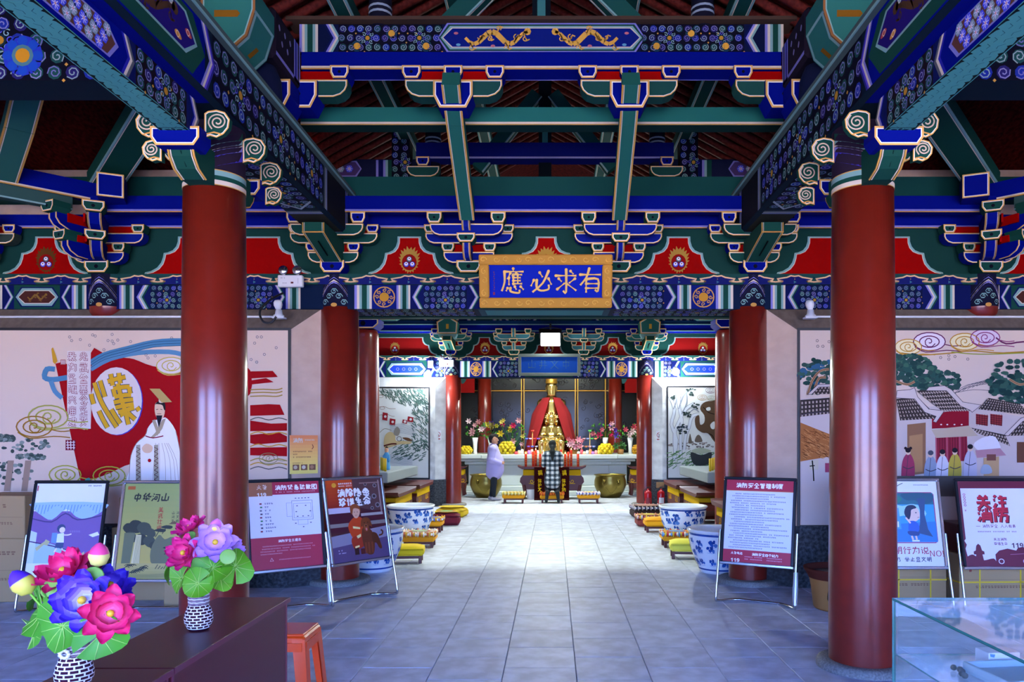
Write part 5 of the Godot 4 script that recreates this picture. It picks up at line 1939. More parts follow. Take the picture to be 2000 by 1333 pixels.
func mural_village() -> void:
	var t = thing("mural", "wall mural of an old village street with tiled roofs and pines", "mural")
	mural_frame(t, 2.745, 7.6, 0.671, 2.756, -7.896, 0.028)
	var a = art()
	a.on(Vector3(-5.819, 6.296, -7.893), 0.0054812)
	a.gap = 0.0003
	a.auto = 0.00001
	a.rect(1562.5, 645.5, 900, 381, "d4bcaa")
	a.up()
	for i in 7:
		a.ln([1862 + i * 9, 770 - i * 3, 1890 + i * 8, 752 - i * 2, 1935 + i * 3, 748 - i * 2], 1.0, "6a6468")
	a.ln([1860, 772, 1890, 757, 1940, 748], 1.2, "5a5458")
	a.ln([1865, 768, 1900, 762, 1940, 764], 1.0, "5a5458")
	# clouds
	for k in [[1815, 668, 24, "6a2c50", "e0d2d6"], [1884, 668, 22, "b8842c", "e6d8a8"], [1924, 660, 22, "8a3c68", "d9c2d0"], [1774, 678, 20, "b8842c", "e6d8a8"]]:
		scroll_cloud(a, k[0], k[1], k[2], k[3], k[4])
	a.ln([1945, 660, 1965, 672, 2000, 668, 2060, 672], 3, "6a2c50")
	a.ln([1760, 690, 1800, 694, 1860, 690, 1900, 686, 1960, 690, 2060, 682], 2.5, "a87c2c")
	a.ln([1858, 688, 1900, 692, 1950, 692, 2040, 688], 2.0, "8a9030")
	petals_(a, [1596, 666, 1597, 677, 1607, 677, 1619, 668, 1837, 699, 1853, 695, 1853, 702, 1865, 697, 1890, 702], "3a3c48")
	a.up()
	# pines
	foliage(a, 1560, 700, 1650, 770, 90, 3, ["2f4a44", "3a5a4e", "24403c", "35607a"], 5, 9)
	foliage(a, 1700, 692, 1830, 755, 150, 4, ["2f4a44", "3f6450", "24403c", "2c5048"], 5, 9)
	foliage(a, 1780, 725, 1876, 768, 90, 6, ["2f4a44", "3f6450", "24403c", "2c5048"], 5, 8)
	foliage(a, 1928, 702, 2060, 790, 190, 7, ["2a453f", "35584a", "203a36", "2c5048"], 5, 9)
	for k in [[1576, 772, 1585, 745, 1600, 726, 1618, 722], [1590, 760, 1598, 740, 1612, 738], [1748, 745, 1770, 752, 1785, 746], [1970, 742, 1990, 752, 2010, 746]]:
		a.ln(k, 4.5, "b08460")
		a.ln(k, 1.2, "6a4a34")
	a.up()
	# houses
	a.flat([1562, 780, 1625, 776, 1700, 790, 1748, 800, 1748, 1025, 1562, 1025], "c8b6ae")
	a.up()
	tiled_roof(a, [1562, 782, 1640, 776, 1640, 806, 1562, 815], 4, 11, [])
	tiled_roof(a, [1592, 754, 1640, 754, 1640, 770, 1576, 771], 3, 8, [1576, 771, 1596, 752, 1640, 750, 1640, 756, 1598, 757, 1584, 771])
	a.flat([1562, 826, 1622, 850, 1622, 892, 1562, 902], "a8683a")
	a.up()
	var r = RandomNumberGenerator.new()
	r.seed = 4
	for i in 150:
		var p = Vector2(r.randf_range(1563, 1620), r.randf_range(838, 894))
		if p.y > 828 + (p.x - 1562) * 0.4:
			a.line(PackedVector2Array([p, p + Vector2(7, 2 + r.randf() * 3)]), 1.0, ["6a3c20", "c88a54"][i % 2])
	a.ln([1562, 812, 1590, 806, 1625, 806], 1.2, "4a4450")
	a.flat([1580, 900, 1597, 898, 1597, 918, 1580, 918], "c8baa0")
	a.ln([1585, 900, 1587, 920, 1588, 940], 2.5, "1c1a1c")
	a.ln([1580, 911, 1590, 910], 2.0, "1c1a1c")
	a.rect(1610, 905, 12, 18, "a0405a")
	a.up()
	a.flat([1745, 800, 1880, 790, 2060, 830, 2060, 1025, 1745, 1025], "c2b0a8")
	a.up()
	a.flat([1770, 830, 1806, 826, 1806, 925, 1770, 930], "8a6248")
	a.flat([1774, 852, 1800, 848, 1800, 922, 1774, 924], "a87c54")
	a.flat([1818, 808, 1890, 800, 1890, 835, 1818, 838], "8a1c28")
	a.up()
	for x in [1836, 1848, 1862, 1876]:
		a.disc(Vector2(x, 830), 2.0, "e0cfc8", 6, 1.3)
	a.flat([1826, 848, 1886, 842, 1888, 900, 1826, 906], "8a2a38")
	a.up()
	for x in range(1828, 1888, 5):
		a.ln([x, 852, x + 0.5, 902], 1.0, "5a1a26")
	for x in [1826, 1847, 1872]:
		a.ln([x, 846, x + 1, 906], 3.0, "b05060")
	a.flat([1817, 840, 1890, 832, 1908, 852, 1826, 856], "b8a48c")
	a.up()
	tiled_roof(a, [1748, 780, 1790, 776, 1832, 818, 1756, 822], 6, 11, [1748, 778, 1750, 764, 1775, 762, 1784, 758, 1790, 776, 1812, 800, 1842, 803, 1826, 826, 1820, 824, 1826, 814, 1804, 806, 1784, 780])
	tiled_roof(a, [1788, 764, 1850, 760, 1896, 803, 1838, 804], 6, 12, [1806, 764, 1812, 757, 1842, 754, 1856, 762, 1878, 786, 1914, 792, 1896, 806, 1892, 802, 1874, 794, 1846, 764])
	tiled_roof(a, [1928, 778, 1990, 790, 2010, 812, 1908, 800], 5, 16, [])
	tiled_roof(a, [1894, 836, 1960, 850, 1970, 872, 1905, 846], 3, 12, [])
	tiled_roof(a, [1990, 818, 2060, 800, 2060, 850, 1960, 852], 5, 16, [1958, 850, 1990, 818, 2060, 790, 2060, 798, 1994, 824, 1966, 852])
	a.flat([1896, 806, 1962, 816, 1956, 842, 1894, 834], "c2b0a8")
	a.up()
	for x in [1903, 1931]:
		a.flat([x, 809, x + 24, 812, x + 23, 833, x, 829], "8a3034")
		a.up()
		for i in 5:
			a.ln([x + i * 5 + 2, 810, x + i * 5 + 2, 832], 0.8, "3a1a20")
			a.ln([x, 812 + i * 4, x + 23, 815 + i * 4], 0.8, "3a1a20")
		a.lay -= a.gap
	a.rect(1983, 864, 60, 40, "6a4434")
	# stall with an awning
	a.up()
	a.blob([1898, 870, 1915, 856, 1935, 852, 1945, 860, 1950, 880, 1920, 886], "d9d0d0")
	a.flat([1902, 880, 1950, 876, 1962, 890, 1905, 895], "b08088")
	a.flat([1918, 895, 1948, 892, 1948, 940, 1918, 940], "b8946a")
	a.rect(1924, 888, 18, 12, "7a4a40")
	# people in the street
	for k in [[1771, 890, 1, "9a3a54", "2a2024"], [1815, 895, 1, "8c93a4", "4a4c56"], [1838, 893, 1, "cbc4cc", "2a2428"], [1862, 890, 1, "b8a040", "2a2428"], [1892, 883, 1, "b9b0bc", "2a2428"]]:
		var x: float = k[0]
		var y: float = k[1]
		a.blob([x - 4, y - 2, x + 5, y - 2, x + 12, y + 14, x + 13, y + 36, x + 10, y + 52, x - 11, y + 52, x - 13, y + 34, x - 11, y + 12], k[3])
		a.up()
		a.ln([x - 10, y + 22, x, y + 26, x + 11, y + 22], 1.6, "4a4048")
		a.ln([x, y, x - 2, y + 24, x - 4, y + 50], 0.9, "4a4048")
		a.disc(Vector2(x, y - 7), 5, "d9b49c", 10, 6.5)
		a.up()
		a.disc(Vector2(x, y - 10), 5.6, k[4], 10, 5)
		a.lay -= 2 * a.gap
	a.up()
	a.up()
	for x in [1766, 1776]:
		a.disc(Vector2(x, 876), 3, "2a2024", 8)
	a.blob([1912, 918, 1918, 908, 1930, 910, 1934, 924, 1914, 926], "9fa6b0")
	a.rect(1745, 930, 300, 40, "5a5450")
	part(t, "painting", a, "mural")

func mural_willow() -> void:
	var t = thing("mural", "far wall mural of willow leaves, red flags and a galloping rider", "mural")
	mural_frame(t, -6.0, -2.772, 0.664, 2.73, -16.994, 0.035)
	var a = art()
	a.on(Vector3(-12.647, 11.685, -16.992), 0.0117944)
	a.gap = 0.0004
	a.auto = 0.00001
	a.rect(600, 758.8, 237, 175.4, "d8dcd6")
	a.up()
	for k in [[742, 762, 60], [745, 785, 40], [750, 800, 30]]:
		a.ln([k[0] - 10, k[1] + 12, k[0] + 5, k[1] + 10, k[0] + 16, k[1] + 14, k[0] + k[2] * 0.7, k[1] + 14], 0.8, "8a6a50")
		a.ring(Vector2(k[0] + 2, k[1] + 13), 5, 0.7, "8a6a50", 10, 2.6)
	var r = RandomNumberGenerator.new()
	r.seed = 9
	for i in 420:
		var p: Vector2
		if i < 190:
			p = Vector2(r.randf_range(740, 834), r.randf_range(762, 792))
			if p.y > 772 + (p.x - 742) * 0.45:
				continue
		elif i < 330:
			p = Vector2(r.randf_range(806, 836), r.randf_range(780, 880))
		else:
			p = Vector2(r.randf_range(768, 830), r.randf_range(862, 900))
			if p.y - 862 < (p.x - 768) * -0.1:
				continue
		var v = Vector2(2.4, 3.4).rotated(r.randf_range(-0.6, 0.5))
		if i >= 330:
			v = Vector2(3.8, -2.0)
		a.line(PackedVector2Array([p - v, p, p + v]), 1.5, ["4f6a60", "5f7c70", "3f5850"][i % 3])
	for k in [[748, 806, 10, 17], [762, 818, 11, 14], [787, 820, 9, 9], [797, 814, 11, 12]]:
		a.flat([k[0], k[1], k[0] + k[2], k[1] + 2, k[0] + k[2] - 1, k[1] + k[3], k[0] - 1, k[1] + k[3] - 2], "93262e")
		a.up()
		a.disc(Vector2(k[0] + k[2] * 0.5, k[1] + k[3] * 0.5), 2.6, "dcd4d0", 8)
		a.lay -= a.gap
	for i in 9:
		a.ln([762, 832 + i * 1.6, 785, 829 + i * 2.2, 812, 836 + i * 2.0], 0.5, "7a8490")
		a.ln([742, 892 + i * 2.2, 765, 889 + i * 2.0, 790, 894 + i * 1.8, 806, 890 + i * 2.2], 0.5, "8a94a4")
	a.ln([742, 846, 752, 838, 765, 842], 1.0, "8a7a60")
	a.blob([750, 868, 752, 852, 762, 844, 772, 850, 774, 862, 790, 862, 804, 864, 800, 868, 780, 869, 765, 874, 752, 876], "cbb583")
	a.up()
	a.ln([750, 872, 765, 868, 775, 868], 3.0, "5a2a26")
	a.blob([786, 856, 798, 856, 806, 862, 796, 862], "6a4a34")
	a.ring(Vector2(780, 858), 4.5, 1.2, "6a6460", 10)
	a.blob([770, 842, 776, 834, 782, 842, 778, 852, 770, 850], "8a8478")
	part(t, "painting", a, "mural")

func mural_tree() -> void:
	var t = thing("mural", "far wall mural of pale trees, a brown holed rock and a cauldron", "mural")
	mural_frame(t, 2.753, 6.0, 0.664, 2.753, -16.994, 0.035)
	var a = art()
	a.on(Vector3(-12.647, 11.685, -16.992), 0.0117944)
	a.gap = 0.0004
	a.auto = 0.00001
	a.rect(1305, 756.8, 250, 177.4, "d8dcd6")
	a.up()
	for k in [[1388, 763, 7, "6a4a5a"], [1372, 777, 7, "a8823a"], [1390, 778, 6, "8a9a70"]]:
		scroll_cloud(a, k[0], k[1], k[2], k[3])
	foliage(a, 1305, 864, 1400, 878, 60, 5, ["6a625e", "8a827c", "a09a94"], 1.5, 3.0)
	for k in [[1345, 848, 1352, 866], [1358, 850, 1372, 864]]:
		a.blob([k[0], k[3], k[0] + 2, k[1] + 4, (k[0] + k[2]) / 2.0, k[1], k[2] - 2, k[1] + 5, k[2], k[3]], "6a6054")
	a.up()
	# trunks
	for k in [[1316, 902, 1322, 860, 1312, 830, 1318, 800, 1306, 770], [1330, 892, 1330, 850, 1332, 820, 1326, 790, 1330, 760], [1320, 898, 1318, 850, 1326, 826, 1340, 800, 1356, 790], [1337, 880, 1340, 850, 1346, 836, 1352, 815, 1364, 810]]:
		a.ln(k, 6.5, "5c6470")
		a.up()
		a.ln(k, 5.2, "d4dade")
		a.lay -= a.gap
	a.up()
	a.up()
	for k in [[1316, 800, 1322, 780, 1316, 758], [1332, 810, 1342, 786, 1340, 758], [1342, 812, 1356, 800, 1366, 806], [1326, 800, 1334, 776, 1346, 764]]:
		a.ln(k, 2.0, "8a929c")
	foliage(a, 1340, 758, 1362, 774, 14, 2, ["2f3c38", "3f504a"], 1.6, 3.0)
	foliage(a, 1352, 788, 1366, 800, 14, 3, ["2f3c38", "3f504a"], 1.6, 3.0)
	foliage(a, 1334, 804, 1350, 818, 14, 4, ["2f3c38", "3f504a"], 1.6, 3.0)
	foliage(a, 1322, 830, 1348, 850, 22, 5, ["2f3c38", "3a4450"], 1.6, 3.2)
	foliage(a, 1310, 772, 1318, 782, 9, 6, ["2f3c38", "3f504a"], 1.6, 2.6)
	var r = RandomNumberGenerator.new()
	r.seed = 2
	for i in 90:
		var p = Vector2(r.randf_range(1307, 1392), r.randf_range(882, 914))
		var v = Vector2(5, -2.2).rotated(r.randf_range(-0.3, 0.3))
		a.line(PackedVector2Array([p - v, p + v]), 1.5, ["5a8456", "7aa070", "48704a"][i % 3])
	# rock
	a.blob([1368, 800, 1374, 788, 1390, 784, 1410, 790, 1410, 872, 1396, 864, 1384, 848, 1372, 846, 1360, 836, 1358, 818, 1366, 812, 1368, 830, 1376, 826, 1376, 812], "5c4836")
	a.up()
	a.blob([1380, 798, 1387, 796, 1388, 802, 1381, 803], "d8dcd6")
	a.blob([1388, 830, 1396, 824, 1396, 838, 1390, 838], "d8dcd6")
	a.ln([1374, 796, 1384, 806, 1396, 810], 1.6, "2a2018")
	a.ln([1384, 848, 1392, 852, 1400, 868], 1.6, "2a2018")
	# cauldron
	a.blob([1350, 884, 1352, 902, 1360, 910, 1378, 910, 1388, 902, 1390, 884, 1370, 890], "3a3e40")
	a.up()
	a.blob([1350, 882, 1364, 876, 1378, 877, 1390, 882, 1376, 887, 1362, 887], "aab49c")
	part(t, "painting", a, "mural")

# ---------------------------------------------------------------- plaques, lamps and small things on the walls
func carved_frame(t: Node3D, w: float, h: float, b: float, m: String, deep: float) -> void:
	for k in [[0.0, h / 2 - b / 2, w, b, 0.0], [0.0, -h / 2 + b / 2, w, b, 0.0], [-w / 2 + b / 2, 0.0, h - 2 * b, b, PI / 2], [w / 2 - b / 2, 0.0, h - 2 * b, b, PI / 2]]:
		var a = art()
		a.ink("b8863a")
		var q = Basis(Vector3.BACK, k[4])
		a.box(Vector3(k[0], k[1], deep / 2), Vector3(k[2], k[3], deep), 0.012, q)
		# carved scrolls, proud of the frame
		var n = maxi(2, int(k[2] / 0.11))
		for i in n:
			var c: Vector3 = Vector3(k[0], k[1], deep) + q * Vector3((i + 0.5) * k[2] / n - k[2] / 2, 0, 0)
			var l = []
			for j in 9:
				var th = j * 0.75
				l.append(c + q * Vector3(cos(th) * 0.036 * (1.0 - j * 0.085) + (0.01 if i % 2 else -0.01), sin(th) * k[3] * 0.3 * (1.0 - j * 0.085) * (1.0 if i % 2 == 0 else -1.0), 0.0))
			a.ink("d9a850")
			a.tube(l, 0.0045, 4)
		part(t, "frame", a, m, "gilt carved frame")

func light(l: Light3D, t: Node3D, called: String, at: Vector3, h: String, e: float, size: float) -> void:
	l.name = called
	l.light_color = Color(h)
	l.light_energy = e
	l.light_size = size
	l.shadow_enabled = true
	t.add_child(l)
	l.position = at

func no_smoking(label: String, at: Vector3, turn: float) -> void:
	var t = thing("no_smoking_sign", label, "sign", at, turn, "no smoking signs")
	var g = G.new()
	g.box(Vector3(0, 0, 0), Vector3(0.155, 0.235, 0.006), 0.001)
	part(t, "plate", g, "white_plastic")
	var a = art()
	a.on(Vector3(0, 0, 0.003))
	a.ring(Vector2(0, -0.02), 0.058, 0.012, "a01c20", 22)
	a.line(PackedVector2Array([Vector2(-0.04, -0.06), Vector2(0.04, 0.02)]), 0.011, "a01c20")
	a.blob([-0.02, 0.03, -0.012, -0.04, 0.01, -0.05, 0.02, -0.01, 0.012, 0.03], "3a3a3e")
	a.rect(-0.058, 0.066, 0.116, 0.03, "a01c20")
	a.up()
	a.greek(-0.05, 0.073, 0.1, 0.016, WHITE, 4)
	part(t, "print", a, "print")

func plaques_and_lamps() -> void:
	var fill = OmniLight3D
	# the blue and gold plaque over the passage
	var t = thing("plaque", "blue plaque with gilt frame and four gold characters over the passage", "plaque", Vector3(0.025, 3.244, -7.72))
	t.rotation.x = 0.2
	var w = 1.385
	var h = 0.545
	var g = G.new()
	g.ink("10249a")
	g.box(Vector3(0, 0, 0.015), Vector3(w - 0.04, h - 0.04, 0.03))
	part(t, "field", g, "paint", "deep blue field")
	carved_frame(t, w, h, 0.105, "paint", 0.07)
	var a = art()
	a.on(Vector3(0, 0, 0.031), 1.0)
	a.gap = 0.004
	a.auto = 0.00003
	a.lay = 0.001
	# gilt characters in relief, drawn with swelling strokes
	var xs = [-0.46, -0.17, 0.09, 0.345]
	for i in 4:
		var b = art()
		b.on(Vector3(0, 0, 0.031))
		b.lay = 0.001
		b.auto = 0.00003
		brush(b, "應必求有"[i], xs[i], -0.13 + [0.0, 0.01, 0.01, 0.0][i], 0.245, 0.044, ["8a6428", "e2b768"])
		part(t, "character", b, "paint", "raised gold character")
	for i in 9:
		a.rect(-0.545 + 0.004 * (i % 2), -0.1 + i * 0.022, 0.01, 0.012, "6a3a48")
	a.rect(-0.552, 0.11, 0.022, 0.028, "7a3050")
	part(t, "inscription", a, "paint", "small faded red inscription")
	for x in [-0.5, 0.5]:
		g = G.new()
		g.box(Vector3(x, -0.2, -0.13), Vector3(0.03, 0.03, 0.27))
		g.box(Vector3(x, 0.24, -0.22), Vector3(0.025, 0.025, 0.44))
		part(t, "hanger", g, "black_plastic", "iron hanger")
	# the plaque over the shrine
	t = thing("far_plaque", "small faded blue plaque with grey frame hanging over the shrine", "plaque", Vector3(0.015, 3.258, -16.85))
	t.rotation.x = 0.15
	g = G.new()
	g.ink("1d4fae")
	g.box(Vector3(), Vector3(1.3, 0.38, 0.03))
	part(t, "field", g, "paint")
	a = art()
	for k in [[0.0, 0.215, 1.42, 0.07], [0.0, -0.215, 1.42, 0.07], [-0.675, 0.0, 0.07, 0.36], [0.675, 0.0, 0.07, 0.36]]:
		a.ink("6f7a74")
		a.box(Vector3(k[0], k[1], 0.02), Vector3(k[2], k[3], 0.06), 0.008)
	part(t, "frame", a, "paint", "grey worn frame")
	for i in 4:
		a = art()
		a.on(Vector3(0, 0, 0.016))
		a.auto = 0.00003
		brush(a, "山井文中"[i], -0.5 + i * 0.26, -0.11, 0.2, 0.022, ["24549a", "4a6e8e"])
		part(t, "character", a, "paint", "faded character")
	for x in [-0.5, 0.5]:
		g = G.new()
		g.box(Vector3(x, 0.1, -0.2), Vector3(0.03, 0.03, 0.4))
		part(t, "hanger", g, "black_plastic", "iron hanger")
	# floodlight in front of the shrine
	t = thing("floodlight", "glaring white floodlight above the far blue plaque", "lamp", Vector3(0.04, 3.822, -16.6))
	t.rotation.x = 0.35
	g = G.new()
	g.box(Vector3(0, 0, -0.05), Vector3(0.46, 0.36, 0.09), 0.02)
	part(t, "housing", g, "black_plastic")
	g = G.new()
	g.box(Vector3(0, 0, 0), Vector3(0.42, 0.32, 0.02), 0.008)
	part(t, "lens", g, "lamp_glow")
	g = G.new()
	g.tube([Vector3(-0.24, 0, -0.05), Vector3(-0.25, 0.2, -0.1), Vector3(0, 0.24, -0.14), Vector3(0.25, 0.2, -0.1), Vector3(0.24, 0, -0.05)], 0.012, 6)
	part(t, "yoke", g, "black_plastic")
	g = G.new()
	g.box(Vector3(0, 0.2, 0.12), Vector3(0.5, 0.012, 0.42))  # hood plate added to keep the lamp light off the roof timber
	g.box(Vector3(0, 0.22, -0.3), Vector3(0.04, 0.04, 0.5))
	part(t, "added_visor", g, "black_plastic", "added black hood that blocks upward light, with wall arm")
	var al = AreaLight3D.new()
	al.area_size = Vector2(0.42, 0.32)
	light(al, t, "floodlight_beam", Vector3(0, 0, 0.03), "f0fade", 2.0, 0.2)
	al.rotation.y = PI
	# lamp hung high in the inner hall, hidden by the passage beam
	t = thing("pendant_lamp", "round shaded lamp hung under the inner hall roof", "lamp", Vector3(0, 4.62, -10.5))
	g = G.new()
	g.lathe([[0.2, 0.0], [0.18, 0.1], [0.08, 0.16], [0.03, 0.2], [0.02, 1.6]], Transform3D(), 24)
	part(t, "shade", g, "black_plastic")
	g = G.new()
	g.lathe([[0, 0.01], [0.17, 0.02], [0.17, 0.05], [0, 0.05]], Transform3D(), 24)
	part(t, "lens", g, "lamp_glow")
	var sp = SpotLight3D.new()
	sp.spot_angle = 47.0
	sp.spot_angle_attenuation = 0.12
	sp.spot_range = 30.0
	light(sp, t, "pendant_beam", Vector3(0, -0.02, 0), "eefad2", 2.0, 0.12)
	sp.rotation.x = -PI / 2
	# lamps over the altar, behind the shrine architrave
	for s in [-1.0, 1.0]:
		t = thing("shrine_lamp", "ceiling lamp over the %s end of the altar" % ["lily vase" if s < 0 else "purple flower"][0], "lamp", Vector3(s * 0.95, 4.5, -18.7), 0.0, "altar lamps")
		g = G.new()
		g.box(Vector3(0, 0.05, 0), Vector3(0.7, 0.06, 0.2), 0.01)
		part(t, "housing", g, "white_plastic")
		g = G.new()
		g.box(Vector3(0, 0.012, 0), Vector3(0.66, 0.02, 0.16), 0.004)
		part(t, "diffuser", g, "bulb_glow")
		g = G.new()
		g.tube([Vector3(0, 0.08, 0), Vector3(0, 0.9, 0)], 0.012, 6)
		part(t, "rod", g, "white_plastic")
		al = AreaLight3D.new()
		al.area_size = Vector2(0.66, 0.16)
		light(al, t, "shrine_light", Vector3(0, -0.01, 0), "f4fade", 2.6, 0.2)
		al.rotation.x = -PI / 2 + 0.25
	# bulbs on the far mural walls
	for k in [[Vector3(-2.778, 3.028, -16.9), "bare white bulb over the willow mural"], [Vector3(2.914, 3.099, -16.9), "bare white bulb over the tree mural"]]:
		t = thing("wall_bulb", k[1], "lamp", k[0], 0.0, "bare bulbs on the far walls")
		g = G.new()
		g.ball(Vector3(), Vector3(0.085, 0.085, 0.085), 16)
		part(t, "bulb", g, "bulb_glow")
		g = G.new()
		g.lathe([[0.03, 0.06], [0.05, 0.09], [0.05, 0.16], [0.0, 0.16]], Transform3D(Basis(Vector3.RIGHT, -0.9), Vector3()), 14)
		part(t, "socket", g, "white_plastic")
		light(OmniLight3D.new(), t, "bulb_light", Vector3(0, 0, 0.02), "e8f0ff", 0.45, 0.1)
	# unlit bulbs, conduit and cables in the front hall
	for k in [[Vector3(-2.818, 2.97, -7.9), "grey unlit bulb with looping black cable beside the emergency light", -1.0], [Vector3(2.843, 2.97, -7.9), "grey unlit bulb on cornice above the village mural", 1.0]]:
		t = thing("wall_lamp", k[1], "lamp", k[0])
		g = G.new()
		g.lathe([[0.0, 0.105], [0.03, 0.1], [0.043, 0.08], [0.045, 0.05], [0.035, 0.02], [0.02, 0.0]], Transform3D(Basis(Vector3.BACK, 0.15), Vector3(0, 0.0, 0.05)), 16)
		part(t, "bulb", g, M["silver_frame"] if false else "white_plastic")
		g = G.new()
		g.lathe([[0.055, -0.085], [0.055, -0.06], [0.04, -0.05], [0.032, 0.0], [0.0, 0.0]], Transform3D(Basis(), Vector3(0, 0, 0.05)), 16)
		g.box(Vector3(0.0, -0.085, 0.04), Vector3(0.13, 0.02, 0.1), 0.004)
		part(t, "socket", g, "white_plastic")
		if k[2] < 0:
			g = G.new()
			g.tube(ease_curve([Vector3(0.0, -0.06, 0.09), Vector3(-0.06, -0.14, 0.1), Vector3(-0.15, -0.13, 0.1), Vector3(-0.19, -0.02, 0.08), Vector3(-0.12, 0.1, 0.02), Vector3(-0.02, 0.21, -0.12)]), 0.012, 8)
			part(t, "cable", g, "black_plastic", "black corrugated cable loop")
	t = thing("conduit", "thin white conduit along the cornice over the flag mural", "conduit")
	g = G.new()
	g.tube([Vector3(-7.9, 2.915, -7.985), Vector3(-2.924, 2.918, -7.99)], 0.012, 8)
	part(t, "pipe", g, "white_plastic")
	t = thing("conduit", "thin white conduit along the cornice over the village mural", "conduit")
	g = G.new()
	g.tube([Vector3(7.9, 2.915, -7.985), Vector3(2.941, 2.918, -7.99)], 0.012, 8)
	part(t, "pipe", g, "white_plastic")
	emergency("white twin-head emergency light on the front architrave", Vector3(-2.719, 3.289, -7.93), 1.0)
	emergency("small white emergency light on the far architrave", Vector3(-2.366, 3.313, -17.05), 1.25)
	t = thing("junction_box", "small white junction box beside the far emergency light", "box", Vector3(-2.741, 3.294, -17.1))
	g = G.new()
	g.box(Vector3(), Vector3(0.12, 0.17, 0.06), 0.006)
	part(t, "cover", g, "white_plastic")
	g = G.new()
	g.tube(ease_curve([Vector3(0.05, -0.05, 0), Vector3(0.12, -0.14, 0.02), Vector3(0.2, -0.1, 0.0), Vector3(0.24, 0.0, 0.0)]), 0.012, 6)
	part(t, "cable", g, "white_plastic")
	no_smoking("no smoking sign beside the willow mural", Vector3(-2.569, 1.644, -17.06), 0.0)
	no_smoking("no smoking sign beside the tree mural", Vector3(2.561, 1.632, -17.06), 0.0)
	# orange fire notice on the splayed wall end
	t = thing("fire_notice", "orange and yellow fire notice pasted beside the emperor mural", "notice", Vector3(-2.592, 1.425, -7.968), 0.62)
	g = G.new()
	g.box(Vector3(), Vector3(0.3, 0.415, 0.004))
	part(t, "sheet", g, "white_plastic")
	a = art()
	a.on(Vector3(-0.15, 0.2075, 0.002))
	for i in 12:
		a.rect(0, 0.415 * i / 12, 0.3, 0.415 / 12 + 0.0004, Color("c43a10").lerp(Color("e8b828"), i / 11.0))
	a.lay = 0.0012
	a.text("消防", 0.035, 0.03, 0.055, 0.008, WHITE)
	a.greek(0.16, 0.045, 0.12, 0.018, WHITE, 8)
	a.ln([0.24, 0.1, 0.25, 0.13, 0.235, 0.15], 0.008, "7a1808")
	for i in 3:
		a.greek(0.035, 0.17 + i * 0.03, [0.22, 0.06, 0.2][i], 0.016, "8a2a0c", i)
	a.greek(0.03, 0.295, 0.12, 0.012, "8a2a0c", 9)
	for i in 3:
		a.rect(0.03 + i * 0.088, 0.315, 0.07, 0.062, "7a4a2c")
		a.up()
		a.disc(Vector2(0.06 + i * 0.088, 0.345), 0.022, ["c8b090", "d9c8b0", "b07850"][i], 7)
		a.lay -= a.gap
	part(t, "print", a, "print")

func brush(a: Art, ch: String, x: float, y: float, size: float, w: float, cols: Array) -> void:
	# one character in relief: each stroke swells and tapers; a darker edge, then the gilt face
	for k in 2:
		for st in FONT[ch].split(" "):
			var q = PackedVector2Array()
			for i in range(0, st.length() - 1, 2):
				q.append(Vector2(x, y) + Vector2(Art.DIG.find(st[i]), Art.DIG.find(st[i + 1])) / 16.0 * size)
			q = a.smooth(q) if q.size() > 2 else PackedVector2Array([q[0], q[0].lerp(q[1], 0.33), q[0].lerp(q[1], 0.66), q[1]])
			var l = PackedVector2Array()
			var r = PackedVector2Array()
			for i in q.size():
				var t = float(i) / (q.size() - 1)
				var d = (q[mini(i + 1, q.size() - 1)] - q[maxi(i - 1, 0)]).normalized()
				var ww = w * (0.62 - 0.35 * sin(t * PI) * (1.0 if q.size() < 6 else 0.3) - 0.2 * t) + (0.004 if k == 0 else 0.0)
				l.append(q[i] + Vector2(-d.y, d.x) * ww * 0.5)
				r.append(q[i] - Vector2(-d.y, d.x) * ww * 0.5)
			a.ink(cols[k])
			for i in q.size() - 1:
				a.face(l[i], l[i + 1], r[i + 1])
				a.face(l[i], r[i + 1], r[i])
			a.disc(q[0], w * 0.33 + (0.002 if k == 0 else 0.0), cols[k], 8)
		a.lay += 0.006 if k == 0 else 0.0
	a.lay -= 0.006

func emergency(label: String, at: Vector3, k: float) -> void:
	var t = thing("emergency_light", label, "emergency light", at)
	t.scale = Vector3.ONE * k
	var g = G.new()
	g.box(Vector3(0, 0, 0), Vector3(0.265, 0.125, 0.06), 0.008)
	part(t, "case", g, "white_plastic")
	var a = art()
	a.on(Vector3(0, 0, 0.0305))
	a.greek(-0.1, -0.035, 0.05, 0.012, "6a6a70", 3)
	a.greek(-0.08, 0.02, 0.05, 0.012, "8a8a90", 4)
	a.rect(0.01, 0.01, 0.028, 0.02, "5a1820")
	a.rect(0.085, -0.03, 0.004, 0.06, "9a9aa0")
	part(t, "print", a, "print")
	for s in [-1.0, 1.0]:
		g = G.new()
		g.lathe([[0.0, -0.03], [0.03, -0.028], [0.048, 0.0], [0.05, 0.02], [0.042, 0.03], [0.0, 0.034]], Transform3D(Basis(Vector3.RIGHT, PI / 2 - 0.2), Vector3(s * 0.075, 0.115, 0.01)), 16)
		part(t, "lamp_head", g, "silver_frame", "silver lamp head")
		g = G.new()
		g.tube([Vector3(s * 0.075, 0.06, 0), Vector3(s * 0.075, 0.09, 0)], 0.014, 8)
		part(t, "stem", g, "white_plastic")

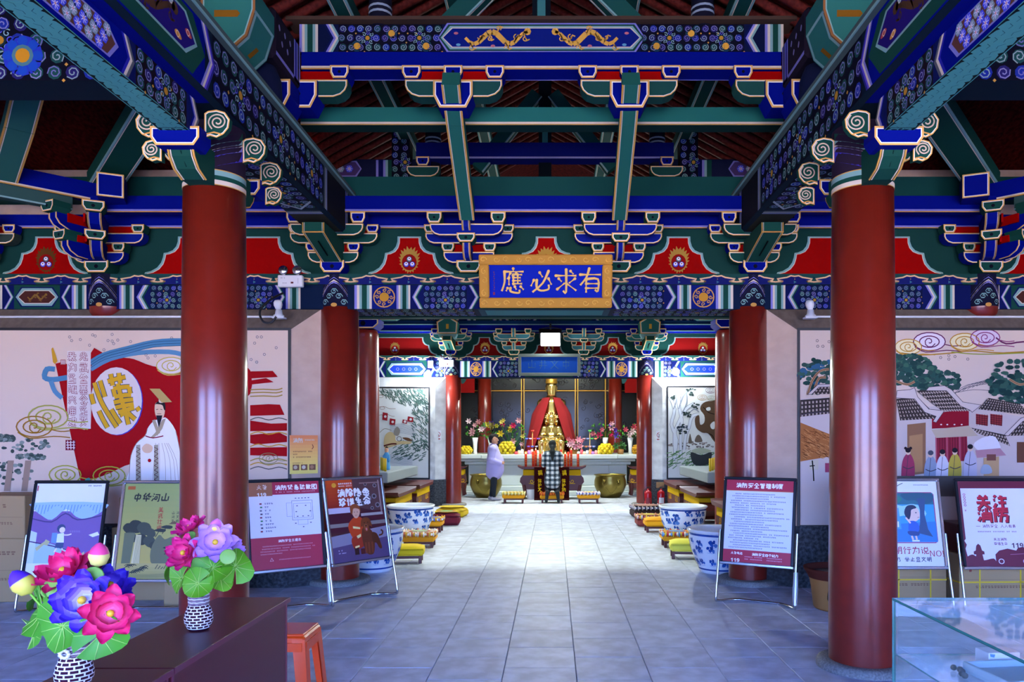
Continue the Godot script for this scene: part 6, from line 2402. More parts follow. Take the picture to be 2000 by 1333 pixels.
# ---------------------------------------------------------------- poster stands
func stand(label: String, x: float, d: float, yaw: float, frame: String, wrapped: bool, y0 := 0.385, h := 0.86) -> Array:
	# a leaning frame 0.70 by 0.94 m on a bent chrome tube; returns the thing and an Art on its sheet (units of 1 cm, 64 x 88)
	var t = thing("poster_stand", label, "poster stand", Vector3(x, 0, -d), yaw, "poster stands")
	var lean = 0.205
	var up = Vector3(0, cos(lean), -sin(lean))
	var nrm = Vector3(0, sin(lean), cos(lean))
	var q = Basis(Vector3.RIGHT, up, nrm)
	var w = 0.70
	var g = G.new()
	var m = up * (y0 + h / 2)
	g.box(m, Vector3(w - 0.03, h - 0.03, 0.012), 0.0, q)
	part(t, "backing", g, "black_plastic")
	for k in [[0.0, h / 2 - 0.014, w, 0.028], [0.0, -h / 2 + 0.014, w, 0.028], [-w / 2 + 0.014, 0.0, 0.028, h - 0.056], [w / 2 - 0.014, 0.0, 0.028, h - 0.056]]:
		g = G.new()
		g.box(m + q * Vector3(k[0], k[1], 0.006), Vector3(k[2], k[3], 0.026), 0.006, q)
		part(t, "frame", g, "silver_frame" if k[1] < -0.1 else frame)
	# the tube: down both sides, bent back at the floor and across
	var pts = []
	for s in [-1.0, 1.0]:
		var l = [q * Vector3(s * (w / 2 + 0.016), 0.72, -0.008), q * Vector3(s * (w / 2 + 0.016), 0.4, -0.008), q * Vector3(s * (w / 2 + 0.02), 0.07, -0.004), Vector3(s * (w / 2 + 0.012), 0.022, -0.045), Vector3(s * (w / 2 - 0.06), 0.015, -0.15), Vector3(s * (w / 2 - 0.14), 0.015, -0.21), Vector3(s * (w / 2 - 0.2), 0.015, -0.22)]
		if s > 0:
			l.reverse()
		pts.append_array(l)
	g = G.new()
	g.tube(ease_curve(pts, 5), 0.0125, 10)
	part(t, "tube_leg", g, "chrome", "bent chrome tube")
	if wrapped:
		g = G.new()
		g.tube([q * Vector3(w / 2 + 0.018, 0.36, -0.006), q * Vector3(w / 2 + 0.02, 0.2, -0.006), q * Vector3(w / 2 + 0.02, 0.06, -0.006)], [0.02, 0.026, 0.022], 9)
		part(t, "plastic_wrap", g, "clear_plastic", "crumpled clear wrapping on the tube")
	var a = art()
	a.on(m + q * Vector3(-0.32, h / 2 - 0.03, 0.0075), 0.01, Vector3.RIGHT, -up)
	a.uy *= (h - 0.06) / 0.88
	a.nn = nrm
	a.gap = 0.0003
	a.auto = 0.000008
	a.lay = 0.0004
	return [t, a]

func shade_rows(a: Art, x: float, y: float, w: float, h: float, c0: String, c1: String, n := 14) -> void:
	for i in n:
		a.rect(x, y + h * i / n, w, h / n + 0.02, Color(c0).lerp(Color(c1), i / float(n - 1)).to_html(false))

func posters() -> void:
	var s = stand("poster stand with purple wall cartoon of a schoolboy with backpack", -4.42, 6.69, 0.0, "black_frame", false, 0.29, 0.94)
	poster_boy(s[1])
	part(s[0], "print", s[1], "print", "poster of a schoolboy by a purple wall")
	s = stand("poster stand with yellow ink landscape of waterfall and pines", -3.59, 6.69, 0.0, "silver_frame", false, 0.29, 0.94)
	poster_landscape(s[1])
	part(s[0], "print", s[1], "print", "ink landscape poster with black calligraphy")
	s = stand("red and white evacuation plan stand next to flower counter", -2.295, 6.74, 0.6, "black_frame", true)
	poster_plan(s[1])
	part(s[0], "print", s[1], "print", "evacuation plan with red bands")
	s = stand("poster stand with firefighter and brown dog in front of passage column", -1.71, 7.2, 0.86, "silver_frame", false)
	poster_dog(s[1])
	part(s[0], "print", s[1], "print", "firefighter and dog poster")
	s = stand("fire regulation text stand with red header beside blue-white pot", 2.0, 6.97, -0.5, "black_frame", true)
	poster_rules(s[1])
	part(s[0], "print", s[1], "print", "regulation sheet with small print")
	s = stand("poster stand with cartoon boy under blue tree behind front column", 3.435, 6.8, 0.0, "silver_frame", false)
	poster_manners(s[1])
	part(s[0], "print", s[1], "print", "cartoon boy poster")
	s = stand("poster stand with dark red fire hydrant and fire engine print", 4.28, 6.8, 0.0, "black_frame", true)
	poster_fire(s[1])
	part(s[0], "print", s[1], "print", "hydrant and fire engine poster")

func poster_boy(a: Art) -> void:
	a.rect(0, 0, 64, 88, "e4e2e8")
	a.up()
	a.rect(0, 26, 64, 44, "7a5a98")
	a.flat([0, 56, 20, 56, 64, 70, 64, 74, 0, 74], "a9c4d8")
	a.flat([0, 44, 6, 46, 6, 74, 0, 74], "c8d4dc")
	a.up()
	a.blob([0, 24, 8, 30, 18, 34, 30, 24, 40, 31, 50, 33, 64, 26, 64, 18, 0, 18], "9fc0dc")
	a.up()
	for i in 22:
		a.ln([2 + i * 3, 20, 1 + i * 3.0, 25 + 4 * sin(i * 0.7)], 0.6, "5a84b0")
	a.ln([0, 33, 18, 36, 30, 28, 42, 34, 64, 30], 1.2, "4a3a70")
	a.ln([0, 54, 30, 60, 64, 70], 1.0, "4a2a5c")
	# the boy
	a.disc(Vector2(28, 42), 4, "34486c", 12)
	a.disc(Vector2(29, 43.4), 2.8, "efd8c4", 10)
	a.flat([25, 47, 31, 46, 32, 55, 25, 55], "e8eaf0")
	a.flat([20, 46, 25, 46, 25, 56, 20, 55], "6c94b4")
	a.flat([25, 55, 32, 55, 32, 60, 24, 60], "3c4c74")
	a.ln([31, 48, 35, 48, 38, 47], 1.2, "efd8c4")
	a.ln([26, 60, 24, 64], 1.4, "efd8c4")
	a.ln([31, 60, 32, 64], 1.4, "efd8c4")
	a.ln([31, 65, 34, 65.5], 1.3, "34486c")
	a.flat([54, 48, 62, 45, 64, 48, 58, 50], "efe9e4")
	a.flat([6, 60, 14, 54, 15, 52, 19, 54, 17, 58, 14, 57, 8, 63], "c8bc84")
	a.flat([48, 66, 52, 63, 52, 65, 60, 70, 58, 72, 50, 68], "c8bc84")
	a.greek(36, 44, 12, 2, "8a78a8", 4)
	a.greek(48, 1.5, 14, 1.6, "4a4a52", 3)
	a.rect(0.5, 2, 1.2, 5, "b04848")
	a.rect(0, 74, 64, 14, "e4e2e8")

func poster_landscape(a: Art) -> void:
	shade_rows(a, 0, 0, 64, 88, "8f9a54", "c9a94e", 16)
	a.up()
	a.text("中华河山", 8, 9, 8.6, 1.15, "1c1810", false, 0.12)
	a.text("美哉壮哉", 33, 22, 5.6, 0.55, "a8341c", true)
	for i in 4:
		for j in 3:
			a.text("山河文明行安"[(i + j) % 6], 46 + i * 4.2, 26 + j * 3.8, 3.2, 0.35, "3a3a24")
	a.rect(2.5, 2.5, 7, 3.2, "b0541c")
	for k in [[8, 42, 6], [14, 40, 7], [22, 42, 7], [28, 46, 5], [10, 50, 6], [20, 52, 6], [28, 54, 6], [33, 58, 5], [40, 60, 6], [48, 62, 5], [54, 60, 4]]:
		a.blob([k[0] - k[2], k[1], k[0] - k[2] * 0.5, k[1] - k[2] * 0.8, k[0] + k[2] * 0.6, k[1] - k[2] * 0.6, k[0] + k[2], k[1] + k[2] * 0.5, k[0], k[1] + k[2] * 0.9], ["2f3626", "3c4430", "262c20"][int(k[0]) % 3])
	a.blob([30, 62, 36, 48, 42, 52, 50, 50, 60, 62, 56, 74, 34, 76], "6a6a44")
	a.flat([4, 46, 14, 46, 12, 76, 4, 76], "6a6c48")
	a.up()
	a.flat([15, 48, 20, 48, 21, 76, 13, 76], "d8c890")
	for i in 5:
		a.ln([16 + i, 49, 15.5 + i * 1.3, 75], 0.35, "8a8458")
	for k in [[36, 44], [42, 41], [46, 60], [58, 66]]:
		a.blob([k[0] - 5, k[1], k[0], k[1] - 2, k[0] + 6, k[1] - 1, k[0] + 4, k[1] + 1.5], "20281c")
		a.ln([k[0], k[1], k[0] - 3, k[1] + 6], 0.7, "20281c")
	shade_rows(a, 0, 74, 64, 14, "b8a45c", "a8984c", 4)
	a.up()
	for i in 26:
		var v = Vector2(10 + (i * 7) % 18, 76 + (i * 5) % 8)
		a.ln([v.x - 2.5, v.y, v.x, v.y - 1.2, v.x + 2.5, v.y], 0.6, "1f2a1c")
	for i in 10:
		a.ln([36 + i * 2.6, 79, 38 + i * 2.6, 75 + i % 3], 0.6, "2c3422")
	for i in 5:
		a.ln([2, 83 + i, 30, 84 + i * 0.7, 62, 82 + i], 0.3, "6a6a3c")
	a.flat([44, 38, 49, 35, 54, 38], "6a4a28")

func poster_plan(a: Art) -> void:
	a.rect(0, 0, 64, 88, "e2dcf0")
	a.up()
	a.rect(0, 0, 64, 13, "a81438")
	a.rect(0, 56, 64, 32, "b01438")
	a.up()
	a.rect(0, 0, 21, 14, "a06038")
	a.up()
	a.text("火警", 7, 2.4, 5, 0.45, "e8d8c8")
	a.latin("119", 7, 12.6, 5.2, "f0e8e0")
	a.text("消防紧急疏散图", 23.5, 3.2, 5.6, 0.85, "f4ecec")
	a.greek(24, 10, 37, 1.4, "d890a0", 5)
	for i in 9:
		a.rect(9 + i % 2 * 0.4, 21 + i * 3.5, 2.0, 1.5, ["8a1428", "3a7a4a", "6a6a78", "4a3a48"][i % 4])
		a.greek(13.5, 21 + i * 3.5, [9, 5, 6, 6, 7, 7, 9, 10, 6][i], 1.9, "4a4460", i)
	# the plan
	a.line(a.pts([38, 20, 57, 20, 57, 40, 38, 40]), 0.4, "6a6888", true)
	a.line(a.pts([39.5, 23, 55.5, 23, 55.5, 38, 39.5, 38]), 0.35, "8a88a0", true)
	a.line(a.pts([33, 22, 38, 22, 38, 36, 33, 36]), 0.3, "8a88a0", true)
	a.line(a.pts([43, 40, 52, 40, 52, 45, 43, 45]), 0.3, "8a88a0", true)
	for k in [[41, 17], [44, 17], [47, 17], [50, 17], [53, 17], [42, 25], [50, 25], [41, 31], [54, 31], [42, 36], [47, 36], [52, 36], [40, 43], [54, 43], [47, 47]]:
		a.rect(k[0], k[1], 1.4, 0.9, "4a3a60")
	a.text("消防安全三提示", 24, 59, 3, 0.5, "f0d8dc")
	for i in 4:
		a.greek(8 if i else 10, 64.5 + i * 2.6, [46, 50, 46, 20][i], 1.3, "d88898", 20 + i)
	a.line(a.pts([16, 80, 19, 80, 17.5, 77]), 0.35, "e0a0a8", true)
	a.greek(24, 78.6, 30, 1.2, "d88898", 31)

func poster_dog(a: Art) -> void:
	a.rect(0, 0, 64, 88, "4a2026")
	a.up()
	shade_rows(a, 0, 0, 30, 30, "c8481c", "9a2a1c", 8)
	a.flat([30, 0, 64, 0, 64, 40, 44, 34, 30, 30], "5a3a3a")
	a.rect(0, 30, 24, 6, "c8b8c4")
	a.rect(0, 36, 64, 20, "4a1424")
	a.rect(0, 47, 64, 4, "8a7c74")
	a.flat([0, 60, 64, 54, 64, 70, 0, 74], "8f8494")
	a.flat([0, 72, 64, 66, 64, 88, 0, 88], "5c4668")
	a.up()
	for k in [[47, 22, 3.4], [54, 20, 3], [40, 27, 2.4], [57, 30, 3], [50, 33, 2], [45, 6, 2], [56, 8, 2.4]]:
		a.disc(Vector2(k[0], k[1]), k[2], "8a8284", 10)
		a.up()
		a.disc(Vector2(k[0], k[1]), k[2] * 0.6, "3a2a2c", 10)
		a.lay -= a.gap
	a.rect(36, 38, 26, 3, "b0a49c")
	a.rect(38, 4, 24, 1.2, "9a7a70")
	a.rect(60, 2, 1.6, 36, "a08880")
	a.up()
	a.disc(Vector2(9, 5.5), 2.6, "d9982c", 10)
	a.greek(14, 3.4, 17, 2.2, "f0dcd0", 4)
	a.greek(14, 6.4, 16, 1.4, "f0dcd0", 6)
	a.text("消除隐患", 12, 10, 9.4, 1.65, "f4eeee")
	a.text("珍惜生命", 12, 20, 9.4, 1.65, "f4eeee")
	a.greek(6, 75, 5, 1.6, "e0d4e4", 2)
	a.greek(6, 78, 9, 1.2, "e0d4e4", 3)
	# firefighter
	a.blob([24, 44, 30, 41, 37, 44, 39, 56, 36, 66, 26, 66, 21, 58, 20, 50], "c8401c")
	a.blob([22, 64, 34, 62, 36, 72, 30, 76, 24, 76], "a83018")
	a.rect(24, 74, 5, 8, "3a1a1c")
	a.rect(31, 76, 5, 6, "5a1c1c")
	a.up()
	a.flat([25, 51, 33, 53, 33, 55, 25, 53.5], "e8d890")
	a.flat([28, 62, 33, 60, 33, 63, 29, 65], "e8d890")
	a.flat([25, 73, 30, 72, 30, 74, 25, 75], "e8d890")
	a.blob([25, 34, 28, 29, 33, 30, 35, 36, 32, 42, 28, 42], "e0a888")
	a.blob([24, 36, 25, 29, 30, 27, 35, 30, 36, 37, 34, 33, 28, 32, 26, 38], "9a4a24")
	a.disc(Vector2(28.6, 36), 0.5, "3a1a14", 6)
	a.disc(Vector2(32, 36), 0.5, "3a1a14", 6)
	a.ln([29, 39.5, 31, 39.6], 0.5, "a84038")
	# dog
	a.up()
	a.blob([34, 62, 36, 54, 42, 54, 47, 60, 48, 72, 46, 82, 42, 84, 38, 82, 35, 74], "6a3018")
	a.blob([46, 60, 52, 62, 55, 72, 56, 78, 53, 78, 50, 72, 46, 70], "5a2814")
	a.ln([54, 64, 58, 63, 59, 60, 57, 58], 1.8, "5a2814")
	a.up()
	a.blob([35, 46, 38, 43, 43, 43, 46, 47, 47, 54, 44, 52, 43, 57, 40, 59, 37, 57, 36, 52, 34, 53], "7a3a1c")
	a.blob([38, 51, 41, 50, 42, 54, 40, 57, 38, 55], "96502c")
	a.up()
	a.disc(Vector2(38.5, 48.5), 0.6, "1c0c08", 6)
	a.disc(Vector2(42.5, 48.3), 0.6, "1c0c08", 6)
	a.disc(Vector2(40, 52), 0.9, "1c0c08", 7)
	a.blob([39.4, 54.6, 41, 54.6, 41, 57, 39.8, 57.4], "c87078")
	for x in [37.5, 41, 45]:
		a.ln([x, 70, x - 0.3, 82], 2.0, "803c1e")

func poster_rules(a: Art) -> void:
	a.rect(0, 0, 64, 88, "dcdcf2")
	a.up()
	a.rect(0, 0, 64, 11.5, "b01038")
	a.rect(0, 11.5, 64, 0.6, "d8a060")
	a.rect(0, 75, 64, 13, "b01038")
	a.up()
	a.text("消防安全管理制度", 9.5, 3.2, 5.7, 0.9, "f4eef0")
	for i in 24:
		a.greek([9, 6, 9, 5, 4][i % 5], 14.5 + i * 2.5, [40, 52, 34, 54, 46, 30, 50][i % 7], 1.55, "4c4c74", 50 + i)
	a.text("火警电话", 7.5, 77.3, 2.9, 0.42, "f4eef0")
	a.latin("119", 7.5, 86.4, 5.4, "f4eef0")
	a.text("消防安全四个能力", 28, 77.5, 3.1, 0.55, "f4eef0")
	for i in 2:
		a.greek(21, 81.5 + i * 2.4, 18, 1.3, "e0a0b0", 90 + i)
		a.greek(42, 81.5 + i * 2.4, 15, 1.3, "e0a0b0", 95 + i)

func poster_manners(a: Art) -> void:
	a.rect(0, 0, 64, 88, "e2dfe8")
	a.up()
	a.line(a.pts([4, 12, 58, 12, 60, 14, 60, 62, 58, 64, 4, 64]), 0.9, "a83060", true)
	a.rect(4.2, 12.4, 55.4, 51, "3a9ac4")
	a.up()
	a.rect(4.2, 12.4, 55.4, 12, "2a6a78")
	a.flat([4.2, 46, 60, 42, 60, 63.4, 4.2, 63.4], "2f7cba")
	a.blob([4, 30, 12, 24, 22, 24, 30, 26, 38, 24, 46, 26, 52, 34, 44, 40, 30, 36, 14, 40], "9fd0e0")
	a.blob([4.2, 13, 20, 13, 30, 18, 24, 24, 14, 22, 4.2, 26], "2a7a6a")
	a.blob([30, 13, 58, 13, 58, 22, 48, 24, 42, 20, 34, 20], "24586a")
	a.up()
	a.flat([44, 18, 52, 18, 50, 34, 52, 50, 56, 58, 42, 54, 45, 44, 46, 30], "2f4f74")
	a.flat([10, 30, 26, 28, 27, 50, 10, 50], "4a9cc8")
	a.rect(22, 42, 3, 6, "e2dfe8")
	# the boy
	a.blob([33, 30, 36, 26, 42, 27, 45, 31, 45, 38, 41, 42, 36, 42, 33, 37], "e8c4b0")
	a.up()
	a.blob([31, 32, 34, 26, 40, 25, 43, 28, 38, 30, 37, 35, 35, 40, 32, 37], "1c2440")
	a.disc(Vector2(42, 33), 0.7, "1c2440", 6)
	a.ln([43, 38, 45, 37.6], 0.5, "a05048")
	a.blob([35, 42, 41, 42, 44, 48, 42, 53, 34, 52, 34, 46], "2a5cb4")
	a.blob([33, 52, 43, 53, 42, 57, 34, 56], "24447c")
	a.ln([36, 57, 37, 61], 1.8, "e8c4b0")
	a.ln([40, 57, 40.5, 61], 1.8, "e8c4b0")
	a.ln([36, 62, 43, 62], 1.5, "e4e8f0")
	a.ln([36, 44, 32, 38], 1.6, "e8c4b0")
	a.text("不文明行为说", 2, 68, 8.2, 0.8, "b03440")
	a.latin("NO!", 50.6, 75.2, 8.2, "b03440", false)
	a.text("不乱扔", 8, 78.6, 5.2, 0.6, "4a4050")
	a.text("举止显文明", 27, 78.6, 5.2, 0.6, "4a4050")
	a.greek(42, 3.5, 15, 1.3, "5a5660", 12)
	a.ln([24, 7, 28, 4, 32, 2], 0.8, "6a6a58")

func poster_fire(a: Art) -> void:
	a.rect(0, 0, 64, 88, "e0d8ee")
	a.up()
	a.rect(0, 0, 64, 7.5, "6a1430")
	a.blob([0, 80, 6, 76, 10, 78, 16, 82, 26, 80, 30, 84, 44, 78, 64, 76, 64, 88, 0, 88], "6a1834")
	a.flat([0, 0, 2, 0, 2, 60, 0.5, 62, 2.4, 66, 0.8, 70, 2, 78, 0, 80], "6a1834")
	for k in [["关注", 15.0, 14.0], ["消防", 15.0, 28.0]]:
		a.text(k[0], k[1] + 0.5, k[2] + 0.5, 16, 3.4, "3a0c1c")
		a.up()
		a.text(k[0], k[1], k[2], 16, 2.5, "c01c34")
		a.lay -= a.gap
	a.up()
	a.text("消防安全", 19, 45.2, 3.7, 0.4, "7a3850")
	a.text("人人有责", 36, 45.2, 3.7, 0.4, "7a3850")
	a.ln([13, 47, 17, 47], 0.4, "7a3850")
	a.greek(14, 52, 38, 1.6, "8a5068", 7)
	a.text("关注消防", 28, 59, 3.2, 0.4, "7a3850")
	a.text("珍惜生命", 28, 63.4, 3.2, 0.4, "7a3850")
	a.latin("119", 44, 67, 7, "4a1428")
	for i in 5:
		a.ring(Vector2(5, 14 + i * 2.8), 1.0, 0.5, "a83050", 8)
	a.greek(4, 30, 2.5, 2, "a83050", 3)
	# hydrant and engine
	a.flat([9, 84, 10, 76, 8, 76, 8, 73, 10, 72, 11, 67, 13, 65, 15, 67, 16, 72, 18, 73, 18, 76, 16, 76, 17, 84], "6a1834")
	a.flat([28, 84, 28, 76, 32, 72, 40, 70, 48, 72, 50, 69, 64, 68, 64, 84], "6a1834")
	a.up()
	for x in [33, 56]:
		a.ring(Vector2(x, 83), 2.4, 0.7, "e0d8ee", 12)
	a.ln([42, 76, 62, 75], 0.5, "b06a84")


# ---------------------------------------------------------------- boxes and pots behind the stands
func carton(label: String, at: Vector3, s: Vector3, yaw: float, strap: bool, seed_: int) -> void:
	var t = thing("cardboard_box", label, "box", at, yaw, "cardboard boxes behind the stands")
	var g = G.new()
	g.box(Vector3(0, s.y / 2, 0), s, 0.006)
	part(t, "body", g, "cardboard")
	var a = art()
	a.on(Vector3(-s.x / 2, s.y, s.z / 2))
	a.lay = 0.001
	a.rect(0.02, s.y * 0.5 - 0.002, s.x - 0.04, 0.004, "8a6a44")
	a.rect(s.x * 0.12, s.y * 0.22, s.x * 0.03, s.y * 0.12, "8a3420")
	a.greek(s.x * 0.25, s.y * 0.2, s.x * 0.5, 0.045, "7a5234", seed_)
	a.greek(s.x * 0.2, s.y * 0.62, s.x * 0.6, 0.03, "7a5234", seed_ + 1)
	a.on(Vector3(-s.x / 2, s.y, -s.z / 2), 1.0, Vector3.RIGHT, Vector3.BACK)
	a.nn = Vector3.UP
	a.lay = 0.001
	a.rect(0.0, s.z / 2 - 0.025, s.x, 0.05, "b89a6c")
	part(t, "print", a, "print", "printed marks and tape")
	if strap:
		g = G.new()
		for x in [-s.x * 0.25, s.x * 0.25]:
			g.box(Vector3(x, s.y / 2, 0), Vector3(0.014, s.y + 0.004, s.z + 0.004))
		g.box(Vector3(0, s.y * 0.45, 0), Vector3(s.x + 0.004, 0.014, s.z + 0.004))
		part(t, "strap", g, "wax_yellow", "yellow packing strap")

func clutter() -> void:
	carton("large cardboard box standing at the outer edge by the schoolboy poster", Vector3(-5.3, 0, -7.45), Vector3(0.7, 0.62, 0.5), 0.05, false, 3)
	carton("cardboard box stacked on the large one by the schoolboy poster", Vector3(-5.35, 0.62, -7.45), Vector3(0.6, 0.42, 0.45), -0.06, false, 5)
	carton("tall cardboard box between the schoolboy and landscape posters", Vector3(-3.98, 0, -7.5), Vector3(0.55, 0.72, 0.45), 0.0, false, 7)
	carton("small cardboard box on top behind the landscape poster", Vector3(-3.95, 0.72, -7.5), Vector3(0.5, 0.3, 0.4), 0.1, false, 9)
	carton("low cardboard box on the floor under the landscape poster", Vector3(-3.3, 0, -7.25), Vector3(0.62, 0.5, 0.45), 0.0, false, 11)
	carton("strapped cardboard box under the cartoon boy poster", Vector3(3.62, 0, -7.4), Vector3(0.62, 0.5, 0.45), 0.0, true, 13)
	carton("strapped cardboard box under the fire hydrant poster", Vector3(4.4, 0, -7.35), Vector3(0.8, 0.48, 0.5), 0.03, true, 15)
	var t = thing("crate", "dark red crate behind the strapped boxes", "crate", Vector3(4.35, 0.48, -7.4))
	var g = G.new()
	g.box(Vector3(0, 0.14, 0), Vector3(0.6, 0.28, 0.4), 0.01)
	part(t, "body", g, "dark_wood")
	t = thing("flower_pot", "big brown glazed flower pot behind the front column", "flower pot", Vector3(2.78, 0, -6.95))
	g = G.new()
	g.lathe([[0.0, 0.0], [0.2, 0.0], [0.215, 0.02], [0.235, 0.2], [0.255, 0.3], [0.262, 0.31]], Transform3D(), 36)
	part(t, "body", g, "terracotta", "ochre lower body")
	g = G.new()
	g.ink("5a2c24")
	g.lathe([[0.258, 0.29], [0.27, 0.32], [0.3, 0.36], [0.305, 0.385], [0.28, 0.385], [0.26, 0.34]], Transform3D(), 36)
	part(t, "rim", g, "paint", "dark brown rim")
	g = G.new()
	g.lathe([[0.265, 0.33], [0.0, 0.335]], Transform3D(), 24)
	part(t, "soil", g, "black_plastic")
	var a = art()
	a.prof = [[0.215, 0.02], [0.235, 0.2], [0.255, 0.3]]
	a.lay = 0.002
	a.blob([-0.75, 0.12, -0.7, 0.2, -0.6, 0.22, -0.52, 0.18, -0.55, 0.12, -0.65, 0.09], "3a2818")
	part(t, "motif", a, "paint")

# ---------------------------------------------------------------- the counter, the flowers and the stool
func petal(base: Vector3, dir: Vector3, up: Vector3, l: float, w: float, cup: float, c0: Color, c1: Color, g: G) -> void:
	# a cupped petal from base along dir, rising towards up; the dye goes from c0 at the root to c1
	var side = dir.cross(up).normalized()
	var rows = []
	var dyes = []
	for j in 7:
		var t = j / 6.0
		var row = []
		var ww = w * pow(sin(PI * (0.1 + 0.86 * t)), 0.6) * (0.62 + 0.38 * t) * 0.5
		for i in 5:
			var s = i / 2.0 - 1.0
			row.append(base + dir * (l * (t - 0.06 * s * s * t) * cos(cup * t * 0.8)) + up * (l * (t * t * sin(cup) * 0.75 + s * s * 0.14 * t)) + side * (s * ww))
		rows.append(row)
		dyes.append(c0.lerp(c1, clampf(t * 1.25, 0.0, 1.0)).srgb_to_linear())
	g.sheet(rows, 0.0, dyes)

func lotus(t: Node3D, at: Vector3, n: Vector3, r: float, c0: String, c1: String, seed_: int) -> void:
	var g = G.new()
	var rn = RandomNumberGenerator.new()
	rn.seed = seed_
	n = n.normalized()
	var x = n.cross(Vector3(0.31, 0.2, 0.93)).normalized()
	var y = n.cross(x)
	for k in [[8, 1.0, 0.3, 0.62], [7, 0.86, 0.75, 0.6], [6, 0.64, 1.1, 0.5]]:
		for i in k[0]:
			var a: float = TAU * (i + rn.randf() * 0.3 + k[1]) / k[0]
			petal(at, x * cos(a) + y * sin(a), n, r * k[1] * rn.randf_range(0.92, 1.06), r * k[3] * 1.1, k[2], Color(c0), Color(c1).lerp(Color.WHITE, rn.randf() * 0.06), g)
	var f = part(t, "flower", g, "petal")
	g = G.new()
	g.ink("e8b428")
	g.ball(at + n * r * 0.18, Vector3.ONE * r * 0.13, 8)
	part(f, "stamen", g, "petal", "yellow centre")

func bud(t: Node3D, at: Vector3, n: Vector3, r: float, c0: String, c1: String) -> void:
	var g = G.new()
	var q = Basis(Quaternion(Vector3.UP, n.normalized()))
	g.ink(c0)
	g.lathe([[0.0, -r * 0.9], [r * 0.6, -r * 0.65], [r * 0.85, 0.0], [r * 0.8, r * 0.35]], Transform3D(q, at), 12)
	g.ink(c1)
	g.lathe([[r * 0.81, r * 0.32], [r * 0.62, r * 0.8], [r * 0.3, r * 1.15], [0.0, r * 1.3]], Transform3D(q, at), 12)
	part(t, "bud", g, "petal")

func lotus_leaf(t: Node3D, at: Vector3, n: Vector3, r: float, h: String, seed_: int) -> void:
	var g = G.new()
	n = n.normalized()
	var x = n.cross(Vector3(0.2, 0.1, 0.97)).normalized()
	var y = n.cross(x)
	var rows = []
	for j in 5:
		var row = []
		for i in 21:
			var a = TAU * i / 20.0 * 0.97
			var rr = r * j / 4.0
			row.append(at + (x * cos(a) + y * sin(a)) * rr * (1.0 + 0.07 * sin(a * 3.0 + seed_)) + n * (rr * 0.32 * sin(a * 2.0 + seed_) * (j / 4.0) - r * 0.12 * (1.0 - j / 4.0) + 0.04 * r * cos(a * 10.0) * j / 4.0))
		rows.append(row)
	g.ink(h)
	g.sheet(rows)
	for i in range(0, 20, 2):
		g.ink("a4c860")
		g.tube([rows[0][i], rows[2][i] + n * 0.001, rows[4][i] + n * 0.001], [0.0016, 0.0012, 0.0006], 4, false)
	part(t, "leaf", g, "petal", "round green lotus leaf")

func pod(t: Node3D, at: Vector3, n: Vector3, r: float) -> void:
	var g = G.new()
	g.ink("86b04a")
	g.lathe([[0.0, -0.1 * r], [r * 0.9, -0.08 * r], [r, 0.0], [r * 0.9, 0.08 * r], [0.0, 0.12 * r]], Transform3D(Basis(Quaternion(Vector3.UP, n.normalized())), at), 16)
	part(t, "seed_pod", g, "petal", "pale green disc")

func stem(t: Node3D, p: Vector3, q: Vector3, r := 0.003) -> void:
	var g = G.new()
	g.ink("7ab428")
	var m = (p + q) / 2 + Vector3(0, 0.02, 0.01)
	g.tube(ease_curve([p, m, q], 4), r, 6)
	part(t, "stem", g, "petal")

func wicker_vase(label: String, at: Vector3, k: float, lower: bool) -> void:
	var t = thing("wicker_vase", label, "vase", at, 0.0, "woven straw vases on the counter")
	var pr = [[0.0, 0.0], [0.036, 0.0], [0.04, 0.006], [0.052, 0.032], [0.054, 0.05], [0.048, 0.075], [0.038, 0.1], [0.034, 0.125], [0.036, 0.15], [0.045, 0.172]]
	pr = pr.map(func(p): return [p[0] * k, p[1] * k])
	var a = art()
	a.ink("3a1828")
	a.lathe(pr, Transform3D(), 28)
	part(t, "body", a, "paint", "dark woven body")
	a = art()
	a.prof = pr.slice(1)
	a.lay = 0.0012
	for j in 8:
		var y = (0.008 + j * 0.0115) * k
		for i in 24:
			a.rect(-PI + i * TAU / 24, y, TAU / 24, 0.0036 * k, "ddd4d8")
		for i in 12:
			var u = -PI + (i + (0.5 if j % 2 == 0 else 0.0)) * TAU / 12
			a.rect(u, y, 0.1, 0.0115 * k, "ddd4d8")
	part(t, "straw_weave", a, "paint", "pale straw brick weave")
	a = art()
	for j in 9:
		var y = (0.1 + j * 0.0068) * k
		var l = []
		for i in 25:
			var u = TAU * i / 24
			var r = lerpf(0.0385, 0.036, absf(j - 4) / 4.0) * k + (0.006 * k if j > 7 else 0.0)
			if y > 0.14 * k:
				r += (y - 0.14 * k) * 0.25
			l.append(Vector3(sin(u) * r, y + sin(u * 9 + j) * 0.001, cos(u) * r))
		a.ink("d4cad0" if j % 2 == 0 else "8a7480")
		a.tube(l, 0.0032 * k, 5, false)
	part(t, "straw_coil", a, "paint", "coiled straw neck")
	a = art()
	var l = []
	for i in 49:
		var u = TAU * i / 48
		l.append(Vector3(sin(u) * (0.047 * k + 0.004 * sin(u * 8)), 0.172 * k + 0.004 * k * sin(u * 11), cos(u) * (0.047 * k + 0.004 * sin(u * 8))))
	a.ink("4a2436")
	a.tube(l, 0.006 * k, 6, false)
	part(t, "rim", a, "paint", "ruffled dark rim")
	if lower:
		a = art()
		for i in 9:
			a.ink("e6e0d0")
			a.ball(Vector3(cos(i * 0.7) * 0.014, 0.118 * k + sin(i * 0.7) * 0.012, 0.048 * k), Vector3(0.008, 0.006, 0.004), 6)
		part(t, "bow", a, "cloth", "small cream bow")

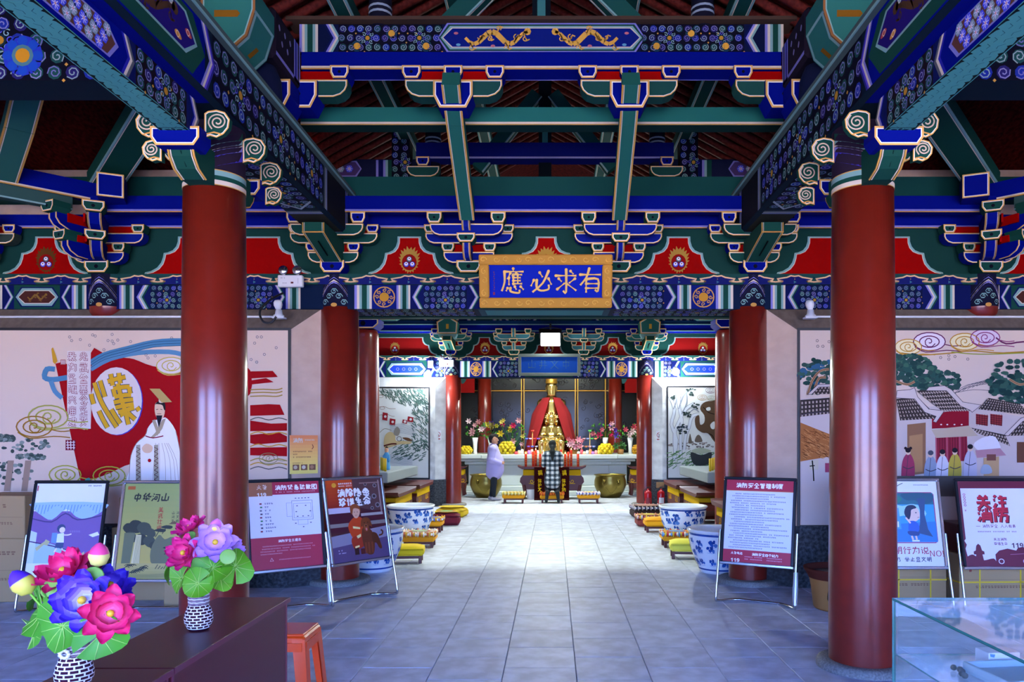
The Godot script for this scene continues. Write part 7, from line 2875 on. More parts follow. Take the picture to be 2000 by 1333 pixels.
func counter_and_flowers() -> void:
	for k in [[3.75, 2.605, "dark maroon counter section behind the taller bouquet"], [2.595, 1.45, "dark maroon counter section nearest the camera"]]:
		var t = thing("counter", k[2], "counter", Vector3(-1.42, 0, -(k[0] + k[1]) / 2), 0.0, "maroon counter sections")
		var l: float = k[0] - k[1]
		var g = G.new()
		g.box(Vector3(0, 0.79, 0), Vector3(0.37, 0.022, l), 0.003)
		part(t, "top", g, "maroon_board", "glossy maroon top")
		g = G.new()
		g.box(Vector3(0, 0.39, 0), Vector3(0.34, 0.778, l - 0.02), 0.002)
		part(t, "cabinet", g, "maroon_board")
		g = G.new()
		g.box(Vector3(0.186, 0.79, 0), Vector3(0.003, 0.022, l))
		g.box(Vector3(0.171, 0.39, l / 2 - 0.015), Vector3(0.004, 0.77, 0.014))
		g.box(Vector3(0.171, 0.39, -l / 2 + 0.015), Vector3(0.004, 0.77, 0.014))
		g.box(Vector3(0, 0.79, -l / 2), Vector3(0.37, 0.022, 0.003))
		part(t, "edge_band", g, "maroon_edge", "lighter edge band")
	wicker_vase("woven straw vase holding the magenta and lilac lotus", Vector3(-1.402, 0.801, -3.13), 1.05, false)
	wicker_vase("woven straw vase with cream bow, nearest the camera", Vector3(-1.456, 0.801, -2.4), 1.05, true)
	# bouquet in the farther vase
	var t = thing("lotus_bouquet", "bouquet of magenta and lilac artificial lotus on the counter", "flowers", Vector3(-1.402, 0.98, -3.13))
	var o = Vector3(-1.402, 0.98, -3.13)
	lotus(t, Vector3(-1.414, 1.137, -3.04) - o, Vector3(-0.25, 0.35, 0.9), 0.085, "f2607a", "e0186e", 3)
	lotus(t, Vector3(-1.308, 1.173, -3.08) - o, Vector3(0.3, 0.4, 0.8), 0.1, "e8a8e0", "c890e0", 4)
	lotus(t, Vector3(-1.471, 1.218, -3.2) - o, Vector3(-0.2, 0.8, 0.4), 0.075, "f2607a", "e0186e", 5)
	lotus(t, Vector3(-1.294, 1.116, -3.2) - o, Vector3(0.9, 0.2, 0.3), 0.07, "e8a8e0", "c890e0", 6)
	bud(t, Vector3(-1.319, 1.239, -3.1) - o, Vector3(0.35, 0.9, 0.1), 0.03, "e8c860", "e070b0")
	pod(t, Vector3(-1.221, 1.13, -3.0) - o, Vector3(0.3, 0.3, 0.9), 0.032)
	pod(t, Vector3(-1.431, 1.192, -3.1) - o, Vector3(-0.3, 0.6, 0.7), 0.035)
	for k in [[Vector3(-1.309, 1.08, -3.05), Vector3(0.1, 0.5, 0.8), 0.085], [Vector3(-1.44, 1.033, -3.05), Vector3(-0.4, 0.3, 0.8), 0.062], [Vector3(-1.346, 1.022, -3.0), Vector3(0.1, 0.2, 0.95), 0.062], [Vector3(-1.237, 1.068, -3.12), Vector3(0.8, 0.1, 0.5), 0.075], [Vector3(-1.565, 1.031, -3.2), Vector3(-0.8, 0.2, 0.4), 0.055], [Vector3(-1.32, 1.014, -3.15), Vector3(0.3, -0.1, 0.9), 0.06]]:
		lotus_leaf(t, k[0] - o, k[1], k[2], "5aa01c", int(k[2] * 1000))
		stem(t, Vector3(0, -0.05, 0), k[0] - o)
	for k in [Vector3(-1.434, 1.113, -3.08), Vector3(-1.326, 1.139, -3.12), Vector3(-1.481, 1.202, -3.22), Vector3(-1.328, 1.224, -3.12)]:
		stem(t, Vector3(0, -0.05, 0), k - o)
	# bouquet in the nearer vase
	o = Vector3(-1.456, 0.98, -2.4)
	t = thing("lotus_bouquet", "large bouquet of purple and crimson artificial lotus with buds", "flowers", o)
	lotus(t, Vector3(-1.484, 1.172, -2.4) - o, Vector3(-0.1, 0.75, 0.6), 0.1, "f04a80", "d81058", 11)
	lotus(t, Vector3(-1.332, 1.113, -2.26) - o, Vector3(0.05, 0.45, 0.85), 0.105, "f0e8ff", "4a20c0", 12)
	lotus(t, Vector3(-1.23, 1.085, -2.22) - o, Vector3(0.45, 0.3, 0.8), 0.088, "f87898", "e01058", 13)
	lotus(t, Vector3(-1.357, 1.124, -2.42) - o, Vector3(0.6, 0.6, 0.3), 0.085, "8a50e0", "3a1ca8", 14)
	lotus(t, Vector3(-1.478, 1.165, -2.5) - o, Vector3(0.4, 0.8, 0.0), 0.07, "e04070", "a00c40", 15)
	bud(t, Vector3(-1.345, 1.236, -2.35) - o, Vector3(0.1, 1, 0.05), 0.036, "e4d070", "e8407c")
	bud(t, Vector3(-1.585, 1.148, -2.35) - o, Vector3(-0.55, 0.75, 0.1), 0.042, "d8c850", "5a2cc0")
	pod(t, Vector3(-1.334, 1.178, -2.3) - o, Vector3(0.05, 0.25, 0.95), 0.036)
	pod(t, Vector3(-1.5, 1.139, -2.35) - o, Vector3(-0.2, 0.5, 0.8), 0.034)
	for k in [[Vector3(-1.538, 1.054, -2.35), Vector3(-0.5, 0.25, 0.8), 0.075], [Vector3(-1.401, 1.039, -2.25), Vector3(-0.1, 0.1, 0.95), 0.08], [Vector3(-1.261, 1.023, -2.22), Vector3(0.3, 0.0, 0.95), 0.075], [Vector3(-1.595, 0.978, -2.4), Vector3(-0.6, -0.1, 0.7), 0.05], [Vector3(-1.608, 1.098, -2.45), Vector3(-0.6, 0.5, 0.5), 0.06], [Vector3(-1.383, 1.042, -2.3), Vector3(0.0, 0.3, 0.9), 0.06]]:
		lotus_leaf(t, k[0] - o, k[1], k[2], "468f20", int(k[2] * 1000) + 2)
		stem(t, Vector3(0, -0.06, 0), k[0] - o)
	for k in [Vector3(-1.498, 1.158, -2.42), Vector3(-1.358, 1.091, -2.3), Vector3(-1.254, 1.066, -2.26), Vector3(-1.352, 1.218, -2.36), Vector3(-1.583, 1.13, -2.36), Vector3(-1.363, 1.115, -2.43)]:
		stem(t, Vector3(0, -0.06, 0), k - o, 0.004)
	# orange plastic stool
	t = thing("plastic_stool", "bright orange plastic stool beside the end of the counter", "stool", Vector3(-1.5, 0, -4.46))
	var g = G.new()
	g.box(Vector3(0, 0.452, 0), Vector3(0.28, 0.016, 0.28), 0.008)
	g.box(Vector3(0, 0.425, 0), Vector3(0.3, 0.05, 0.3), 0.012)
	part(t, "seat", g, "orange_plastic")
	for sx in [-1.0, 1.0]:
		for sz in [-1.0, 1.0]:
			g = G.new()
			var top = Vector3(sx * 0.12, 0.43, sz * 0.12)
			var bot = Vector3(sx * 0.165, 0.0, sz * 0.165)
			g.quad(top + Vector3(sx * 0.03, 0, -sz * 0.045), top + Vector3(sx * 0.03, 0, sz * 0.03), bot + Vector3(sx * 0.02, 0, sz * 0.02), bot + Vector3(sx * 0.02, 0, -sz * 0.04), Vector3(sx, 0, 0))
			g.quad(top + Vector3(-sx * 0.045, 0, sz * 0.03), top + Vector3(sx * 0.03, 0, sz * 0.03), bot + Vector3(sx * 0.02, 0, sz * 0.02), bot + Vector3(-sx * 0.04, 0, sz * 0.02), Vector3(0, 0, sz))
			g.quad(top + Vector3(sx * 0.022, 0, -sz * 0.045), top + Vector3(sx * 0.022, 0, sz * 0.022), bot + Vector3(sx * 0.012, 0, sz * 0.012), bot + Vector3(sx * 0.012, 0, -sz * 0.04), Vector3(-sx, 0, 0))
			g.quad(top + Vector3(-sx * 0.045, 0, sz * 0.022), top + Vector3(sx * 0.022, 0, sz * 0.022), bot + Vector3(sx * 0.012, 0, sz * 0.012), bot + Vector3(-sx * 0.04, 0, sz * 0.012), Vector3(0, 0, -sz))
			part(t, "leg", g, "orange_plastic")
	g = G.new()
	for k in [[0.0, 0.155, 0.27, 0.006], [0.0, -0.155, 0.27, 0.006]]:
		g.box(Vector3(k[0], 0.385, k[1]), Vector3(k[2], 0.05, k[3]))
		g.box(Vector3(k[1], 0.385, k[0]), Vector3(k[3], 0.05, k[2]))
	part(t, "apron", g, "orange_plastic")

func pane(t: Node3D, at: Vector3, s: Vector3) -> void:
	var g = G.new()
	g.box(at, s)
	var p = part(t, "pane", g, "glass")
	# green cut edges
	g = G.new()
	var thin = 0 if s.x < 0.02 else (1 if s.y < 0.02 else 2)
	for a in 3:
		if a == thin:
			continue
		for sg in [-1.0, 1.0]:
			var e = Vector3()
			e[a] = sg * s[a] / 2
			var z = s
			z[a] = 0.0015
			g.box(at + e, z)
	part(p, "cut_edge", g, "glass_edge", "green cut edge")

func glass_case() -> void:
	var t = thing("glass_case", "clear glass display case with green edges near the front column", "display case", Vector3(2.16, 0, -2.36))
	var w = 1.3
	var l = 1.4
	pane(t, Vector3(0, 0.946, 0), Vector3(w, 0.008, l))
	pane(t, Vector3(-w / 2 + 0.004, 0.52, 0), Vector3(0.008, 0.84, l))
	pane(t, Vector3(w / 2 - 0.004, 0.52, 0), Vector3(0.008, 0.84, l))
	pane(t, Vector3(0, 0.52, -l / 2 + 0.004), Vector3(w - 0.02, 0.84, 0.008))
	pane(t, Vector3(0, 0.717, 0), Vector3(w - 0.02, 0.006, l - 0.02))
	var g = G.new()
	g.box(Vector3(0, 0.05, 0), Vector3(w, 0.1, l), 0.004)
	part(t, "base", g, "silver_frame", "aluminium base")
	t = thing("paper_box", "white paper box with blue corner inside the glass case", "box", Vector3(1.85, 0.7205, -2.9), 0.1)
	g = G.new()
	g.box(Vector3(0, 0.03, 0), Vector3(0.13, 0.06, 0.08), 0.002)
	part(t, "body", g, "white_plastic")
	var a = art()
	a.on(Vector3(-0.065, 0.06, 0.04))
	a.flat([0.004, 0.003, 0.026, 0.006, 0.022, 0.018, 0.006, 0.014], "2a78c0")
	part(t, "print", a, "print")
	t = thing("tray", "pale blue plastic tray inside the glass case", "tray", Vector3(1.86, 0.7205, -2.72), 0.12)
	g = G.new()
	g.ink("a9c4cc")
	g.box(Vector3(0, 0.008, 0), Vector3(0.36, 0.016, 0.24), 0.004)
	for k in [[0.0, 0.115, 0.36, 0.012], [0.0, -0.115, 0.36, 0.012]]:
		g.box(Vector3(0, 0.025, k[1]), Vector3(k[2], 0.03, k[3]), 0.003)
	for x in [-0.174, 0.174]:
		g.box(Vector3(x, 0.025, 0), Vector3(0.012, 0.03, 0.24), 0.003)
	part(t, "body", g, "paint")
	t = thing("beads", "short string of black beads beside the tray", "beads", Vector3(1.64, 0.7205, -2.78))
	for i in 5:
		g = G.new()
		g.ball(Vector3(0.012 * sin(i * 1.3), 0.012, 0.024 * i - 0.05), Vector3.ONE * 0.012, 10)
		part(t, "bead", g, "black_plastic")

# ---------------------------------------------------------------- porcelain pots and kneeling cushions
func porcelain_pot(label: String, x: float, d: float, seed_: int) -> void:
	var t = thing("porcelain_pot", label, "pot", Vector3(x, 0, -d), 0.0, "blue and white porcelain pots")
	var pr = [[0.0, 0.0], [0.235, 0.0], [0.24, 0.02], [0.27, 0.1], [0.33, 0.24], [0.36, 0.36], [0.368, 0.44], [0.365, 0.475], [0.375, 0.485], [0.39, 0.5], [0.388, 0.515], [0.37, 0.52], [0.345, 0.515], [0.335, 0.49], [0.33, 0.4], [0.29, 0.2], [0.0, 0.15]]
	var g = G.new()
	g.lathe(pr, Transform3D(), 48)
	part(t, "body", g, "porcelain")
	var a = art()
	a.prof = pr.slice(1, 8)
	a.lay = 0.0015
	for k in [[0.452, 0.026], [0.04, 0.02], [0.488, 0.003]]:
		for i in 40:
			a.rect(TAU * i / 40, k[0], TAU / 40, k[1], "1f4796")
	var r = RandomNumberGenerator.new()
	r.seed = seed_
	# clumps of brushed blue: hills, trees and boats
	for i in 42:
		var u = TAU * i / 14 + r.randf_range(-0.1, 0.1)
		var y: float = [0.385, 0.27, 0.15][i / 14] + r.randf_range(-0.03, 0.03)
		var s = r.randf_range(0.8, 1.3)
		for k in 4:
			var q = []
			for j in 8:
				var th = TAU * j / 8
				var rr = r.randf_range(0.6, 1.25)
				q.append(u + (k - 1.5) * 0.06 * s + cos(th) * 0.062 * s * rr)
				q.append(y + (0.022 if k % 2 == 0 else -0.012) * s + sin(th) * 0.026 * s * rr)
			a.blob(q, ["1c4a9c", "2a5cb0", "16408c", "4a78c0"][k])
			a.lay += 0.00004
		a.ln([u - 0.14 * s, y - 0.035, u, y - 0.042, u + 0.15 * s, y - 0.034], 0.004, "7a9cd0")
	part(t, "painted_scene", a, "porcelain_blue", "cobalt blue landscape")

func cushion(label: String, x: float, y: float, d: float, s: Vector3, yaw: float, side: String, top: Array, fringe: String, legs: float) -> Node3D:
	# a padded kneeling cushion, on four short legs when legs > 0
	var t = thing("kneeling_cushion", label, "cushion", Vector3(x, y, -d), yaw, "kneeling cushions")
	var g = G.new()
	g.ink(side)
	# pillow shape: a rounded box with a swollen top
	var n = 10
	var rows = []
	for j in n + 1:
		var row = []
		for i in n + 1:
			var u = i / float(n) * 2 - 1
			var w = j / float(n) * 2 - 1
			var k = (1.0 - pow(absf(u), 4.0)) * (1.0 - pow(absf(w), 4.0))
			row.append(Vector3(u * s.x / 2, legs + s.y * (0.72 + 0.28 * k), w * s.z / 2))
		rows.append(row)
	g.sheet(rows)
	g.box(Vector3(0, legs + s.y * 0.37, 0), Vector3(s.x * 1.01, s.y * 0.72, s.z * 1.01), s.y * 0.2)
	part(t, "pad", g, "cloth")
	var a = art()
	if top.size():
		a.on(Vector3(0, legs + s.y * 1.0, 0), 1.0, Vector3.RIGHT, Vector3.BACK)
		a.nn = Vector3.UP
		a.lay = 0.004
		var k = 0.98
		for h in top:
			var q = []
			for j in 16:
				var th = TAU * j / 16
				q.append(cos(th) * s.x * 0.5 * k * (1.0 if j % 2 == 0 else 0.9))
				q.append(sin(th) * s.z * 0.5 * k * (1.0 if j % 2 == 0 else 0.9))
			a.blob(q, h)
			a.lay += 0.003
			k *= 0.74
		part(t, "embroidered_cover", a, "cloth", "embroidered cover")
	if fringe:
		g = G.new()
		var cols = fringe.split(",")
		var c = 0
		for e in 4:
			var l = s.x if e % 2 == 0 else s.z
			for i in int(l / 0.028):
				var u = (i + 0.5) * 0.028 - l / 2
				var p = Vector3(u, legs + s.y * 0.86, s.z / 2) if e % 2 == 0 else Vector3(s.x / 2, legs + s.y * 0.86, u)
				if e > 1:
					p = Vector3(-p.x, p.y, -p.z)
				g.ink(cols[c % cols.size()])
				g.ball(p, Vector3(0.015, 0.022 + 0.012 * (c % 3), 0.015), 5)
				c += 1
		part(t, "fringe", g, "cloth", "bobble fringe")
	if legs > 0.0:
		for sx in [-1.0, 1.0]:
			for sz in [-1.0, 1.0]:
				g = G.new()
				g.box(Vector3(sx * s.x * 0.4, legs / 2, sz * s.z * 0.38), Vector3(0.04, legs, 0.04), 0.004)
				part(t, "leg", g, "dark_wood")
		g = G.new()
		g.box(Vector3(0, legs - 0.02, s.z * 0.38), Vector3(s.x * 0.84, 0.03, 0.03))
		g.box(Vector3(0, legs - 0.02, -s.z * 0.38), Vector3(s.x * 0.84, 0.03, 0.03))
		part(t, "rail", g, "dark_wood")
	return t

func pots_and_cushions() -> void:
	var pb = mat("porcelain_blue", "ffffff", 0.14)
	pb.vertex_color_use_as_albedo = true
	porcelain_pot("blue and white pot behind the firefighter and dog poster", -2.09, 8.95, 3)
	porcelain_pot("blue and white pot beyond the patterned orange cushion", -2.2, 11.9, 4)
	porcelain_pot("blue and white pot beside the fire regulation stand", 2.1, 8.85, 5)
	porcelain_pot("blue and white pot behind the small yellow-orange cushions", 2.18, 11.8, 6)
	cushion("plain bright yellow kneeling stool closest to the dog poster", -1.79, 0, 9.5, Vector3(0.46, 0.13, 0.34), 0.12, "e0c010", [], "", 0.1)
	cushion("orange kneeling stool with white fringe and patterned cover", -1.86, 0, 10.85, Vector3(0.48, 0.13, 0.4), 0.05, "e89a10", ["d8c4b8", "b8503c", "9ab090"], "e6dcd8,c86a4a,d8b04a,efe6e0", 0.09)
	cushion("small orange kneeling stool with blue and white tassels, beyond pot", -1.98, 0, 12.55, Vector3(0.42, 0.14, 0.32), 0.0, "e89a10", ["e0c030", "6a6ab0"], "e8e8f0,6a7ac0,e0a020", 0.1)
	cushion("maroon box cushion with yellow embroidered top", -1.86, 0, 13.55, Vector3(0.5, 0.24, 0.4), 0.06, "6a1428", ["e0c020", "d86a4a", "8ac084"], "", 0.0)
	cushion("folded yellow quilted cushion against the shrine column", -1.95, 0, 14.95, Vector3(0.58, 0.2, 0.5), -0.12, "d8b410", ["e0c018"], "", 0.0)
	cushion("pale yellow covered kneeling stool touching the blue-white pot", 1.86, 0, 9.85, Vector3(0.4, 0.15, 0.34), -0.1, "e4dc50", [], "", 0.1)
	cushion("orange kneeling stool with red and blue patterned cover", 1.92, 0, 10.85, Vector3(0.46, 0.12, 0.36), 0.0, "e8a010", ["d8a030", "b83a2c", "5a8ac0"], "6a9ad0,e0c040,c83a40,e8e0d8", 0.1)
	cushion("plain orange kneeling stool beyond the patterned one", 1.86, 0, 12.55, Vector3(0.42, 0.15, 0.34), 0.0, "f0a408", [], "", 0.1)
	cushion("cushion with pink and yellow fringe behind the plain orange stool", 1.84, 0, 13.4, Vector3(0.46, 0.2, 0.4), 0.05, "8a3a34", ["d8a85a", "a83a44", "e0c850"], "c86a70,e8c040,d8d0d8,9a4048", 0.0)
	cushion("dark brown round cushion with white beaded fringe by the extinguishers", 1.98, 0, 14.8, Vector3(0.6, 0.24, 0.56), 0.1, "3a2220", ["8a6a60", "b8806a"], "d8d4e0,3a3a5a,c8b8b0", 0.0)
	cushion("kneeling stool with yellow flower cover in front of the man", -0.857, 0, 17.95, Vector3(0.54, 0.14, 0.4), 0.0, "e0980c", ["c8b848", "8a1814", "d8a820"], "c8bc60,9a9a50,e0d8a0", 0.12)
	cushion("kneeling stool under the woman in plaid", 0.072, 0, 18.05, Vector3(0.58, 0.14, 0.42), 0.0, "e0980c", ["8a3a20", "c89040"], "c83a20,e08a20", 0.1)
	cushion("kneeling stool with blue and white zigzag fringe by the brass vat", 0.957, 0, 17.95, Vector3(0.54, 0.14, 0.4), 0.0, "e8a010", ["e8e4f0", "b81c24", "d8c030"], "e8e8f4,2a4a98,d8d8e8", 0.12)

# ---------------------------------------------------------------- the shrine
func candle(label: String, at: Vector3, h: float, r: float, m: String, lit: bool, group: String) -> void:
	var t = thing("candle", label, "candle", at, 0.0, group)
	var g = G.new()
	g.lathe([[0.0, 0.0], [r, 0.0], [r, h], [r * 0.8, h + 0.004], [0.0, h - 0.01]], Transform3D(), 12)
	part(t, "wax", g, m)
	if m == "wax":
		var a = art()
		a.prof = [[r, 0.0], [r, h]]
		a.lay = 0.002
		a.text("山", -0.5, h * 0.75, 0.0, 0.0, GOLD)
		for j in 4:
			a.ln([-0.5, h * (0.2 + j * 0.17), 0.0, h * (0.26 + j * 0.17), 0.5, h * (0.2 + j * 0.17)], 0.012, "e0a030")
			a.rect(-0.12, h * (0.2 + j * 0.17), 0.24, 0.012, "e0a030")
		part(t, "gilt_print", a, "paint", "gilt print")
	if lit:
		g = G.new()
		g.lathe([[0.0, h], [0.009, h + 0.012], [0.006, h + 0.03], [0.0, h + 0.045]], Transform3D(), 8)
		part(t, "flame", g, "flame", "small flame")

func altar_table(label: String, x: float, d: float, l: float, w: float, h: float, yaw: float) -> void:
	var t = thing("offering_table", label, "table", Vector3(x, 0, -d), yaw, "maroon offering tables")
	var g = G.new()
	# top with upturned ends
	g.prism(PackedVector2Array([Vector2(-l / 2, h - 0.01), Vector2(-l / 2 + 0.1, h - 0.06), Vector2(l / 2 - 0.1, h - 0.06), Vector2(l / 2, h - 0.01), Vector2(l / 2 + 0.02, h + 0.03), Vector2(l / 2 - 0.08, h), Vector2(-l / 2 + 0.08, h), Vector2(-l / 2 - 0.02, h + 0.03)]), Transform3D(), -w / 2, w / 2)
	part(t, "top", g, "dark_wood")
	g = G.new()
	g.ink("c8a018")
	g.box(Vector3(0, h - 0.15, 0), Vector3(l * 0.86, 0.15, w * 0.86), 0.01)
	part(t, "frieze", g, "paint", "yellow carved frieze")
	g = G.new()
	var q = PackedVector2Array()
	for p in [[0.43, 0.24], [0.47, 0.34], [0.48, 0.46], [0.44, 0.56], [0.4, 0.66], [0.42, 0.72]]:
		q.append(Vector2(p[0] * l, h * (1.0 - p[1])))
	var all = q.duplicate()
	q.reverse()
	for p in q:
		all.append(Vector2(-p.x, p.y))
	g.prism(all, Transform3D(), -w * 0.42, w * 0.42)
	part(t, "belly", g, "dark_wood", "bulging maroon apron")
	for sx in [-1.0, 1.0]:
		for sz in [-1.0, 1.0]:
			g = G.new()
			g.tube(ease_curve([Vector3(sx * l * 0.42, h * 0.45, sz * w * 0.38), Vector3(sx * l * 0.4, h * 0.2, sz * w * 0.38), Vector3(sx * l * 0.43, 0.03, sz * w * 0.4)], 4), [0.05, 0.05, 0.05, 0.045, 0.04, 0.04, 0.04, 0.04, 0.045], 8)
			part(t, "leg", g, "dark_wood")
	var a = art()
	for sd in [1.0, -1.0]:
		a.on(Vector3(0, 0, sd * w * 0.421), 1.0, Vector3.RIGHT * sd, Vector3.DOWN)
		for k in [-0.24, 0.24]:
			var m = Vector2(k * l, -h * 0.56)
			a.curl(m - Vector2(0.1, 0), 0.06, 0.0, 0.016, "d8a820", 1.0, 1.2)
			a.curl(m + Vector2(0.1, 0), 0.06, PI, 0.016, "d8a820", -1.0, 1.2)
			a.ln([m.x - 0.18, m.y + 0.05, m.x - 0.05, m.y + 0.075, m.x + 0.05, m.y + 0.06, m.x + 0.18, m.y + 0.06], 0.014, "d8a820")
			a.rect(m.x - 0.16, -h + 0.085, 0.32, 0.005, "8a6a10")
			a.rect(m.x - 0.16, -h + 0.21, 0.32, 0.005, "8a6a10")
	part(t, "gilt_scroll", a, "paint", "gilt scrolls")

func vat(label: String, x: float, d: float) -> void:
	var t = thing("brass_vat", label, "vat", Vector3(x, 0, -d), 0.0, "brass water vats")
	var g = G.new()
	g.lathe([[0.0, 0.0], [0.25, 0.0], [0.27, 0.02], [0.36, 0.16], [0.425, 0.32], [0.42, 0.45], [0.39, 0.55], [0.395, 0.58], [0.43, 0.59], [0.43, 0.61], [0.39, 0.61], [0.38, 0.58], [0.4, 0.44], [0.3, 0.16], [0.0, 0.1]], Transform3D(), 40)
	part(t, "body", g, "brass")
	for k in [-0.45, 0.45]:
		g = G.new()
		var c = Vector3(sin(k) * 0.43, 0.44, cos(k) * 0.43)
		g.ball(c, Vector3(0.05, 0.06, 0.03), 10)
		for e in [-1.0, 1.0]:
			g.ball(c + Vector3(e * 0.03, 0.045, 0.005), Vector3(0.018, 0.02, 0.02), 7)
			g.ball(c + Vector3(e * 0.018, 0.015, 0.03), Vector3(0.012, 0.012, 0.012), 7)
		part(t, "lion_head", g, "brass", "cast lion head")
		g = G.new()
		var l = []
		for i in 13:
			var th = PI * i / 12
			l.append(c + Vector3(cos(th) * 0.055, -0.03 - sin(th) * 0.075, 0.02 - 0.01 * sin(th)))
		g.tube(l, 0.008, 6)
		part(t, "ring", g, "brass")
	g = G.new()
	var l = []
	for i in 15:
		var k = -0.38 + 0.76 * i / 14
		var y = 0.3 - 0.17 * sin(PI * i / 14)
		var r = lerpf(0.36, 0.43, (y - 0.16) / 0.16) if y < 0.32 else 0.427
		l.append(Vector3(sin(k) * r, y, cos(k) * r))
	g.tube(l, 0.008, 6)
	part(t, "garland", g, "brass")

func small_flower(g: G, at: Vector3, r: float, h: String, seed_: int) -> void:
	var rn = RandomNumberGenerator.new()
	rn.seed = seed_
	for ring in 2:
		for i in 6:
			var a = TAU * (i + 0.5 * ring) / 6
			petal(at, Vector3(cos(a), sin(a), 0.25), Vector3(0, 0.25, 1).normalized(), r * (1.0 - 0.35 * ring), r * 0.55, 0.5 + 0.5 * ring, Color(h).darkened(0.15), Color(h).lightened(rn.randf() * 0.2), g)

func altar_bouquet(label: String, at: Vector3, cols: Array, vase: String, n: int, spread: Vector3, seed_: int) -> void:
	var t = thing("altar_bouquet", label, "flowers", at, 0.0, "altar flowers")
	var g = G.new()
	if vase == "tall":
		g.lathe([[0.0, 0.0], [0.055, 0.0], [0.06, 0.01], [0.05, 0.1], [0.06, 0.3], [0.085, 0.46], [0.075, 0.46], [0.0, 0.4]], Transform3D(), 20)
		part(t, "vase", g, "porcelain", "tall white vase")
	else:
		g.lathe([[0.0, 0.0], [0.08, 0.0], [0.1, 0.14], [0.09, 0.14], [0.0, 0.12]], Transform3D(), 16)
		part(t, "pot", g, "terracotta")
	var y0 = 0.44 if vase == "tall" else 0.14
	var rn = RandomNumberGenerator.new()
	rn.seed = seed_
	for i in n:
		var p = Vector3(rn.randf_range(-1, 1) * spread.x, y0 + 0.06 + rn.randf() * spread.y, rn.randf_range(0.2, 1) * spread.z)
		g = G.new()
		small_flower(g, p, rn.randf_range(0.07, 0.12), cols[i % cols.size()], seed_ + i)
		part(t, "flower", g, "petal")
	g = G.new()
	for i in n * 3:
		var p = Vector3(rn.randf_range(-1, 1) * spread.x * 1.1, y0 + rn.randf() * spread.y, rn.randf_range(-0.4, 0.6) * spread.z)
		g.ink(["2f6a1c", "3f8424", "244f18"][i % 3])
		g.tube([Vector3(0, y0 - 0.05, 0), p * 0.6 + Vector3(0, y0 * 0.4, 0), p], [0.004, 0.004, 0.002], 4)
		g.ball(p, Vector3(0.06, 0.02, 0.03), 6, Basis(Vector3(rn.randf(), rn.randf(), 1).normalized(), rn.randf() * 3.0))
	part(t, "foliage", g, "petal", "green leaves and stems")

func fruit_bundle(label: String, at: Vector3, s: Vector3, h: String, seed_: int) -> void:
	var t = thing("offering_bundle", label, "offering", at, 0.0, "yellow offering bundles")
	var rn = RandomNumberGenerator.new()
	rn.seed = seed_
	var g = G.new()
	for j in 5:
		for i in 9:
			var a = TAU * (i + 0.5 * (j % 2)) / 9
			var y = (j + 0.5) / 5.0
			var r = sin(PI * (0.18 + 0.7 * y))
			g.ink(Color(h).lerp(Color("8a6a08"), rn.randf() * 0.35).to_html(false))
			g.ball(Vector3(cos(a) * r * s.x, y * s.y, sin(a) * r * s.z), Vector3(0.06, 0.055, 0.06) * (s.x / 0.2), 6)
	g.ink(h)
	g.ball(Vector3(0, s.y * 0.55, 0), Vector3(s.x * 0.9, s.y * 0.5, s.z * 0.9), 10)
	part(t, "body", g, "petal")

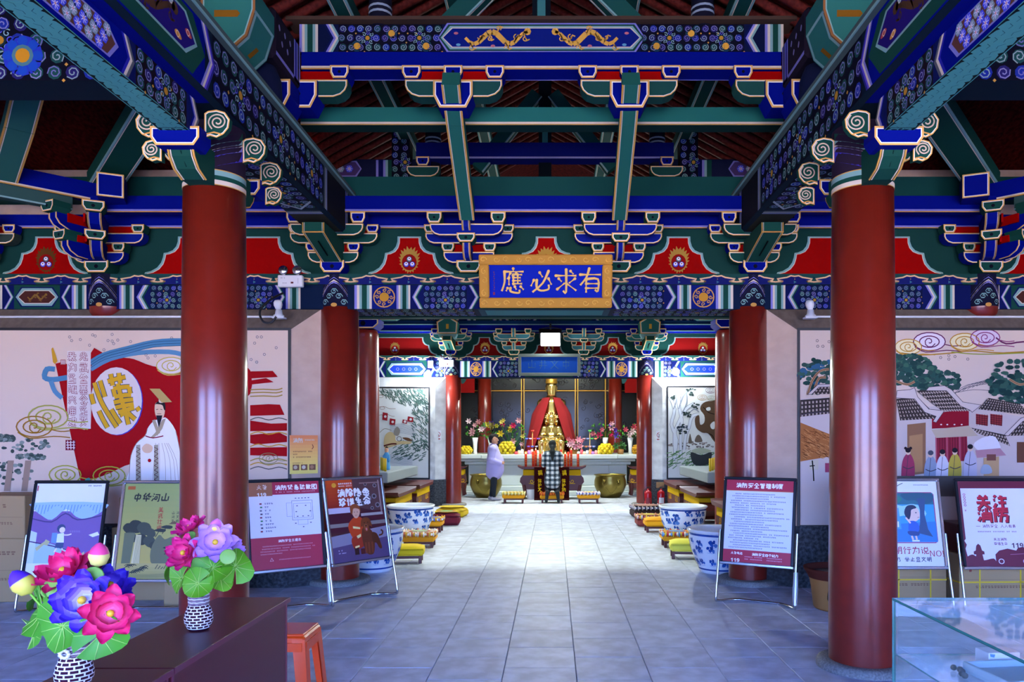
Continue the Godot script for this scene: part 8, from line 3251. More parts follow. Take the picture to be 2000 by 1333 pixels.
func shrine() -> void:
	# marble altar: plinth, waist and projecting slab
	var t = thing("altar", "pale grey marble altar with stepped mouldings behind the offering table", "altar", Vector3(-0.05, 0, -21.28))
	for k in [[1.0, 1.127, 2.5, 0.0, "slab"], [0.93, 1.0, 2.42, 0.06, "upper_moulding"], [0.84, 0.93, 2.3, 0.12, "carved_moulding"], [0.26, 0.84, 2.2, 0.2, "die"], [0.12, 0.26, 2.32, 0.1, "lower_moulding"], [0.0, 0.12, 2.45, 0.0, "plinth"]]:
		var g = G.new()
		var h: float = k[1] - k[0]
		g.box(Vector3(0, (k[0] + k[1]) / 2, k[3] * -0.5), Vector3(k[2] * 2, h, 2.0 - k[3]), minf(0.02, h * 0.3))
		g.box(Vector3(0.05, (k[0] + k[1]) / 2, 0.12 - k[3] * 0.5), Vector3(k[2] * 1.5, h, 2.0 - k[3]), minf(0.02, h * 0.3))
		part(t, k[4], g, "marble")
	# dark screen behind the altar
	t = thing("shrine_screen", "dark glossy carved screen with thin gold frames behind the statue", "screen", Vector3(0, 0, -23.3))
	for k in [[-1.9, -0.86], [-0.86, 0.84], [0.84, 1.75], [-3.6, -1.95], [1.8, 3.5]]:
		for y in [[0.0, 3.05], [3.08, 4.2]]:
			var g = G.new()
			g.box(Vector3((k[0] + k[1]) / 2, (y[0] + y[1]) / 2, -0.03), Vector3(k[1] - k[0] - 0.05, y[1] - y[0] - 0.03, 0.03), 0.006)
			var p = part(t, "panel", g, "black_glass")
			var a = art()
			a.on(Vector3((k[0] + k[1]) / 2, (y[0] + y[1]) / 2, -0.014))
			var rn = RandomNumberGenerator.new()
			rn.seed = int(k[0] * 10 + y[0] * 7) + 50
			for i in 26:
				var m = Vector2(rn.randf_range(-0.42, 0.42) * (k[1] - k[0]), rn.randf_range(-0.42, 0.42) * (y[1] - y[0]))
				a.curl(m, rn.randf_range(0.05, 0.12), rn.randf() * 6, 0.012, "3a3436", 1.0 if i % 2 == 0 else -1.0, 1.2)
			part(p, "relief", a, "paint", "carved scrolls").set_meta("kind", "stuff")
	var g = G.new()
	for x in [-1.9, -0.9, -0.82, 0.8, 0.88, 1.75]:
		g.box(Vector3(x, 2.5, 0.0), Vector3(0.025, 3.4, 0.03))
	g.box(Vector3(0, 3.065, 0.0), Vector3(7.0, 0.02, 0.03))
	part(t, "gold_frame", g, "gilt", "thin gold frame")
	for s in [-1.0, 1.0]:
		t = thing("shrine_header", "red painted header panel beside the shrine column, %s side" % ["willow mural" if s < 0 else "tree mural"][0], "panel", Vector3(s * 3.4, 3.3, -21.6))
		var a = art()
		a.ink("7a1410")
		a.box(Vector3(), Vector3(2.4, 0.8, 0.04))
		a.on(Vector3(-s * 1.05, 0.4, 0.021))
		a.blob([-0.2, 0, 0.2, 0, 0.14, 0.3, -0.04, 0.34, -0.14, 0.5, -0.24, 0.5], "274a4c")
		part(t, "board", a, "paint")
	# the large seated figure in a red cape
	var sx: float = 0.051
	t = thing("statue", "tall gilded seated statue wearing a red cape on the altar", "statue", Vector3(sx, 1.127, -21.5))
	t.scale = Vector3.ONE * 1.07
	var b = Body.new()
	b.cell = 0.03
	b.clip = 0.0
	b.k = 0.06
	b.bone(Vector3(0, 0.1, 0), Vector3(0, 0.5, 0), 0.42, 0.36, 0)
	b.bone(Vector3(0, 0.5, 0), Vector3(0, 1.0, -0.02), 0.34, 0.26, 0)
	b.bone(Vector3(0, 1.0, -0.02), Vector3(0, 1.35, -0.02), 0.27, 0.24, 0)
	for e in [-1.0, 1.0]:
		b.bone(Vector3(e * 0.16, 0.45, 0.1), Vector3(e * 0.22, 0.42, 0.42), 0.15, 0.13, 0)
		b.bone(Vector3(e * 0.22, 0.42, 0.42), Vector3(e * 0.2, 0.05, 0.44), 0.12, 0.1, 0)
		b.bone(Vector3(e * 0.27, 1.35, 0), Vector3(e * 0.36, 1.0, 0.05), 0.11, 0.1, 0)
		b.bone(Vector3(e * 0.36, 1.0, 0.05), Vector3(e * 0.14, 0.85, 0.28), 0.09, 0.07, 0)
		b.bone(Vector3(e * 0.27, 1.38, 0), Vector3(0, 1.42, 0), 0.1, 0.12, 0)
	b.bone(Vector3(0, 1.42, 0), Vector3(0, 1.6, 0.01), 0.1, 0.095, 0)
	b.tints = ["ffffff"]
	part(t, "body", b.build(), "gold", "gilded robe")
	b = Body.new()
	b.cell = 0.012
	b.k = 0.02
	b.tints = ["ffffff"]
	b.bone(Vector3(0, 1.62, 0.02), Vector3(0, 1.82, 0.0), 0.115, 0.15, 0)
	b.bone(Vector3(0, 1.68, 0.1), Vector3(0, 1.74, 0.12), 0.022, 0.018, 0)
	b.bone(Vector3(-0.05, 1.66, 0.09), Vector3(0.05, 1.66, 0.09), 0.016, 0.016, 0)
	for e in [-1.0, 1.0]:
		b.bone(Vector3(e * 0.05, 1.78, 0.115), Vector3(e * 0.07, 1.78, 0.11), 0.018, 0.016, 0)
		b.bone(Vector3(e * 0.135, 1.7, 0.0), Vector3(e * 0.135, 1.8, 0.0), 0.025, 0.03, 0)
	b.bone(Vector3(0, 1.56, 0.06), Vector3(0, 1.62, 0.08), 0.05, 0.05, 0)
	part(t, "head", b.build(), "gold", "gilded face")
	g = G.new()
	g.lathe([[0.155, 1.9], [0.165, 1.94], [0.15, 1.99], [0.155, 2.04], [0.12, 2.06], [0.0, 2.07]], Transform3D(Basis.from_scale(Vector3(1, 1, 0.9)), Vector3()), 20)
	g.box(Vector3(0, 2.08, 0.02), Vector3(0.36, 0.025, 0.24), 0.006)
	part(t, "crown", g, "gilt", "flat-topped crown")
	# cape with folds
	var rows = []
	for j in 15:
		var v = j / 14.0
		var row = []
		for i in 49:
			var u = i / 24.0 - 1.0
			var th = u * (PI - 0.16 - 0.62 * v)      # 0 at the back, open in front
			var k = minf(1.0, v * 3.5)
			var fold = 1.0 + 0.05 * v * sin(i * 1.9)
			row.append(Vector3(sin(th) * (0.15 + 0.3 * k + 0.26 * v) * fold, 1.52 - 0.16 * k * k - 1.42 * maxf(0.0, v - 0.08), -cos(th) * (0.15 + 0.19 * k + 0.2 * v) * fold + 0.06 * v))
		rows.append(row)
	g = G.new()
	g.ink("8c0f18")
	g.sheet(rows, 0.012)
	part(t, "cape", g, "cloth", "red satin cape")
	# the smaller ornate figure in front
	t = thing("statue", "small gilded statue with ornate crown in front of the caped statue", "statue", Vector3(sx, 1.127, -20.85))
	b = Body.new()
	b.cell = 0.02
	b.clip = 0.0
	b.k = 0.035
	b.tints = ["ffffff"]
	b.bone(Vector3(0, 0.08, 0), Vector3(0, 0.4, 0), 0.34, 0.26, 0)
	b.bone(Vector3(0, 0.4, 0), Vector3(0, 0.7, 0), 0.22, 0.18, 0)
	for e in [-1.0, 1.0]:
		b.bone(Vector3(e * 0.12, 0.36, 0.1), Vector3(e * 0.27, 0.32, 0.26), 0.12, 0.11, 0)
		b.bone(Vector3(e * 0.27, 0.32, 0.26), Vector3(e * 0.26, 0.04, 0.26), 0.1, 0.1, 0)
		b.bone(Vector3(e * 0.2, 0.72, 0), Vector3(e * 0.27, 0.5, 0.05), 0.08, 0.075, 0)
		b.bone(Vector3(e * 0.27, 0.5, 0.05), Vector3(e * 0.05, 0.46, 0.24), 0.07, 0.05, 0)
	b.bone(Vector3(0, 0.74, 0), Vector3(0, 0.84, 0.01), 0.06, 0.055, 0)
	b.bone(Vector3(0, 0.88, 0.02), Vector3(0, 0.97, 0.01), 0.085, 0.09, 0)
	b.bone(Vector3(0, 0.9, 0.1), Vector3(0, 0.93, 0.11), 0.014, 0.012, 0)
	part(t, "body", b.build(), "gold", "gilded robe and face")
	g = G.new()
	for i in 9:
		var a = PI * i / 8
		g.lathe([[0.0, 0.0], [0.03, 0.02], [0.018, 0.07], [0.0, 0.12]], Transform3D(Basis(Vector3.BACK, (a - PI / 2) * 0.9), Vector3(cos(a) * 0.1, 1.02 + sin(a) * 0.05, 0.03)), 8)
	g.lathe([[0.1, 0.98], [0.12, 1.03], [0.07, 1.1], [0.03, 1.18], [0.0, 1.2]], Transform3D(), 16)
	for e in [-1.0, 1.0]:
		g.ball(Vector3(e * 0.13, 0.98, 0.03), Vector3(0.03, 0.05, 0.02), 8)
	part(t, "crown", g, "gold", "spiked crown")
	# offering table, sign boards and candles
	altar_table("long maroon offering table with yellow frieze before the altar", 0.07, 19.15, 1.72, 0.6, 0.84, 0.0)
	altar_table("small maroon side table half hidden by the shrine column", 2.5, 20.0, 0.7, 0.4, 0.8, 0.0)
	altar_table("small maroon side table behind the man's brass vat", -2.6, 20.0, 0.7, 0.4, 0.8, 0.0)
	for k in [[1054, "捐保护文", "donation"], [1101, "捐保护物", "twin"]]:
		t = thing("sign_board", "narrow maroon board with yellow characters, %s the woman in plaid" % ["seen beside" if k[2] == "donation" else "half hidden by"][0], "sign", Vector3(0, 0, 0))
		var x: float = 0.103 + (k[0] - 1080.5) * 18.75 / 1440.0
		g = G.new()
		g.ink("3a0f10")
		g.box(Vector3(x, 0.42, -18.78), Vector3(0.28, 0.84, 0.03), 0.004)
		g.box(Vector3(x, 0.02, -18.74), Vector3(0.28, 0.04, 0.12), 0.004)
		part(t, "board", g, "paint")
		var a = art()
		a.on(Vector3(x - 0.12, 0.78, -18.764))
		a.text(k[1][0], 0.07, 0.02, 0.14, 0.02, "e8c018")
		a.text(k[1].substr(1), 0.07, 0.24, 0.11, 0.015, "e8c018", true)
		part(t, "lettering", a, "paint", "yellow characters")
	var n = 0
	for x in [1027, 1041, 1046, 1055, 1061, 1096, 1104, 1110, 1116, 1129]:
		candle("red candle with gilt print, number %s from the willow side on the offering table" % ["one", "two", "three", "four", "five", "six", "seven", "eight", "nine", "ten"][n], Vector3(0.103 + (x - 1080.5) * 19.0 / 1440.0, 0.84, -19.0 - 0.12 * (n % 3)), 0.33 + 0.05 * (n % 3), 0.032, "wax", n % 2 == 0, "red candles on the offering table")
		n += 1
	t = thing("bucket", "white plastic bucket standing under the offering table", "bucket", Vector3(-0.469, 0, -18.95))
	g = G.new()
	g.lathe([[0.0, 0.0], [0.1, 0.0], [0.125, 0.26], [0.13, 0.265], [0.118, 0.262], [0.095, 0.01]], Transform3D(), 20)
	part(t, "body", g, "white_plastic")
	vat("brass vat behind the man in the lilac coat", -1.687, 19.65)
	vat("brass vat with lion heads beside the shrine column", 1.621, 19.65)
	# flowers and offerings on the altar
	altar_bouquet("pink lilies in a tall white vase beside the shrine column", Vector3(-2.089, 1.127, -20.7), ["e0a8b0", "f0d8dc", "c88a90"], "tall", 7, Vector3(0.26, 0.42, 0.12), 3)
	altar_bouquet("purple and yellow flowers behind the man", Vector3(-1.683, 1.127, -21.0), ["6a48b0", "c8c030", "8a7a30"], "tall", 6, Vector3(0.26, 0.4, 0.1), 5)
	altar_bouquet("yellow and magenta flower arrangement left of the red cape", Vector3(-1.065, 1.127, -20.9), ["d8c030", "c81858", "d8c860", "e0a8b0"], "low", 13, Vector3(0.34, 0.75, 0.14), 8)
	altar_bouquet("pink blossom pot at the foot of the red cape", Vector3(0.697, 1.127, -20.6), ["f0a8b8", "e8c0cc", "e07a90"], "low", 11, Vector3(0.2, 0.22, 0.14), 9)
	altar_bouquet("purple and magenta flowers in a cream vase", Vector3(1.576, 1.127, -20.9), ["6a48c0", "c81858", "d86a80", "e8b0b8"], "tall", 9, Vector3(0.36, 0.4, 0.14), 12)
	altar_bouquet("pink lilies in white vase next to the golden pineapple", Vector3(2.256, 1.127, -20.6), ["e8c8c8", "d04860", "f0d8d8"], "tall", 6, Vector3(0.24, 0.4, 0.12), 15)
	altar_bouquet("green leafy potted plant on the altar", Vector3(1.98, 1.127, -20.55), ["3f7a3a"], "low", 3, Vector3(0.24, 0.16, 0.14), 17)
	fruit_bundle("yellow banana bundle under the pink lilies", Vector3(-2.324, 1.127, -20.55), Vector3(0.15, 0.22, 0.12), "e8c810", 3)
	fruit_bundle("yellow flower pile behind the man's shoulder", Vector3(-1.185, 1.127, -20.5), Vector3(0.2, 0.34, 0.14), "d8c020", 5)
	fruit_bundle("large golden offering bundle on the altar", Vector3(1.562, 1.127, -20.5), Vector3(0.19, 0.28, 0.14), "e8c810", 7)
	fruit_bundle("golden pineapple at the end of the altar", Vector3(2.402, 1.127, -20.45), Vector3(0.1, 0.26, 0.1), "d8a010", 9)
	var cols = ["e0485c", "f0c8a8", "d8d8e0", "e88a4a", "b878d0", "f0a0a0", "e8d060", "c8e0c8"]
	var rn = RandomNumberGenerator.new()
	rn.seed = 6
	for i in 16:
		var px: float = [1008, 1014, 1020, 1027, 1033, 1039, 1044, 1050, 1136, 1141, 1147, 1153, 1158, 1164, 1170, 1130][i]
		t = thing("offering_cake", "small %s offering cake on the %s side of the statues" % [["red", "cream", "white", "orange", "violet", "pink", "yellow", "pale green"][i % 8], "lily vase" if i < 8 else "golden bundle"], "cake", Vector3(0.103 + (px - 1080.5) * 20.45 / 1440.0, 1.127, -20.42 - 0.02 * (i % 3)), 0.0, "small offering cakes")
		g = G.new()
		g.ink(cols[i % 8])
		g.lathe([[0.0, 0.0], [0.045, 0.0], [0.05, 0.03], [0.04, 0.07 + 0.03 * (i % 3)], [0.0, 0.085 + 0.03 * (i % 3)]], Transform3D(), 10)
		part(t, "cake", g, "petal")
	for k in [[1040, "red, violet and blue", -1.0], [1152, "green, orange and pink", 1.0]]:
		t = thing("lotus_lamp", "tiered lamp stand of small %s lotus cups" % k[1], "lamp", Vector3(0.103 + (k[0] - 1080.5) * 20.7 / 1440.0, 1.127, -20.7))
		g = G.new()
		g.ink("c8a060")
		g.lathe([[0.07, 0.0], [0.07, 0.02], [0.012, 0.04], [0.012, 0.62], [0.0, 0.62]], Transform3D(), 10)
		part(t, "pole", g, "paint")
		for j in 3:
			for i in ([1, 4, 3][j]):
				g = G.new()
				g.ink((["d8382c", "8a5ad8", "5a6ae0", "c8b8e0"] if k[2] < 0 else ["5ad060", "e89060", "e8a8b0", "9aa8e8"])[(i + (3 - j) % 3) % 4])
				var p = Vector3((i - ([1, 4, 3][j] - 1) / 2.0) * 0.11, 0.62 - j * 0.22, 0.02)
				g.lathe([[0.0, 0.0], [0.035, 0.01], [0.05, 0.05], [0.04, 0.045], [0.0, 0.03]], Transform3D(Basis(), p), 8)
				part(t, "lotus_cup", g, "petal")
	# side tables, stone shelves, candles and figurine along the walls of the inner hall
	for s in [-1.0, 1.0]:
		var by: String = "willow mural" if s < 0 else "tree mural"
		for k in [[10.7, "closest to the passage"], [13.55, "in the middle"], [15.6, "closest to the shrine"]]:
			altar_table("maroon side altar table along the %s wall, %s" % [by, k[1]], s * 3.02, k[0], 1.7, 0.9, 0.62, PI / 2)
		t = thing("stone_shelf", "grey stone shelf with candles on the %s side" % by, "shelf", Vector3(s * 3.98, 0, -15.0))
		g = G.new()
		g.box(Vector3(0, 0.86, 0), Vector3(2.1, 0.2, 3.0), 0.015)
		part(t, "slab", g, "grey_stone")
		g = G.new()
		g.box(Vector3(s * 0.4, 0.38, 0), Vector3(1.3, 0.76, 2.8), 0.01)
		part(t, "plinth", g, "grey_stone")
		for i in 3:
			candle("yellow candle %s on the %s shelf" % [["nearest the edge", "in the middle", "against the wall"][i], by], Vector3(s * (3.06 + i * 0.12), 0.96, -13.9 - i * 0.35), 0.24, 0.022, "wax_yellow", false, "yellow candles on the stone shelves")
	for i in 2:
		candle("short red candle %s on the willow side altar table" % ["in front", "behind"][i], Vector3(-2.75 - i * 0.08, 0.62, -11.2 - i * 0.2), 0.2, 0.03, "wax", true, "red candles on the side table")
	candle("red candle on the tree mural shelf", Vector3(3.3, 0.96, -14.0), 0.3, 0.03, "wax", false, "red candle on the shelf")
	t = thing("figurine", "small painted figurine in a light blue robe on the stone shelf", "figurine", Vector3(-3.175, 0.96, -14.5))
	b = Body.new()
	b.cell = 0.012
	b.k = 0.02
	b.tints = ["5aa0c8", "e0a880", "1c1a1c", "7a3a24"]
	b.bone(Vector3(0, 0.04, 0), Vector3(0, 0.22, 0), 0.075, 0.055, 0)
	b.bone(Vector3(0, 0.22, 0), Vector3(0, 0.3, 0), 0.055, 0.05, 0)
	b.bone(Vector3(0.045, 0.28, 0.01), Vector3(0.06, 0.18, 0.05), 0.024, 0.022, 0)
	b.bone(Vector3(-0.045, 0.28, 0.01), Vector3(-0.05, 0.18, 0.05), 0.024, 0.022, 0)
	b.bone(Vector3(0, 0.36, 0.005), Vector3(0, 0.4, 0.0), 0.034, 0.036, 1)
	b.bone(Vector3(0, 0.4, -0.01), Vector3(0, 0.44, -0.01), 0.036, 0.026, 2)
	b.bone(Vector3(-0.06, 0.03, 0.0), Vector3(-0.06, 0.16, 0.0), 0.03, 0.025, 3)
	part(t, "body", b.build(), "paint")
	# extinguishers
	for k in [[1265.5, 16.75, "red fire extinguisher in front of the shrine column"], [1291, 16.8, "red fire extinguisher with white label under the wall plate"]]:
		t = thing("fire_extinguisher", k[2], "fire extinguisher", Vector3(0.103 + (k[0] - 1080.5) * k[1] / 1440.0, 0, -k[1]), 0.0, "fire extinguishers by the shrine")
		g = G.new()
		g.lathe([[0.0, 0.0], [0.08, 0.0], [0.085, 0.01], [0.085, 0.32], [0.075, 0.36], [0.04, 0.39], [0.025, 0.4], [0.025, 0.43], [0.0, 0.43]], Transform3D(), 20)
		part(t, "cylinder", g, "extinguisher")
		g = G.new()
		g.box(Vector3(0.02, 0.45, 0), Vector3(0.12, 0.015, 0.02))
		g.box(Vector3(0.03, 0.48, 0), Vector3(0.12, 0.012, 0.02), 0.0, Basis(Vector3.BACK, 0.25))
		part(t, "lever", g, "black_plastic")
		g = G.new()
		g.tube(ease_curve([Vector3(-0.02, 0.43, 0), Vector3(-0.1, 0.4, 0.02), Vector3(-0.1, 0.28, 0.04), Vector3(-0.088, 0.16, 0.03)], 4), 0.009, 6)
		part(t, "hose", g, "black_plastic")
		var a = art()
		a.prof = [[0.086, 0.0], [0.086, 0.34]]
		a.lay = 0.001
		for i in 8:
			a.rect(-0.7 + i * 0.175, 0.1, 0.175, 0.13, "d8d4d4" if k[0] > 1280 else "8a2428")
		part(t, "label_band", a, "print", "paper label")
	t = thing("wall_plate", "small wooden instruction plate above the extinguisher", "sign", Vector3(2.56, 0.503, -16.93))
	g = G.new()
	g.ink("a8875a")
	g.box(Vector3(), Vector3(0.18, 0.13, 0.015), 0.003)
	part(t, "plate", g, "paint")

# ---------------------------------------------------------------- people
class Body:
	# tapered capsules joined by a smooth minimum and meshed as surface nets
	var bones = []
	var k = 0.03
	var cell = 0.018
	var tints = []
	var plaid = -1
	var clip = -9.0   # nothing below this height

	func bone(a: Vector3, b: Vector3, ra: float, rb: float, tint: int, sq := Vector3.ONE) -> void:
		bones.append([a, b, ra, rb, tint, sq])

	func build() -> ArrayMesh:
		var lo = Vector3(1e9, 1e9, 1e9)
		var hi = -lo
		for b in bones:
			var r = Vector3.ONE * (maxf(b[2], b[3]) + 3.0 * cell)
			for p in [b[0], b[1]]:
				lo = lo.min(p - r)
				hi = hi.max(p + r)
		var nx = int((hi.x - lo.x) / cell) + 2
		var ny = int((hi.y - lo.y) / cell) + 2
		var nz = int((hi.z - lo.z) / cell) + 2
		var f = PackedFloat32Array()
		f.resize(nx * ny * nz)
		f.fill(1.0)
		var near = PackedFloat32Array()
		near.resize(f.size())
		near.fill(9.0)
		var who = PackedByteArray()
		who.resize(f.size())
		for b in bones:
			var p: Vector3 = b[0]
			var q: Vector3 = b[1]
			var ra: float = b[2]
			var rb: float = b[3]
			var m = maxf(ra, rb) + k + 2.0 * cell
			var i0 = (p.min(q) - Vector3.ONE * m - lo) / cell
			var i1 = (p.max(q) + Vector3.ONE * m - lo) / cell
			var ax = q - p
			var l2 = maxf(ax.length_squared(), 1e-8)
			for z in range(maxi(0, int(i0.z)), mini(nz, int(i1.z) + 2)):
				for y in range(maxi(0, int(i0.y)), mini(ny, int(i1.y) + 2)):
					for x in range(maxi(0, int(i0.x)), mini(nx, int(i1.x) + 2)):
						var c = lo + Vector3(x, y, z) * cell
						var t = clampf((c - p).dot(ax) / l2, 0.0, 1.0)
						var d = (c - p - ax * t).length() - lerpf(ra, rb, t)
						var i = (z * ny + y) * nx + x
						if d < near[i]:
							near[i] = d
							who[i] = b[4]
						var e = f[i]
						var h = clampf(0.5 + 0.5 * (e - d) / k, 0.0, 1.0)
						f[i] = lerpf(e, d, h) - k * h * (1.0 - h)
		for i in f.size():
			f[i] = maxf(f[i], clip - (lo.y + ((i / nx) % ny) * cell))
		var at = {}
		var vs = PackedVector3Array()
		var ns = PackedVector3Array()
		var cs = PackedColorArray()
		var step = [1, nx, nx * ny]
		for z in nz - 1:
			for y in ny - 1:
				for x in nx - 1:
					var i = (z * ny + y) * nx + x
					var inside = 0
					for c in 8:
						if f[i + (c & 1) + ((c >> 1) & 1) * nx + (c >> 2) * nx * ny] < 0.0:
							inside += 1
					if inside == 0 or inside == 8:
						continue
					var s = Vector3()
					var n = 0
					var g = Vector3()
					for a in 3:
						for c in 4:
							var o = Vector3i()
							o[(a + 1) % 3] = c & 1
							o[(a + 2) % 3] = c >> 1
							var j: int = i + o.x + o.y * nx + o.z * nx * ny
							var u = f[j]
							var w: float = f[j + step[a]]
							g[a] += w - u
							if (u < 0.0) != (w < 0.0):
								var v = Vector3(o)
								v[a] += u / (u - w)
								s += v
								n += 1
					at[i] = vs.size()
					var pos = lo + (Vector3(x, y, z) + s / n) * cell
					vs.append(pos)
					ns.append(g.normalized())
					var tc = Color(tints[who[i]])
					if who[i] == plaid:
						var sx = fposmod(pos.x * 8.5 + 0.25, 1.0) < 0.5
						var sy = fposmod(pos.y * 8.5, 1.0) < 0.5
						tc = Color("d8dcd8") if sx and sy else (Color("18222c") if not sx and not sy else Color("5f6e74"))
					cs.append(tc.srgb_to_linear())
		var ix = PackedInt32Array()
		for i in at:
			var x: int = i % nx
			var y: int = (i / nx) % ny
			var z: int = i / (nx * ny)
			for a in 3:
				var u = f[i]
				var w: float = f[i + step[a]]
				if (u < 0.0) == (w < 0.0):
					continue
				var b: int = step[(a + 1) % 3]
				var c: int = step[(a + 2) % 3]
				if not (at.has(i - b) and at.has(i - c) and at.has(i - b - c)):
					continue
				var q = [at[i], at[i - b], at[i - b - c], at[i - c]]
				if u < 0.0:
					q.reverse()
				ix.append_array(PackedInt32Array([q[0], q[1], q[2], q[0], q[2], q[3]]))
		var arr = []
		arr.resize(Mesh.ARRAY_MAX)
		arr[Mesh.ARRAY_VERTEX] = vs
		arr[Mesh.ARRAY_NORMAL] = ns
		arr[Mesh.ARRAY_COLOR] = cs
		arr[Mesh.ARRAY_INDEX] = ix
		var am = ArrayMesh.new()
		am.add_surface_from_arrays(Mesh.PRIMITIVE_TRIANGLES, arr)
		return am


func joined(list: Array) -> ArrayMesh:
	var st = SurfaceTool.new()
	st.begin(Mesh.PRIMITIVE_TRIANGLES)
	for m in list:
		st.append_from(m, 0, Transform3D())
	return st.commit()

func hand(b: Body, wrist: Vector3, dir: Vector3, side: Vector3, tint: int) -> void:
	# palm, four fingers of different lengths and a thumb
	var n = dir.cross(side).normalized()
	b.bone(wrist, wrist + dir * 0.07, 0.024, 0.026, tint)
	for i in 4:
		var r = wrist + dir * 0.075 + side * (0.027 - i * 0.018)
		var l: float = [0.055, 0.066, 0.062, 0.046][i]
		b.bone(r, r + dir * l * 0.55, 0.009, 0.0085, tint)
		b.bone(r + dir * l * 0.55, r + dir * l * 0.9 + n * 0.018, 0.0085, 0.0075, tint)
	b.bone(wrist + dir * 0.02 + side * 0.022, wrist + dir * 0.06 + side * 0.048, 0.011, 0.009, tint)

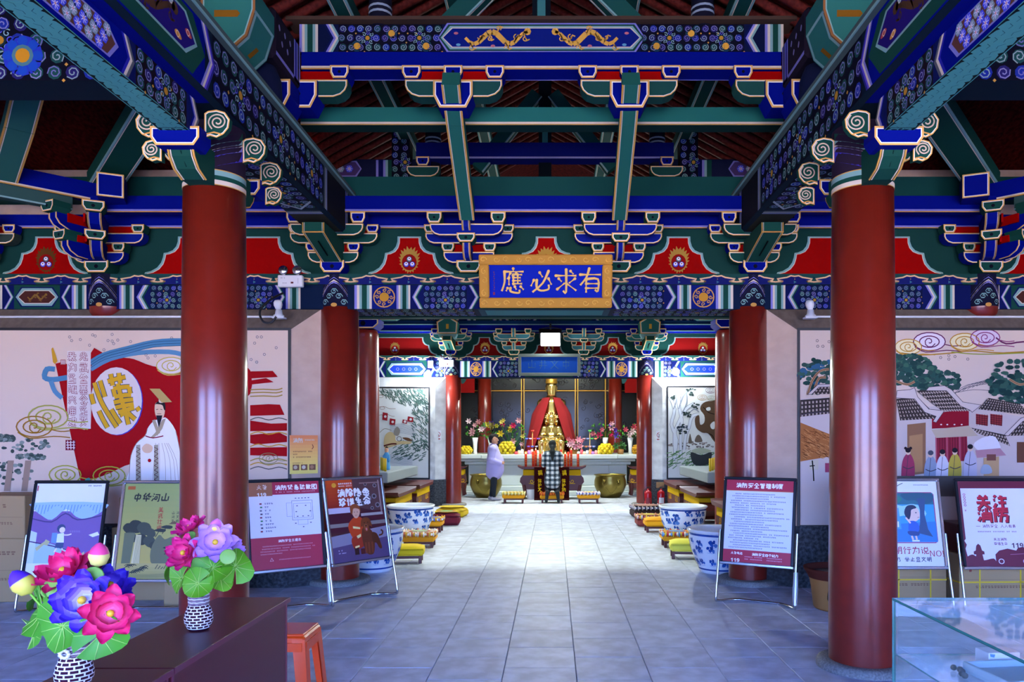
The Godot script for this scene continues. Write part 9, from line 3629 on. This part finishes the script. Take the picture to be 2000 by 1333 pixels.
func people() -> void:
	# a man in profile, looking at the altar
	var t = thing("person", "person in lilac coat, dark trousers and grey shoes standing before the altar", "person", Vector3(-1.423, 0, -18.7), 0.15)
	var b = Body.new()
	b.k = 0.035
	b.tints = ["a6a0d8", "1a2430", "b9b6bc", "c89478", "17151a"]
	# facing +x: legs
	for e in [-1.0, 1.0]:
		var z: float = e * 0.09
		b.bone(Vector3(0.0, 0.82, z), Vector3(0.02, 0.46, z), 0.105, 0.07, 1)
		b.bone(Vector3(0.02, 0.46, z), Vector3(-0.02 + 0.03 * e, 0.1, z), 0.068, 0.048, 1)
		b.bone(Vector3(-0.05 + 0.03 * e, 0.045, z), Vector3(0.15 + 0.03 * e, 0.038, z + e * 0.02), 0.046, 0.038, 2)
	# coat: full belly, hem below the hip
	b.bone(Vector3(0.03, 0.72, 0), Vector3(0.05, 1.0, 0), 0.215, 0.205, 0)
	b.bone(Vector3(0.05, 1.0, 0), Vector3(0.0, 1.3, 0), 0.2, 0.14, 0)
	b.bone(Vector3(0.12, 0.78, 0), Vector3(0.12, 1.0, 0), 0.16, 0.15, 0)
	b.bone(Vector3(-0.02, 1.32, -0.13), Vector3(-0.02, 1.32, 0.13), 0.085, 0.085, 0)
	for e in [-1.0, 1.0]:
		b.bone(Vector3(-0.02, 1.3, e * 0.17), Vector3(-0.07, 1.03, e * 0.22), 0.088, 0.075, 0)
		b.bone(Vector3(-0.07, 1.03, e * 0.22), Vector3(0.16, 0.94, e * 0.17), 0.072, 0.056, 0)
	b.bone(Vector3(0.0, 1.38, 0), Vector3(0.025, 1.44, 0), 0.06, 0.055, 3)
	var whole = [b.build()]
	b = Body.new()
	b.k = 0.016
	b.cell = 0.008
	b.tints = ["a6a0d8", "1a2430", "b9b6bc", "c89478", "17151a"]
	b.bone(Vector3(0.03, 1.5, 0), Vector3(0.02, 1.57, 0), 0.078, 0.09, 3)
	b.bone(Vector3(0.085, 1.455, 0), Vector3(0.07, 1.48, 0), 0.035, 0.04, 3)
	b.bone(Vector3(0.11, 1.55, 0), Vector3(0.128, 1.52, 0), 0.012, 0.016, 3)
	b.bone(Vector3(0.11, 1.482, -0.02), Vector3(0.11, 1.482, 0.02), 0.01, 0.01, 3)
	b.bone(Vector3(0.098, 1.56, -0.04), Vector3(0.102, 1.56, 0.04), 0.014, 0.014, 3)
	b.bone(Vector3(0.1, 1.548, 0.036), Vector3(0.104, 1.548, 0.036), 0.008, 0.008, 4)
	b.bone(Vector3(0.1, 1.548, -0.036), Vector3(0.104, 1.548, -0.036), 0.008, 0.008, 4)
	for e in [-1.0, 1.0]:
		b.bone(Vector3(0.01, 1.5, e * 0.088), Vector3(0.005, 1.54, e * 0.09), 0.012, 0.016, 3)
		hand(b, Vector3(0.17, 0.94, e * 0.16), Vector3(0.75, 0.12, -e * 0.6).normalized(), Vector3(0.1, 1, 0), 3)
	whole.append(b.build())
	part(t, "body", joined(whole), "cloth", "lilac coat and dark trousers")
	b = Body.new()
	b.k = 0.02
	b.cell = 0.01
	b.tints = ["17151a"]
	b.bone(Vector3(-0.02, 1.6, 0), Vector3(0.05, 1.62, 0), 0.088, 0.075, 0)
	b.bone(Vector3(-0.05, 1.56, 0), Vector3(-0.05, 1.5, 0), 0.07, 0.05, 0)
	part(t, "hair", b.build(), "cloth", "short black hair")
	# a woman kneeling on the middle stool, seen from behind
	t = thing("person", "person with dark ponytail in black and white plaid shirt kneeling to pray", "person", Vector3(0.084, 0, -18.1))
	b = Body.new()
	b.k = 0.03
	b.cell = 0.016
	b.tints = ["d8dcd8", "141c26", "1c1e22", "c89478", "10161c"]
	b.plaid = 0
	var s0 = 0.24
	for e in [-1.0, 1.0]:
		b.bone(Vector3(e * 0.1, s0 + 0.42, 0.02), Vector3(e * 0.11, s0 + 0.07, -0.06), 0.105, 0.075, 1)
		b.bone(Vector3(e * 0.11, s0 + 0.07, -0.06), Vector3(e * 0.12, s0 + 0.02, 0.26), 0.07, 0.05, 1)
		b.bone(Vector3(e * 0.12, s0 + 0.02, 0.28), Vector3(e * 0.15, 0.05, 0.36), 0.048, 0.036, 2)
	b.bone(Vector3(0, s0 + 0.28, 0.03), Vector3(0, s0 + 0.6, 0), 0.195, 0.155, 0)
	b.bone(Vector3(0, s0 + 0.6, 0), Vector3(0, s0 + 0.9, -0.02), 0.155, 0.15, 0)
	b.bone(Vector3(-0.14, s0 + 0.95, -0.02), Vector3(0.14, s0 + 0.95, -0.02), 0.075, 0.075, 0)
	for e in [-1.0, 1.0]:
		b.bone(Vector3(e * 0.18, s0 + 0.94, -0.02), Vector3(e * 0.22, s0 + 0.68, -0.05), 0.068, 0.056, 0)
		b.bone(Vector3(e * 0.22, s0 + 0.68, -0.05), Vector3(e * 0.04, s0 + 0.82, -0.26), 0.052, 0.038, 0)
	b.bone(Vector3(0, s0 + 1.0, -0.02), Vector3(0, s0 + 1.07, -0.03), 0.05, 0.048, 3)
	whole = [b.build()]
	b = Body.new()
	b.k = 0.015
	b.cell = 0.008
	b.tints = ["c89478"]
	b.bone(Vector3(0, s0 + 1.12, -0.06), Vector3(0, s0 + 1.18, -0.05), 0.07, 0.08, 0)
	b.bone(Vector3(0, s0 + 1.13, -0.13), Vector3(0, s0 + 1.15, -0.135), 0.014, 0.011, 0)
	for e in [-1.0, 1.0]:
		b.bone(Vector3(e * 0.078, s0 + 1.13, -0.05), Vector3(e * 0.08, s0 + 1.16, -0.05), 0.011, 0.014, 0)
		hand(b, Vector3(e * 0.035, s0 + 0.83, -0.27), Vector3(-e * 0.12, 0.95, -0.25).normalized(), Vector3(0, -0.2, 1).normalized(), 0)
	whole.append(b.build())
	part(t, "body", joined(whole), "cloth", "plaid shirt and dark trousers")
	b = Body.new()
	b.k = 0.03
	b.cell = 0.012
	b.tints = ["10161c"]
	b.bone(Vector3(0, s0 + 1.2, -0.02), Vector3(0, s0 + 1.14, 0.0), 0.092, 0.08, 0)
	b.bone(Vector3(0, s0 + 1.12, 0.06), Vector3(0, s0 + 1.0, 0.1), 0.05, 0.06, 0)
	b.bone(Vector3(0, s0 + 1.0, 0.1), Vector3(0, s0 + 0.8, 0.13), 0.055, 0.03, 0)
	part(t, "hair", b.build(), "cloth", "long dark tied hair")
